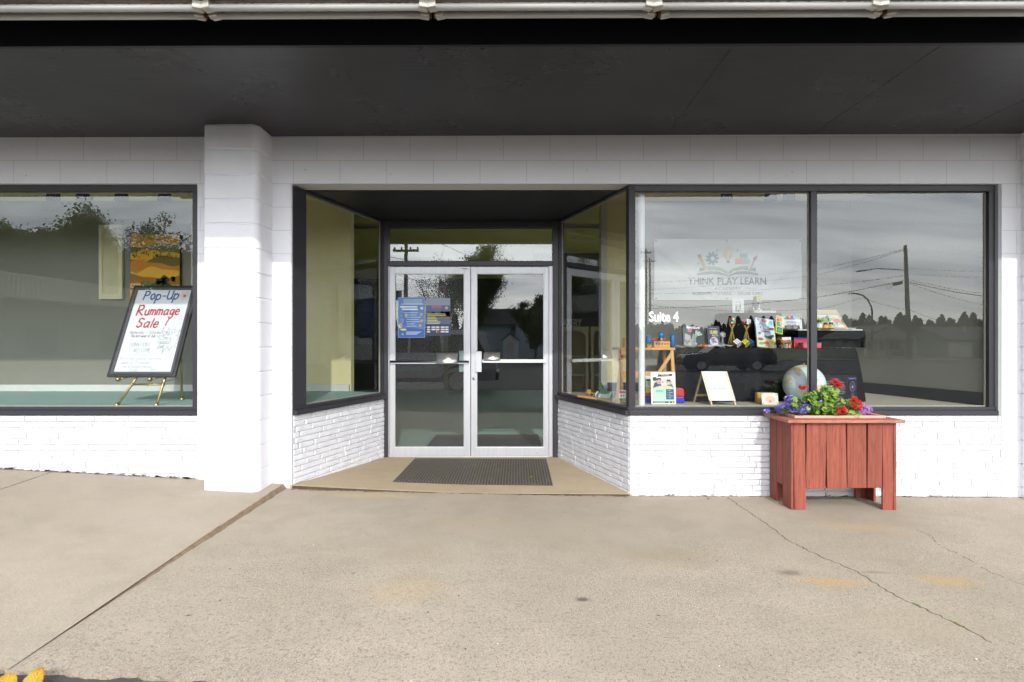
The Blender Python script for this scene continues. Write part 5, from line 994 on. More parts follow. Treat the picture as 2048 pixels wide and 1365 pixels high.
a.v = [(x_, y_ + sag(x_, z_) - .002, z_) for x_, y_, z_ in a.v]; a.build('lettering', t)

# posters on the wired door
def door_poster(name, lab, px0, py0, px1, py1, fn, back):
    y = DY + .004; x0, x1, z0, z1 = wx(px0, y), wx(px1, y), wz(py1, y), wz(py0, y); t = thing(name, lab, 'poster', ((x0 + x1) / 2, y, z0), group='posters on the wired door'); b = MB(); b.box(-(x1 - x0) / 2, (x1 - x0) / 2, 0, .001, 0, z1 - z0, P(back)); b.build('sheet', t); a = Art(); a.step = .0003; fn(a, x1 - x0, z1 - z0); a.build('print', t)
def p1(a, w, h):
    a.rect(-w * .47, h * .015, w * .47, h * .985, '6488bf'); a.up(); a.poly([(-w * .47, h * .015), (w * .47, h * .015), (w * .47, h * .2), (0, h * .26), (-w * .47, h * .22)], '446aa8'); a.poly([(-w * .3, h * .8), (-w * .05, h * .8), (-w * .02, h * .3), (-w * .3, h * .3)], '4a70b0'); a.rect(-w * .3, h * .82, w * .4, h * .96, '8fb0c8'); a.up()
    a.rect(-w * .4, h * .825, w * .45, h * .84, 'd8e4ee'); a.rect(-w * .42, h * .745, w * .22, h * .785, 'dde6f2'); a.rect(-w * .35, h * .68, w * .24, h * .72, 'dde6f2')
    for k, (x0, x1) in enumerate(((-.3, .25), (-.22, .2), (-.25, .35), (-.18, .28), (-.2, .33), (-.18, .12), (-.18, .2))): a.rect(w * x0, h * (.61 - k * .055), w * x1, h * (.625 - k * .055), 'c5d4e8')
    for x_, z_, c in ((-.2, .56, 'd8c9a0'), (.36, .58, 'cdb46a'), (.38, .42, 'd8a09a'), (.32, .3, 'd8a88a'), (.38, .73, 'd6cfe4')): a.disc(w * x_, h * z_, w * .055, c)
    a.disc(-w * .42, h * .29, w * .06, 'e2d79a', h * .05); a.line([(-w * .4, h * .33), (-w * .27, h * .47)], .006, 'c9b878'); a.disc(-w * .3, h * .2, w * .12, 'dcd8a8', h * .025); a.up(); a.disc(-w * .4, h * .29, w * .02, '2a2a2a')
    for k in range(4): a.rect(-w * .2, h * (.14 - k * .022), w * (.38 - .06 * k), h * (.152 - k * .022), 'c9d8ec')
    for k in range(4): a.text(('17', '18', '24', '25')[k], -w * .38, h * (.63 - k * .1), h * .045, '9fc0ec')
    a.disc(-w * .33, h * .09, w * .05, '7fa8dc')
def p2(a, w, h):
    a.rect(-w * .485, h * .01, w * .485, h * .99, '5d6a86'); a.up(); a.rect(-w * .485, h * .8, w * .485, h * .99, '8d9aa8'); a.rect(-w * .485, h * .5, w * .485, h * .64, '4a5a78'); a.poly([(w * .05, h * .5), (w * .485, h * .46), (w * .485, h * .66), (w * .2, h * .62)], 'b0605a'); a.poly([(-w * .485, h * .5), (-w * .2, h * .64), (w * .0, h * .56), (w * .2, h * .68), (w * .2, h * .5)], '3a4a5e'); a.rect(-w * .485, h * .01, w * .485, h * .3, '33415e')
    a.up(); a.text('RIVER', -w * .06, h * .72, h * .14, 'c87a80', xs=.72, bold=.02); a.disc(w * .34, h * .73, w * .06, 'd0a090')
    for k, (x1, c) in enumerate(((.3, 'd8d068'), (.32, 'd0cc6a'), (-.1, 'c9c878'), (-.05, 'c9c878'), (-.02, 'd6d49a'), (.1, 'd0d0a0'), (.06, 'd0d0a0'))): a.rect(-w * .44, h * (.56 - k * .042), w * x1, h * (.58 - k * .042), c)
    for r in range(3):
        for k in range(5):
            if r == 2 and k == 1: continue
            x0 = -w * .45 + k * w * .185; a.rect(x0, h * (.2 - r * .06), x0 + w * (.13 + .03 * (k % 2)), h * (.24 - r * .06), ('e0e2e4', 'd0d8dc', 'e6e2da')[(k + r) % 3])
    a.up(); a.disc(-w * .0, h * .1, w * .055, 'a0584a')
door_poster('event_poster', 'blue event poster with white lines and a guitar on the wired door glass', 796, 595, 850, 676, p1, '7f9cc4'); door_poster('river_poster', 'dark blue river festival poster with rows of white logos on the wired door glass', 851.5, 596, 901, 671.5, p2, '55627e')
# mats, store furniture
def rubber():
    n = N('ribbed_rubber'); c = n.new('ShaderNodeTexCoord'); mp = n.new('ShaderNodeMapping'); mp.inputs['Rotation'].default_value = (0, 0, R(90)); n.link(c.outputs['Object'], mp.inputs[0]); b = n.new('ShaderNodeTexBrick'); n.link(mp.outputs[0], b.inputs[0]); b.offset = .5
    for k, v in (('Scale', 1), ('Mortar Size', .0065), ('Mortar Smooth', .25), ('Brick Width', .058), ('Row Height', .0272)): b.inputs[k].default_value = v
    col = n.mix(b.outputs['Fac'], lin('3a362e'), lin('665f55')); col = n.mix(n.ramp(n.noise(n.coord(), 7, 4), [(.5, 0.), (.75, .4)]), col, lin('6a6046')); return n.done(n.bsdf(col, .7, 0, .35, n.bump(b.outputs['Fac'], .8, .006)))
M_RUBBER = rubber()
t = thing('door_mat', 'dark ribbed rubber mat lying before the double doors', 'mat', (-.345, .755, 0), (0, 0, R(-.6))); b = MB(); nx, ny = 24, 16; hw, hd = .735, .535
vs = [(hw * (2 * i / nx - 1), hd * (2 * j / ny - 1), ez(-.345 + hw * (2 * i / nx - 1), .755 + hd * (2 * j / ny - 1)) + (.0015 if i in (0, nx) or j in (0, ny) else .012)) for j in range(ny + 1) for i in range(nx + 1)]; b.add(vs, [(j * (nx + 1) + i, j * (nx + 1) + i + 1, (j + 1) * (nx + 1) + i + 1, (j + 1) * (nx + 1) + i) for j in range(ny) for i in range(nx)], M_RUBBER); b.build('ribbed_sheet', t)
b = MB(); r2 = random.Random(5)
for _ in range(75):
    x_, y_ = r2.uniform(-.7, .7), r2.uniform(-.5, .45); s_ = r2.uniform(.002, .006); z_ = ez(x_ - .345, y_ + .755) + .0135; an = r2.uniform(0, 3); b.add([(x_ + s_ * math.cos(an + k * 1.57), y_ + s_ * math.sin(an + k * 1.57), z_ + .001 * k) for k in range(4)], [(0, 1, 2, 3)], P(r2.choice(('c9b98a', 'a08a5a', 'ddd6c4'))))
b.build('crumbs', t)
b = MB(); b.box(-1.05, .38, 1.75, 2.75, .0245, .034, M('grey_indoor_mat', '4a474a', .9, var=.2, bump=.5, bscale=200)); tag(b.build('indoor_mat', None), 'grey mat on the teal carpet just inside the doors', 'mat')
HU = thing('shelf_hutch', 'cream shelf unit with two arched bays seen through the side window', 'shelf unit', (1.32, 5.0, .025)); hz = wz(656, 5.0); M_HUT = M('cream_hutch_paint', 'bfb187', .6)
x0 = wx(1110, 5) - 1.32; x1 = wx(1177, 5) - 1.32; x2 = wx(1182, 5) - 1.32; x3 = wx(1215, 5) - 1.32
def bay(xa, xb, nm):
    b = MB(); zt = hz - .025; b.box(xa, xa + .05, 0, .35, 0, zt, M_HUT); b.box(xb - .05, xb, 0, .35, 0, zt, M_HUT); b.box(xa + .05, xb - .05, .33, .35, 0, zt, M('hutch_back', 'a8966a', .7)); b.box(xa, xb, 0, .35, zt, zt + .02, M_HUT); xs = frange(xa + .05, xb - .05, 15); c = (xa + xb) / 2; hw = (xb - xa) / 2 - .05
    for p, q in zip(xs, xs[1:]):
        zz = [zt - .16 + .11 * math.sqrt(max(0, 1 - ((u - c) / hw) ** 2)) for u in (p, q)]; b.prism([(p, zz[0]), (q, zz[1]), (q, zt - .0005), (p, zt - .0005)], .003, .02, M_HUT)
    b.build(nm, HU)
    for z_ in (.35, .68, 1.02): b = MB(); b.box(xa + .05, xb - .05, .01, .33, z_, z_ + .028, M_HUT); b.build('shelf', HU)
bay(x0, x1, 'bay'); bay(x2, x3, 'bay')
t = thing('bakery_sign', 'pale cut out BAKERY letters standing on the cream shelf unit', 'sign', (wx(1120, 4.98), 5.03, hz + .022)); vs, fs = text2d('BAKERY', .2, 'LEFT', .03, .55, .12); b = MB(); m_ = P('b5b0a0'); b.add([(u, 0, v) for u, v in vs], fs, m_); b.add([(u, .015, v) for u, v in vs], fs, m_); b.box(-.02, .56, -.01, .03, -.022, .0, P('3a3830')); b.build('letters', t)
b = MB(); b.box(-.9, 1.1, .3, .36, hz + .0, hz + 1.4, P('14161a')); b.build('back_board', HU)
for k in range(4):
    x_ = wx(780 + 175 * k + 6, 2.6); t = thing('fluorescent_lamp', 'unlit white strip lamp inside the shop, number in row', 'ceiling light', (x_, 2.6, wz(456, 2.6)), group='strip lamps inside the shop'); b = MB(); b.box(-.58, .58, -.04, .04, .02, .05, M('lamp_casing', 'c4bfa4', .5)); b.build('casing', t, .003); b = MB(); b.tube([(-.57, 0, 0), (.57, 0, 0)], .018, M_TUBE, 12); b.build('tube', t); b = MB(); b.box(-.605, -.575, -.03, .03, -.03, .04, M_SOCK); b.build('socket', t)
    b = MB(); b.tube([(0, 0, .05), (0, 0, 3.05 - wz(456, 2.6))], .006, M_ALU, 6); b.build('hanger', t)
    t['label'] = ('strip lamp inside the shop above the wired door', 'strip lamp inside the shop above the meeting stiles', 'strip lamp inside the shop above the clear door', 'strip lamp inside the shop seen through the side window')[k]
# ------------------------------------------------------------------ planter and flowers
PX0, PX1, PYF, PYB = 2.245, 3.085, -.372, -.025
t = thing('planter_box', 'weathered red plank planter box on legs below the Suite 4 window', 'planter', (0, 0, 0))
gz = lambda x, y: rz(x, y) - .001
def plank(name, x0, x1, y0, y1, z0, z1, skew=0):
    b = MB(); b.boxf(lambda p, q, r_: (p + skew * (r_ - .4), q, r_), x0, x1, y0, y1, z0, z1, M_RED); o = b.build(name, t, .003); return o
fx = [(2.262, 2.354, 1), (2.362, 2.518, 0), (2.525, 2.681, 0), (2.689, 2.842, 0), (2.852, 2.968, 0), (2.973, 3.056, 1)]
for i, (a_, e_, leg) in enumerate(fx):
    for yy in ((PYF, PYF + .022), (PYB - .022, PYB)):
        z0 = gz(a_, yy[0]) if leg else .162 + .004 * math.sin(i * 5); plank('leg_board' if leg else 'front_board' if yy[0] < -.2 else 'back_board', a_, e_, yy[0] + .0015 * (i % 2), yy[1], z0, .69, (-.012, .016, -.02, -.006, .01, 0)[i])
sy = [(PYF + .001, PYF + .13, 1), (PYF + .137, PYF + .225, 0), (PYF + .232, PYB - .001, 1)]
for xs_ in ((PX0 - .006, PX0 + .014), (PX1 - .026, PX1 - .004)):
    for i, (a_, e_, leg) in enumerate(sy): plank('leg_board' if leg else 'side_board', xs_[0] + .001 * i, xs_[1], a_, e_, gz(xs_[0], a_) if leg else .155, .689)
b = MB(); b.box(PX0 + .03, PX1 - .03, PYF + .026, PYB - .026, .17, .665, M('dark_soil', '2c2218', .95, var=.4, vscale=40, bump=.8, bscale=60)); b.build('soil', t)
b = MB(); o_ = .052
for q in ((PX0 - o_, PX1 + o_ * .7, PYF - .042, PYF + .075), (PX0 - o_, PX1 + o_ * .7, PYB - .075, PYB + .012)): b.box(*q, .6905, .715, M_REDTOP)
for q in ((PX0 - o_, PX0 + .07), (PX1 - .075, PX1 + o_ * .7)): b.box(*q, PYF + .0755, PYB - .0755, .6905, .7145, M_REDTOP)
b.build('lid_frame', t, .004)
b = MB()
for q in ((PX0 + .05, PX1 - .05, PYF + .05, PYF + .085), (PX0 + .05, PX1 - .05, PYB - .085, PYB - .05), (PX0 + .05, PX0 + .085, PYF + .0855, PYB - .0855), (PX1 - .085, PX1 - .05, PYF + .0855, PYB - .0855)): b.box(*q, .7155, .736, M_LINER)
b.build('liner_rim', t, .004)
def leaf_mat(name, c0, c1, sss=.25):
    n = N(name); f = n.noise(n.coord(), 18, 4); c = n.mix(f, lin(c0), lin(c1)); d = n.bsdf(c, .5, 0, .4); tr = n.new('ShaderNodeBsdfTranslucent'); n.link(c, tr.inputs[0]); mx = n.new('ShaderNodeMixShader'); mx.inputs[0].default_value = sss; n.link(d.outputs[0], mx.inputs[1]); n.link(tr.outputs[0], mx.inputs[2]); return n.done(mx)
M_GER = [leaf_mat('geranium_leaf_a', '5f8a2c', '86a846'), leaf_mat('geranium_leaf_b', '46702a', '6c9440'), leaf_mat('geranium_leaf_c', '7d9a3a', 'a0b45a')]
M_REDF = [leaf_mat('red_petal_a', 'b01c14', 'd02a1c', .15), leaf_mat('red_petal_b', '8f1418', 'b81e1c', .15)]
M_LOB = [leaf_mat('violet_petal_a', '5a3fb0', '7a5fd0', .15), leaf_mat('violet_petal_b', '4636a0', '6650c0', .15), leaf_mat('violet_petal_c', '8f86d8', 'a8a0e4', .15)]; M_LL = leaf_mat('small_leaf', '4d6a34', '6f8a4c')
def ger_leaf(b, c, r_, nrm, mat, rng):
    n_ = Vector(nrm).normalized(); u = n_.orthogonal().normalized(); v = n_.cross(u); rot = rng.uniform(0, 6.28); u, v = u * math.cos(rot) + v * math.sin(rot), v * math.cos(rot) - u * math.sin(rot); c = Vector(c); k = 20; cup = rng.uniform(.05, .3)
    vs = [c - n_ * r_ * cup * .6] + [c + (u * math.cos(i / k * 5.7 + .29) + v * math.sin(i / k * 5.7 + .29)) * r_ * .55 * (1) + n_ * r_ * .02 for i in range(k + 1)] + [c + (u * math.cos(i / k * 5.7 + .29) + v * math.sin(i / k * 5.7 + .29)) * r_ * (1 + .13 * math.sin(i / k * 5.7 * 6)) + n_ * r_ * (cup * .5 + .12 * math.sin(i * 1.9)) for i in range(k + 1)]
    b.add(vs, [(0, i + 1, i + 2) for i in range(k)] + [(i + 1, i + 2 + k, i + 3 + k, i + 2) for i in range(k)], mat, True)
def blossom(b, c, r_, mats, rng, petals=5, up=(0, -.6, .8)):
    n_ = (Vector(up) + Vector((rng.uniform(-.7, .7), rng.uniform(-.7, .4), rng.uniform(-.4, .5)))).normalized(); u = n_.orthogonal().normalized(); v = n_.cross(u); c = Vector(c); o = rng.uniform(0, 6)
    for k in range(petals):
        a0 = o + k * 6.2832 / petals; p = [c, c + (u * math.cos(a0 - .5) + v * math.sin(a0 - .5)) * r_ * .8 + n_ * r_ * .25, c + (u * math.cos(a0) + v * math.sin(a0)) * r_ + n_ * r_ * rng.uniform(.0, .4), c + (u * math.cos(a0 + .5) + v * math.sin(a0 + .5)) * r_ * .8 + n_ * r_ * .25]; b.add(p, [(0, 1, 2, 3)], rng.choice(mats), True)
g2 = random.Random(21)
t = thing('geranium', 'leafy geranium with red flower heads growing in the red planter', 'plant', (2.66, -.2, .70))
def L(px, py, y=-.22): q = W(px, py, y); return Vector((q[0] - 2.66, q[1] + .2, q[2] - .70))
b = MB()
blobs = [((1620, 800), 17, 12, 22), ((1645, 800), 30, 22, 85), ((1635, 815), 26, 12, 60), ((1660, 790), 18, 16, 50), ((1672, 825), 26, 12, 55), ((1697, 815), 18, 15, 45), ((1705, 832), 14, 10, 28), ((1592, 806), 12, 10, 20), ((1652, 782), 14, 8, 24), ((1700, 842), 11, 6, 14)]
stems = MB(); sm = M('geranium_stem', '7d9448', .6)
for (px, py), rx, ry, n_ in blobs:
    for _ in range(n_):
        an, q = g2.uniform(0, 6.28), math.sqrt(g2.random()); dep = g2.uniform(-.1, .1); c = L(px + rx * q * math.cos(an), py + ry * q * math.sin(an), -.22 + dep); c.z = max(c.z, .03 if c.y > -.21 else .0)
        ger_leaf(b, c, g2.uniform(.014, .031), (g2.uniform(-.8, .8), g2.uniform(-1.2, .1), g2.uniform(.1, 1.2)), g2.choice(M_GER), g2)
        if g2.random() < .3: stems.tube([(c.x * .75 + .0, c.y * .5, .0), (c.x, c.y, c.z)], .0022, sm, 5)
b.build('leaves', t); stems.build('stems', t)
for px, py, rx, ry, n_, y in ((1672, 767, 13, 7, 60, -.2), (1605, 775, 8, 4, 34, -.2), (1712, 808, 12, 13, 100, -.3), (1683, 821, 10, 8, 75, -.34)):
    b = MB(); cc = L(px, py, y)
    for _ in range(n_):
        an, q = g2.uniform(0, 6.28), math.sqrt(g2.random()); tl = .35 if rx > 11 else 0; c = L(px + rx * q * math.cos(an), py + ry * q * math.sin(an) + tl * rx * q * math.cos(an), y + g2.uniform(-.03, .02)); blossom(b, c, g2.uniform(.009, .015), M_REDF, g2)
    b.build('flower_head', t); b = MB(); b.tube([cc + Vector((0, .02, -.01)), cc * .8 + Vector((0, .02, -.05)), Vector((cc.x * .75, 0, .02))], .003, sm, 6); b.build('flower_stem', t)
t = thing('lobelia', 'violet lobelia mound spilling over the corner of the red planter', 'plant', (2.36, -.2, .70))
def L2(px, py, y): q = W(px, py, y); return Vector((q[0] - 2.36, q[1] + .2, q[2] - .70))
b, bl = MB(), MB()
for (px, py), rx, ry, n_, y in [((1587, 812), 26, 13, 150, -.2), ((1580, 798), 12, 7, 55, -.18), ((1562, 818), 14, 8, 55, -.2), ((1612, 816), 14, 8, 45, -.26), ((1535, 822), 7, 4, 18, -.12), ((1600, 822), 22, 5, 50, -.3), ((1644, 804), 6, 3, 4, -.33)]:
    for _ in range(n_):
        an, q = g2.uniform(0, 6.28), math.sqrt(g2.random()); c = L2(px + rx * q * math.cos(an), py + ry * q * math.sin(an), y + g2.uniform(-.07, .07)); c.z = max(c.z, .022); blossom(b, c, g2.uniform(.006, .0105), M_LOB[:2] if g2.random() < .75 else M_LOB[2:], g2)
        if g2.random() < .9:
            d = Vector((g2.uniform(-1, 1), g2.uniform(-1, 1), g2.uniform(-.2, 1))).normalized() * .012; e = d.orthogonal().normalized() * .0025; c2 = c + Vector((g2.uniform(-.02, .02), g2.uniform(-.02, .02), -.008)); bl.add([c2 - d, c2 + e, c2 + d, c2 - e], [(0, 1, 2, 3)], M_LL)
            if g2.random() < .3: bl.tube([(c.x * .7, c.y * .5, .01), c], .0011, M_LL, 4)
b.build('blossoms', t); bl.build('leaves', t)
t = thing('alyssum', 'small pink purple alyssum clump at the right end of the red planter', 'plant', (3.0, -.2, .72)); b = MB(); ap = [leaf_mat('pink_petal', 'b070c0', 'd8a0d8', .15), leaf_mat('purple_petal', '8050a8', 'a070c0', .15)]
for _ in range(150):
    an, q = g2.uniform(0, 6.28), math.sqrt(g2.random()); p_ = W(1731 + 14 * q * math.cos(an), 820 + 11 * q * math.sin(an), -.2 + g2.uniform(-.05, .05)); blossom(b, (p_[0] - 3.0, p_[1] + .2, max(.01, p_[2] - .72)), g2.uniform(.005, .008), ap, g2)
b.build('blossoms', t)
# fallen leaves on the asphalt
M_YLEAF = leaf_mat('yellow_leaf', '94700a', 'c29a18', .2)
def fallen(lab, x, y, s_, rot, n_=9):
    t = thing('fallen_leaf', lab, 'leaf', (x, y, az(x, y) + .004), rot, 'yellow leaves at the asphalt edge'); b = MB(); vs = []
    for i in range(n_ + 1):
        u = i / n_; w_ = s_ * .46 * math.sin(math.pi * min(1, u * .94 + .05)) ** .7 * (1.05 if u > .3 else .85 + u * .5)
        for k in range(-3, 4): v = k / 3; vs.append((v * w_ * (1 + .05 * math.sin(i * 2.1)), s_ * u, s_ * (.18 * u * u + .16 * v * v * (1 - .3 * u)) + .003 * math.sin(k * 2 + i)))
    b.add(vs, [(i * 7 + k, i * 7 + k + 1, i * 7 + k + 8, i * 7 + k + 7) for i in range(n_) for k in range(6)], M_YLEAF, True); b.tube([(0, s_ * i / 8, s_ * .18 * (i / 8) ** 2 + .002) for i in range(9)], [.0016 - .00014 * i for i in range(9)], M('leaf_midrib', 'd8c25a', .6), 5); [b.tube([(0, s_ * i / 8, s_ * .18 * (i / 8) ** 2 + .0015), (q * s_ * .3, s_ * (i / 8 + .18), s_ * (.18 * (i / 8 + .18) ** 2 + .05) + .0015)], .0007, M('leaf_midrib', 'd8c25a', .6), 4) for i in range(1, 6) for q in (-1, 1)]; b.build('blade', t); b = MB(); b.tube([(0, 0, .002), (0, -s_ * .4, .008)], .0016, M('leaf_stalk', 'a8882a', .6), 6); b.build('stalk', t); return t
q0 = lambda px, py, z=.03: ((px - VX) / F * ((CH - z) * F / (py - VY)), (CH - z) * F / (py - VY) - CD)
xx, yy = q0(50, 1377); fallen('upright yellow fallen leaf on the asphalt by the pavement edge', xx, yy, .085, (R(38), R(6), R(-14)))
xx, yy = q0(8, 1380); fallen('flatter yellow fallen leaf cut by the picture edge', xx - .01, yy, .075, (R(22), R(-4), R(22)))
xx, yy = q0(38, 1392); fallen('yellow fallen leaf lying across the bottom of the other two', xx, yy, .07, (R(8), 0, R(65)))
xx, yy = q0(1063, 953, .045); b = MB(); b.add([(-.02, 0, 0), (0, -.012, .006), (.022, .002, .002), (.004, .013, .007)], [(0, 1, 2, 3)], M_YLEAF); tag(b.build('leaf_scrap', None, 0, (.19, .36, .062), (0, 0, .4)), 'small yellow leaf scrap on the door mat', 'leaf')
b = MB(); b.add([(-.018, 0, .002), (0, -.01, .004), (.02, .002, .003), (.004, .012, .008)], [(0, 1, 2, 3)], P('6a5a30')); tag(b.build('leaf_scrap', None, 0, (1.68, -.1, rz(1.68, -.1) + .002), (0, 0, .2)), 'curled brown leaf scrap on the pavement near the crack', 'leaf')
b = MB(); b.box(-.03, .03, -.015, .015, 0, .004, P('d8d8d4')); tag(b.build('paper_scrap', None, 0, (2.5, -.06, rz(2.5, -.06) + .001), (0, R(3), .3)), 'white paper scrap under the planter box', 'litter')

# ------------------------------------------------------------------ across the lot (seen mirrored in the glass)
def MX(px, vd): return (px - VX) / F * vd
def MZ(py, vd): return CH - (py - VY) / F * vd
def wy(vd): return -(vd - 4.62)        # mirrored in the display windows
def dy_(vd): return -(vd - 7.28)       # mirrored in the doors
def gnd(y): return (-.018 - .012 * (-2.4 - y)) if y > -46.5 else -.55 - .004 * min(60, -46.9 - y)
M_BARK = stretched('grey_bark', '4a3f34', '6a5c4c', (6, 6, .6), .9, 4, .6)
M_LEAFS = [leaf_mat('tree_leaf_a', '4a5a26', '66763a'), leaf_mat('tree_leaf_b', '37471f', '505f30')]
def tree(name, lab, x, y, h, spread, seed, leaves=5000, bare=0, ls=.21, base=.28, trunk=.28, grp='tall trees across the lot'):
    g = random.Random(seed); z0 = gnd(y); t = thing(name, lab, 'tree', (x, y, z0), group=grp); b = MB(); tips = []
    def limb(p, d, L_, r_, lev):
        pts = [p]; q = p.copy(); dd = d.normalized(); n_ = 4
        for i in range(n_): dd = (dd + Vector((g.uniform(-.2, .2), g.uniform(-.2, .2), g.uniform(-.05, .18)))).normalized(); q = q + dd * L_ / n_; pts.append(q.copy())
        b.tube(pts, [r_ * (1 - .6 * i / n_) for i in range(n_ + 1)], M_BARK, 6 if lev < 2 else 4, False)
        if lev < 3:
            for _ in range((6, 5, 4)[lev]):
                k = g.randint(1 if lev else 2, n_); e = Vector((g.uniform(-1, 1), g.uniform(-1, 1), g.uniform(.1, 1.2))); limb(pts[k], dd * .4 + e.normalized() * .9, L_ * g.uniform(.45, .68), r_ * .42, lev + 1)
        if lev >= 2: tips.append((pts[-1], lev))
    limb(Vector((0, 0, -.3)), Vector((0, 0, 1)), h * .5, trunk, 0)
    for k in range(4): a = k * 1.57 + g.uniform(-.4, .4); limb(Vector((0, 0, h * g.uniform(.18, .4))), Vector((math.cos(a), math.sin(a), .9)), h * .36, trunk * .5, 1)
    zmax = max(p.z for p, _ in tips); k = h / zmax; rmax = max(math.hypot(p.x, p.y) for p, _ in tips); kx = spread / rmax
    b.v = [(vx * kx if vz > h * .12 else vx, vy * kx if vz > h * .12 else vy, vz * k) for vx, vy, vz in b.v]; b.build('trunk', t)
    lf = MB(); tp = [Vector((p.x * kx, p.y * kx, p.z * k)) for p, _ in tips]; g.shuffle(tp)
    if bare: tp = [p for p in tp if p.z < h * .72 or g.random() > bare]
    for _ in range(int(leaves * 3.2)):
        p = g.choice(tp); s2 = h * .036; c = p + Vector((g.gauss(0, s2), g.gauss(0, s2), g.gauss(-s2 * .3, s2 * .8)))
        if c.z < h * .1: continue
        n_ = Vector((g.uniform(-1, 1), g.uniform(-1, 1), g.uniform(-.3, 1))).normalized(); u = n_.orthogonal().normalized() * ls * g.uniform(.5, 1.1); v = n_.cross(u) * .7; lf.add([c - u, c - v * .8, c + u, c + v * .8], [(0, 1, 2, 3)], M_LEAFS[g.random() < .45])
    lf.build('crown', t); return t
for k, (px, py, vd, sp, n_, bare, lab) in enumerate(((20, 440, 62, 5.2, 8000, .1, 'broad leafy tree at the far end of the metal building'), (95, 455, 64, 4.2, 6000, .1, 'rounded leafy tree behind the metal building'), (165, 405, 62, 4.0, 6500, .35, 'tallest leafy tree with bare side branches'), (268, 430, 64, 3.4, 3600, .75, 'thin tree with a dead bare top'), (335, 428, 66, 3.8, 3600, .8, 'half dead tree with spreading bare branches'), (230, 520, 60, 3.4, 4500, 0, 'low bushy tree between the tall trees'), (390, 505, 66, 3.0, 3600, .1, 'low leafy tree next to the half dead tree'), (-60, 470, 60, 4.5, 5000, .1, 'leafy tree beyond the metal building, furthest west'))):
    y = wy(vd); tree('leafy_tree', lab, MX(px, vd), y, MZ(py, vd) - gnd(y), sp, 30 + k, n_, bare)
vd = 46.; y = dy_(vd); tree('leafy_tree', 'dense dark tree in front of the blue house', MX(952, vd), y, MZ(492, vd) - gnd(y), 2.6, 51, 9000, .15, .12)
vd = 52.; y = dy_(vd); tree('bare_tree', 'mostly bare tree behind the flagpole', MX(885, vd), y, MZ(500, vd) - gnd(y), 3.2, 52, 1400, .9, .1)
vd = 60.; y = dy_(vd); tree('leafy_tree', 'thin topped tree rising above the doors', MX(970, vd), y, MZ(478, vd) - gnd(y), 3.4, 53, 3000, .92, .11)
vd = 40.; y = dy_(vd); tree('dark_shrub_tree', 'dark round shrub tree beside the blue house porch', MX(1068, vd), y, MZ(606, vd) - gnd(y), 1.75, 54, 7000, 0, .11, trunk=.12)
vd = 42.; y = dy_(vd); tree('dark_shrub_tree', 'taller dark shrub tree at the blue house gable', MX(1090, vd), y, MZ(592, vd) - gnd(y), 1.6, 55, 6000, 0, .11, trunk=.12)
# ribbed metal building to the west
M_RIB = M('ribbed_tan_metal', 'b9b5a6', .5, .1, var=.08); M_WDARK = M('grey_block_wall', '64645e', .8, var=.1)
t = thing('metal_building', 'long low metal building with a ribbed fascia west of the lot', 'building', (-27.5, -20, -.25)); b = MB(); b.box(-9, -1.2, -36, 6, -.3, 5.0, M_WDARK); b.build('wall', t); b = MB(); b.box(-1.1, .0, -36, 6, 4.05, 5.25, M_RIB)
for i in range(140): b.box(.001, .05, -36 + i * .3, -36 + i * .3 + .12, 4.06, 5.24, M_RIB)
b.box(-9, .08, -36, 6.05, 5.26, 5.4, M('pale_coping', 'b5b2a8', .6)); b.build('fascia', t)
for yy in (-3, -8.5, -17, -24): b = MB(); b.box(-1.0, -.2, yy - .6, yy + .6, 3.98, 4.04, M('lamp_lens', 'e4e6e6', .4)); b.build('strip_lamp', t)
for yy in (-2, -7, -12.5, -18): b = MB(); b.box(-1.19, -1.14, yy - 1, yy + 1, .9, 2.5, M('dark_window', '23282c', .1)); b.build('window', t)
# house with a gabled porch, its long wing, and sheds
M_SIDING = M('pale_siding', 'a9a9a4', .7, var=.06); M_SHING = M('grey_shingles', '55565a', .9, var=.25, vscale=6, bump=.4, bscale=20); M_TRIM = M('white_trim', 'd8d8d4', .5); M_DWIN = M('dark_window', '23282c', .1)
def gable(parent, x0, x1, y0, y1, ze, zp, ov, wm, rm, wn='wall', along='y'):
    """walls below a ridge that runs along y (or x)"""
    xc = (x0 + x1) / 2; b = MB()
    if along == 'y':
        b.prism([(x0, 0), (x1, 0), (x1, ze), (xc, zp), (x0, ze)], y0, y1, wm); b.build(wn, parent); b = MB(); th = .14; s_ = (zp - ze) / (xc - x0)
        b.prism([(x0 - ov, ze - s_ * ov), (xc, zp), (x1 + ov, ze - s_ * ov), (x1 + ov, ze - s_ * ov + th), (xc, zp + th + .02), (x0 - ov, ze - s_ * ov + th)], y0 - ov, y1 + ov, rm)
    else:
        yc = (y0 + y1) / 2; fn = lambda a_, q, z_: (q, a_, z_); b.prism([(y0, 0), (y1, 0), (y1, ze), (yc, zp), (y0, ze)], x0, x1, wm, fn); b.build(wn, parent); b = MB(); th = .14; s_ = (zp - ze) / (yc - y0)
        b.prism([(y0 - ov, ze - s_ * ov), (yc, zp), (y1 + ov, ze - s_ * ov), (y1 + ov, ze - s_ * ov + th), (yc, zp + th + .02), (y0 - ov, ze - s_ * ov + th)], x0 - ov, x1 + ov, rm, fn)
    b.build('roof' if wn == 'wall' else 'wing_roof', parent)
vd = 60.; y = wy(vd); z0 = gnd(y)
t = thing('gabled_house', 'small pale house with a gabled front porch across the road', 'house', (MX(1782, vd), y, z0)); gable(t, -3.2, 3.2, -8, -1.6, 2.3, 3.75, .3, M_SIDING, M_SHING)
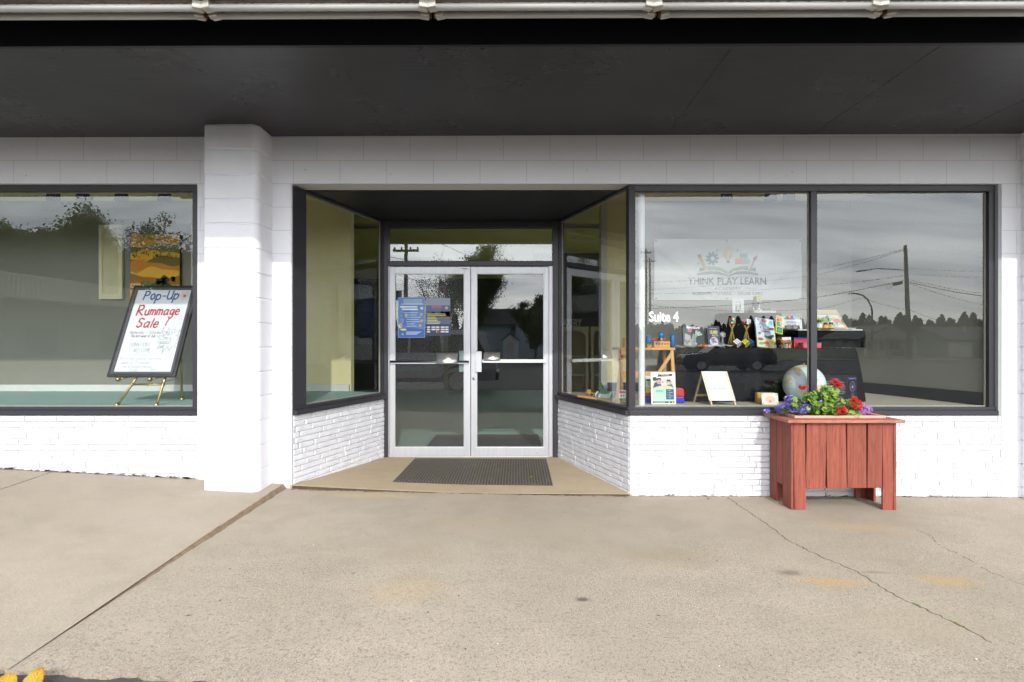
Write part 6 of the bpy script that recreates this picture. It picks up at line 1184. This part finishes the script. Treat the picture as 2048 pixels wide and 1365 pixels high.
b = MB(); b.prism([(-3.4, 2.25), (3.4, 2.25), (0, 3.8)], -.05, 0, M_SIDING); b.prism([(-3.7, 2.1), (0, 3.8), (3.7, 2.1), (3.7, 2.25), (0, 3.98), (-3.7, 2.25)], -1.55, .06, M_SHING); b.build('porch_roof', t)
for x_ in (-2.9, 2.9): b = MB(); b.box(x_ - .1, x_ + .1, -.25, -.05, .25, 2.24, M_TRIM); b.build('porch_post', t)
b = MB(); b.box(-3.3, 3.3, -1.58, .1, 0, .25, M_KERB); b.build('porch_floor', t); b = MB(); b.box(-.45, .45, -1.595, -1.56, .26, 2.2, M_TRIM); b.box(-.25, .25, -1.555, -1.545, .9, 1.9, M_DWIN); b.build('door', t)
for x_ in (1.6, -1.9): b = MB(); b.box(x_ - .75, x_ + .75, -1.595, -1.565, .85, 2.1, M_TRIM); b.build('window', t); b = MB(); b.box(x_ - .66, x_ - .03, -1.56, -1.555, .93, 2.02, M_DWIN); b.box(x_ + .03, x_ + .66, -1.56, -1.555, .93, 2.02, M_DWIN); b.build('pane', t.children[-1])
b = MB(); b.box(1.0, 2.2, -1.2, -.8, .26, .7, P('3a3d44')); b.build('porch_bench', t)
t = thing('long_house', 'long grey house with a low shingle roof east of the gabled house', 'house', (MX(1925, 66), wy(66), gnd(wy(66)))); gable(t, -5.2, 8.5, -4, 4, 2.2, 3.7, .4, M('grey_siding', '7f8486', .7), M_SHING, along='x')
b = MB(); b.box(-5.21, -2.3, 3.97, 4.05, .1, 2.15, M_TRIM); b.build('garage_door', t); b = MB(); b.box(-1.2, -1.0, 1.5, 1.7, 3.0, 3.9, M_TRIM); b.build('vent_pipe', t)
M_BLUE = M('pale_blue_siding', 'aebccc', .7, var=.05)
vd = 56.; y = dy_(vd); t = thing('blue_house', 'pale blue two storey house with a grey roof behind dark shrubs', 'house', (MX(1093, vd), y, gnd(y))); gable(t, -3.4, 3.4, -9, 0, 3.6, 7.2, .45, M_BLUE, M_SHING); gable(t, -8.0, -1.5, -7, -2.5, 4.0, 5.6, .4, M_BLUE, M_SHING, 'wing_wall', 'x')
for x_, z_ in ((-1.4, 1.0), (1.4, 1.0), (0, 4.0)): b = MB(); b.box(x_ - .55, x_ + .55, .001, .05, z_, z_ + 1.5, M_TRIM); b.build('window', t); b = MB(); b.box(x_ - .46, x_ + .46, .051, .056, z_ + .09, z_ + 1.41, M_DWIN); b.build('pane', t.children[-1])
b = MB(); b.tube([(0, -.3, 7.2), (0, -.3, 9.6)], .03, M_ALU, 6); b.build('mast', t)
t = thing('white_shed', 'small white shed between the dark tree and the shrubs', 'shed', (MX(1021, 50), dy_(50), gnd(dy_(50)))); gable(t, -.75, .75, -2, 0, 2.0, 2.6, .12, M('white_siding', 'eceeee', .7), M_SHING); b = MB(); b.box(-.35, .35, .001, .04, .05, 1.85, M_TRIM); b.build('door', t)
# poles, lamps, wires, flag
M_POLE = stretched('weathered_pole_wood', '4a4239', '6b6055', (8, 8, .4), .85, 4, .4); M_GALV = M('galvanised_steel', '6f7274', .5, .6); M_WIRE_ = P('16161a')
def pole(lab, pxb, pxt, pyt, vd, yf, r0, arm=None):
    y = yf(vd); z0 = gnd(y); h = MZ(pyt, vd) - z0; t = thing('utility_pole', lab, 'utility pole', (MX(pxb, vd), y, z0), group='utility poles across the lot'); dx = MX(pxt, vd) - MX(pxb, vd); b = MB(); b.tube([(0, 0, -.3), (dx, 0, h)], [r0, r0 * .62], M_POLE, 12); b.build('shaft', t)
    if arm: b = MB(); b.box(dx - arm, dx + arm, -.07, .07, h - .55, h - .42, M_POLE); b.build('crossarm', t); b = MB(); [b.lathe([(0, 0), (.05, 0), (.06, .08), (.03, .16), (0, .16)], (dx + arm * q, 0, h - .415), P('6a5a4a'), 8) for q in (-.9, -.35, .35, .9)]; b.build('insulators', t)
    return t, dx, h
pa, dxa, ha = pole('tall wooden utility pole with a street lamp arm by the gabled house', 1819, 1810, 491, 51.6, wy, .24)
k_ = 51.6 / F; b = MB(); hz_ = MZ(541, 51.6) - gnd(wy(51.6)); b.tube([(dxa, 0, hz_), (dxa - 20 * k_, 0, hz_ + 2.2 * k_), (dxa - 55 * k_, 0, hz_ + 3.5 * k_), (dxa - 82 * k_, 0, hz_ - .5 * k_)], .045, M_GALV, 8); b.build('lamp_arm', pa); b = MB(); b.obox((dxa - 89 * k_, 0, hz_ - 1.6 * k_), (16 * k_, .3, .16), (0, R(-9), 0), M_GALV); b.build('lamp_head', pa)
b = MB(); b.obox((dxa - 15 * k_, 0, MZ(568, 51.6) - gnd(wy(51.6))), (17 * k_, .25, 6 * k_), (0, R(-14), 0), P('2c2c2c')); b.tube([(dxa + (-32 + 5 * math.cos(a_ * .45)) * k_, 0, MZ(575, 51.6) + .6 + 4.5 * k_ * math.sin(a_ * .45)) for a_ in range(15)], .02, M_WIRE_, 5); b.build('cable_splice', pa)
pole('thick utility pole with a crossarm behind the wired door', 811, 812, 486, 32, dy_, .17, .8); pole('slender utility pole beside the academy banner', 1302, 1299, 516, 70, wy, .19, .9); pole('second slender utility pole close to the white pipe', 1293, 1292, 498, 60, wy, .16, .6)
vd = 54.6; y = wy(vd); z0 = gnd(y); k_ = vd / F; t = thing('street_lamp', 'curved arm street lamp in front of the gabled house', 'street lamp', (MX(1744, vd), y, z0)); H_ = MZ(588, vd) - z0; b = MB(); b.tube([(0, 0, 0), (0, 0, H_ - 38 * k_), (-2 * k_, 0, H_ - 26 * k_), (-9 * k_, 0, H_ - 12 * k_), (-18 * k_, 0, H_ - 4 * k_), (-30 * k_, 0, H_ - .5 * k_), (-38 * k_, 0, H_)], [.11, .09, .085, .08, .075, .07, .06], M_GALV, 10); b.build('post', t); b = MB(); b.obox((-42 * k_, 0, H_), (9 * k_, .28, .13), (0, R(-4), 0), M_GALV); b.build('lamp_head', t)
def wire(lab, pts, r_=.022, vd=51.6, yf=wy):
    P3 = [Vector((MX(px, v), yf(v), MZ(py, v))) for px, py, v in pts]; b = MB(); q = []
    for a_, c_ in zip(P3, P3[1:]):
        L_ = (c_ - a_).length
        for i in range(9): u = i / 8; p = a_.lerp(c_, u); p.z -= .010 * L_ * 4 * u * (1 - u); q.append(p)
    b.tube(q, r_, M_WIRE_, 5); tag(b.build('overhead_wire'), lab, 'wire', 'overhead wires across the lot')
wire('upper wire from the tall pole top towards the banner', ((1806, 499, 51.6), (1630, 540, 60), (1297, 566, 70))); wire('second wire from the tall pole top towards the banner', ((1806, 501, 51.6), (1630, 552, 60), (1297, 580, 70)))
wire('middle wire meeting the tall pole below the lamp arm', ((1806, 552, 51.6), (1640, 572, 60), (1297, 588, 70))); wire('thick cable running through the splice box', ((1806, 562, 51.6), (1640, 594, 60), (1440, 612, 66), (1200, 616, 72)), .035); wire('lowest wire past the curved street lamp', ((1728, 595, 54.6), (1640, 618, 60), (1460, 622, 66), (1200, 600, 72)))
wire('wire falling east from the tall pole', ((1812, 559, 51.6), (2000, 592, 56))); wire('thick cable falling east from the tall pole', ((1812, 564, 51.6), (2000, 597, 56)), .04); wire('steep wire falling east from the tall pole', ((1812, 566, 51.6), (2000, 618, 60))); wire('wire crossing behind the tall pole to the pines', ((1728, 598, 54.6), (1830, 624, 60), (1900, 640, 90)))
wire('faint high wire east of the tall pole', ((1812, 537, 51.6), (2010, 540, 60)), .015); wire('faint lower wire east of the tall pole', ((1812, 548, 51.6), (2010, 553, 60)), .015)
wire('wire from the crossarm pole towards the bare tree', ((815, 556, 32), (960, 590, 52)), .018, yf=dy_); wire('wire rising from the crossarm pole over the doors', ((815, 490, 32), (700, 470, 30)), .018, yf=dy_); wire('long wire sloping down over the transom', ((850, 470, 32), (965, 520, 50)), .018, yf=dy_); wire('low wire west of the crossarm pole', ((811, 520, 32), (700, 496, 30)), .018, yf=dy_)
vd = 44.; y = dy_(vd); z0 = gnd(y); k_ = vd / F; t = thing('flagpole', 'thin flagpole flying the stars and stripes', 'flagpole', (MX(878.5, vd), y, z0)); H_ = MZ(556, vd) - z0; b = MB(); b.tube([(0, 0, 0), (0, 0, H_)], [.06, .035], M_GALV, 8); b.ball((0, 0, H_ + .06), .08, M_BRASS); b.build('mast', t)
b = MB(); nx, nz = 14, 13; w_, h_ = 18 * k_, 22 * k_; fp = lambda u, v: (w_ * u * .8, .12 * math.sin(u * 8), H_ - .2 - h_ * v - h_ * .55 * u * u)
for j in range(nz):
    for i in range(nx):
        canton = i < 6 and j < 7; c_ = P('2a2f5c') if canton else P('a83a44' if j % 2 == 0 else 'd8d4d4'); b.add([fp(i / nx, j / nz), fp((i + 1) / nx, j / nz), fp((i + 1) / nx, (j + 1) / nz), fp(i / nx, (j + 1) / nz)], [(0, 1, 2, 3)], c_, True)
for j in range(3):
    for i in range(3): u, v = (i * 2 + 1) / nx, (j * 2 + 1.2) / nz; p_ = Vector(fp(u, v)); b.add([p_ + Vector((.05 * math.cos(q * 1.257 + 1.57), .012, .05 * math.sin(q * 1.257 + 1.57))) for q in (0, 2, 4, 1, 3)], [(0, 1, 2)], P('e6e6e6'))
b.build('flag', t)
vd = 24.; y = dy_(vd); t = thing('road_sign', 'square road sign seen from behind on a thin post', 'road sign', (MX(801.5, vd), y, gnd(y))); b = MB(); b.tube([(0, 0, 0), (0, 0, MZ(582, vd) - gnd(y))], .03, M_GALV, 8); b.build('post', t); b = MB(); b.box(-.4, .03, -.05, -.035, MZ(601, vd) - gnd(y), MZ(581, vd) - gnd(y), P('1c1c20')); b.build('plate', t)
# pines along the horizon, a few crown shapes copied
def pine(seed, h, lab):
    g = random.Random(seed); t = thing('pine_tree', lab, 'pine tree', (0, 0, 0), group='pine trees on the skyline'); b = MB(); b.tube([(0, 0, 0), (0, 0, h)], [.2, .03], M_BARK, 6); pm = M('pine_needles', '2e3a26', .9, var=.3, vscale=2)
    n_ = 330; w_ = h * g.uniform(.15, .27)
    for i in range(n_):
        u = g.random() ** .8; z = h * (.18 + .82 * u); r_ = w_ * (1 - u) ** .95 * g.uniform(.3, 1.35) + .1; a_ = g.uniform(0, 6.28); c = Vector((r_ * math.cos(a_), r_ * math.sin(a_), z)); s2 = h * .04 * g.uniform(.4, 1.5); d = Vector((math.cos(a_), math.sin(a_), g.uniform(-.5, .1))).normalized(); e = d.cross(Vector((0, 0, 1))).normalized()
        b.add([c - d * s2, c + e * s2 * .8, c + d * s2 * 1.2 + Vector((0, 0, -.1)), c - e * s2 * .8], [(0, 1, 2, 3)], pm); b.add([c - d * s2, c + Vector((0, 0, s2 * .8)), c + d * s2, c - Vector((0, 0, s2 * .6))], [(0, 1, 2, 3)], pm)
    b.build('crown', t); return t
PLAB = 'dark pine tree in the distant row on the skyline'
protos = [pine(s, 10, PLAB) for s in (1, 2, 3, 4, 5, 6)]; g = random.Random(77); first = set()
spots = [(1885, 630, 150), (1920, 640, 150), (1945, 636, 150), (1975, 645, 150), (2000, 640, 150), (1725, 627, 160), (1765, 640, 160), (1690, 630, 160), (1830, 632, 160), (1858, 642, 160)] + [(px + g.uniform(-5, 5), (648 if px < 1420 else 640) + g.uniform(-8, 9) - (6 if px > 1700 else 0), g.uniform(165, 230)) for px in range(1240, 2080, 11)] + [(px + g.uniform(-6, 6), 630 + g.uniform(-9, 12), g.uniform(170, 230)) for px in range(500, 1240, 24)] + [(px + g.uniform(-3, 3), 652 + g.uniform(-5, 6), g.uniform(190, 235)) for px in range(1236, 2080, 6)]
for i, (px, py, vd) in enumerate(spots):
    y = wy(vd); h = (MZ(py, vd) - gnd(y)); k = i % 6; s_ = h / 10 * 1.0
    o = protos[k] if k not in first else dup(protos[k]); first.add(k); o.location = (MX(px, vd), y, gnd(y) - .5); o.scale = (s_ * 1.05, s_ * 1.05, s_ * 1.04); o.rotation_euler = (0, 0, g.uniform(0, 6.28))
# parked car facing west behind the photographer
t = thing('parked_car', 'grey four wheel drive estate car parked facing the shop entrance', 'car', (-2.75, -7.2, az(-2.75, -7.2) - .02)); M_CAR = M('grey_car_paint', 'c4c8cc', .35, .0, var=.03, **{'Coat Weight': .6}); M_TYRE = M('tyre_rubber', '17171a', .85); M_CWIN = M('car_glass', '0c0f12', .04, 0, .8); M_CTRIM = M('car_black_trim', '222327', .6)
prof = [(-2.3, .42), (-2.34, .62), (-2.28, .86), (-2.2, .98), (-1.1, 1.08), (2.2, 1.1), (2.3, 1.02), (2.33, .7), (2.3, .42)]
def hull(poly, wf, mat, b):
    n = len(poly); vs = [(x, -wf(z), z) for x, z in poly] + [(x, wf(z), z) for x, z in poly]; b.add(vs, [tuple(range(n)), tuple(range(2 * n - 1, n - 1, -1))] + [(i, (i + 1) % n, (i + 1) % n + n, i + n) for i in range(n)], mat)
b = MB(); hull(prof, lambda z: .86 + .05 * math.sin((z - .4) * 4), M_CAR, b); cab = [(-1.12, 1.081), (-.48, 1.62), (-.2, 1.69), (1.9, 1.70), (2.05, 1.62), (2.22, 1.101)]; hull(cab, lambda z: .86 - .24 * (z - 1.08) * 1.1, M_CAR, b); b.build('body', t, .035)
cw = lambda z: .86 - .24 * (z - 1.08) * 1.1 + .006
for sd in (-1, 1):
    for poly in ([(-.92, 1.13), (-.42, 1.57), (.02, 1.6), (.02, 1.13)], [(.09, 1.13), (.09, 1.6), (.86, 1.61), (.92, 1.13)], [(1.0, 1.13), (.95, 1.61), (1.83, 1.6), (2.06, 1.13)]): b = MB(); b.prism(poly, 0, .004 * sd, M_CWIN, lambda x, y, z: (x, sd * cw(z) + y, z)); b.build('side_window', t)
    for x_ in (-1.45, 1.35):
        w = None; b = MB(); b.lathe([(.0, -.11), (.27, -.11), (.35, -.1), (.365, -.05), (.365, .05), (.35, .1), (.27, .11), (0, .11)], (x_, sd * .80, .365), M_TYRE, 28, (R(90), 0, 0)); w = b.build('wheel', t); b = MB(); b.lathe([(0, -.01), (.06, -.014), (.2, .0), (.235, -.012), (.24, .02)], (x_, sd * .913, .365), M_ALU, 22, (R(90), 0, 0)); b.build('rim', w)
        b = MB(); pts = [(x_ + .44 * math.cos(a_ * math.pi / 12), .365 + .44 * math.sin(a_ * math.pi / 12)) for a_ in range(13)] + [(x_ + .37 * math.cos(a_ * math.pi / 12), .365 + .37 * math.sin(a_ * math.pi / 12)) for a_ in range(12, -1, -1)]; b.prism(pts, sd * .86, sd * .925, M_CTRIM); b.build('wheel_arch', t)
    b = MB(); b.obox((-.72, sd * 1.0, 1.17), (.12, .2, .15), (0, 0, 0), M_CAR); b.build('wing_mirror', t, .03); b = MB(); b.box(-2.32, -2.2, sd * .55 - .2, sd * .55 + .2, .72, .86, M('headlamp_lens', 'c9cdd0', .1)); b.build('headlight', t, .01); b = MB(); b.box(2.29, 2.34, sd * .72 - .09, sd * .72 + .09, .8, 1.05, P('7a1418', .2)); b.build('tail_light', t, .008)
    b = MB(); b.box(-1.0, 1.0, sd * .9 - .015, sd * .9 + .03, .36, .46, M_CTRIM); b.build('side_step', t, .01); b = MB(); b.tube([(-.1, sd * .66, 1.74), (1.8, sd * .66, 1.75)], .018, M_CTRIM, 8); b.build('roof_rail', t)
b = MB(); b.prism([(-.0, 0), (.0, .0), (0, 0)], 0, 0, M_CWIN); b = MB(); b.add([(-1.09, -.72, 1.12), (-1.09, .72, 1.12), (-.53, .64, 1.585), (-.53, -.64, 1.585)], [(0, 1, 2, 3)], M_CWIN); b.v = [(x - .012, y, z + .012) for x, y, z in b.v]; b.build('windscreen', t)
b = MB(); b.add([(2.205, -.7, 1.15), (2.205, .7, 1.15), (2.07, .64, 1.58), (2.07, -.64, 1.58)], [(0, 1, 2, 3)], M_CWIN); b.v = [(x + .012, y, z) for x, y, z in b.v]; b.build('rear_window', t)
for x0, x1 in ((-2.42, -2.3), (2.3, 2.42)): b = MB(); b.box(x0, x1, -.84, .84, .4, .62, M_CTRIM); b.build('bumper', t, .03)
pk = dup(t, (MX(1447, 29), wy(29), gnd(wy(29)) - .0), (0, 0, 0), 'dark pickup sized car parked across the lot before the pines', (1.08, 1, .9));
for ch in pk.children:
    if ch.name.split('.')[0] in ('body', 'wing_mirror'):
        ch.data = ch.data.copy(); ch.data.materials[0] = M('black_car_paint', '17181c', .2, .3, var=.03)
t = thing('steel_post', 'pale square steel post at the edge of the parking lot', 'post', (wx(892, 0) * 0 + MX(892, 13.0), dy_(13.0), az(-1.5, dy_(13.0)))); b = MB(); b.box(-.05, .05, -.05, .05, 0, 1.55, M('pale_post_paint', '9a968a', .6, var=.15)); b.box(-.06, .06, -.06, .06, 1.551, 1.58, M_GALV); b.build('post', t)
# ------------------------------------------------------------------ light, sky, camera
AZ, EL = math.atan(.17), math.atan(.62 * math.cos(math.atan(.17)))
sd = Vector((math.sin(AZ) * math.cos(EL), -math.cos(AZ) * math.cos(EL), math.sin(EL)))
sun = bpy.data.lights.new('sun', 'SUN'); sun.energy = 2.05; sun.angle = R(.55); sun.color = (1, .965, .91)
so = bpy.data.objects.new('sun', sun); COL.objects.link(so); so.rotation_euler = sd.to_track_quat('Z', 'Y').to_euler(); so.location = sd * 60
w = bpy.data.worlds.new('World'); S.world = w; w.use_nodes = True; nt = w.node_tree; nt.nodes.clear()
def nn(t, **k):
    n = nt.nodes.new(t)
    for a_, v in k.items():
        if a_ in n.inputs: n.inputs[a_].default_value = v
        else: setattr(n, a_, v)
    return n
lk = nt.links.new
sky = nn('ShaderNodeTexSky', sky_type='NISHITA', sun_disc=False, sun_elevation=EL, air_density=1.0, dust_density=2.0)
sky.sun_rotation = math.atan2(sd.x, sd.y)
tc = nn('ShaderNodeTexCoord'); sp = nn('ShaderNodeSeparateXYZ'); lk(tc.outputs['Generated'], sp.inputs[0])
def m(op, a_, b_=0.0):
    n = nn('ShaderNodeMath', operation=op)
    for s_, v in zip(n.inputs, (a_, b_)):
        if hasattr(v, 'is_output'): lk(v, s_)
        else: s_.default_value = v
    return n.outputs[0]
zz = m('MAXIMUM', sp.outputs[2], 0.0); den = m('ADD', zz, .16)
cv = nn('ShaderNodeCombineXYZ'); lk(m('DIVIDE', sp.outputs[0], den), cv.inputs[0]); lk(m('DIVIDE', sp.outputs[1], den), cv.inputs[1])
mp = nn('ShaderNodeMapping'); mp.inputs['Rotation'].default_value = (0, 0, R(14)); mp.inputs['Scale'].default_value = (.5, 1.5, 1); lk(cv.outputs[0], mp.inputs[0])
n1 = nn('ShaderNodeTexNoise', Scale=1.15, Detail=7.0, Roughness=.52, Distortion=.6); lk(mp.outputs[0], n1.inputs['Vector'])
rp = nn('ShaderNodeValToRGB'); e = rp.color_ramp.elements; e[0].position = .36; e[0].color = (9.2, 10., 11.8, 1); e[1].position = .66; e[1].color = (24., 24.6, 25.2, 1); lk(n1.outputs['Fac'], rp.inputs[0])
# brighter, warmer band of thin cloud low down
hz = nn('ShaderNodeMapRange'); lk(sp.outputs[2], hz.inputs[0]); hz.inputs[1].default_value = 0; hz.inputs[2].default_value = .16; hz.inputs[3].default_value = 1; hz.inputs[4].default_value = 0
mx = nn('ShaderNodeMix', data_type='RGBA'); lk(m('MULTIPLY', hz.outputs[0], .8), mx.inputs[0]); lk(rp.outputs[0], mx.inputs[6]); mx.inputs[7].default_value = (14., 14., 13.6, 1)
cov = nn('ShaderNodeMix', data_type='RGBA'); cov.inputs[0].default_value = .86; lk(sky.outputs[0], cov.inputs[6]); lk(mx.outputs[2], cov.inputs[7])
dp = nn('ShaderNodeVectorMath', operation='DOT_PRODUCT'); lk(tc.outputs['Generated'], dp.inputs[0]); dp.inputs[1].default_value = (math.sin(AZ) * .97, -math.cos(AZ) * .97, .24)
glow = m('ADD', m('MULTIPLY', m('POWER', m('MAXIMUM', dp.outputs['Value'], 0.0), 1.6), 1.75), .8)      # thin cloud is brightest on the sun's side
gl = nn('ShaderNodeVectorMath', operation='SCALE'); lk(cov.outputs[2], gl.inputs[0]); lk(glow, gl.inputs['Scale'])
bg = nn('ShaderNodeBackground', Strength=.1); lk(gl.outputs[0], bg.inputs[0]); ow = nn('ShaderNodeOutputWorld'); lk(bg.outputs[0], ow.inputs[0])
cam = bpy.data.cameras.new('camera'); co = bpy.data.objects.new('camera', cam); COL.objects.link(co); S.camera = co
co.location = (0, -CD, CH); co.rotation_euler = (R(90), 0, 0); cam.sensor_width = 36; cam.lens = 36 * F / 2048; cam.shift_x = 2 / 2048; cam.shift_y = 1.5 / 2048; cam.clip_start = .05; cam.clip_end = 2000
S.render.resolution_x, S.render.resolution_y = 1024, 682
v = S.view_settings; v.view_transform = 'Standard'; v.look = 'None'; v.exposure = .27; v.gamma = 1
c = S.cycles; c.use_denoising = True; c.use_adaptive_sampling = False; c.denoising_input_passes = 'RGB_ALBEDO_NORMAL'; c.denoising_prefilter = 'FAST'; c.max_bounces = 9; c.transparent_max_bounces = 24; c.diffuse_bounces = 5; c.glossy_bounces = 5; c.caustics_reflective = False; c.caustics_refractive = False; c.sample_clamp_indirect = 6
try: c.denoiser = 'OPENIMAGEDENOISE'
except Exception: pass
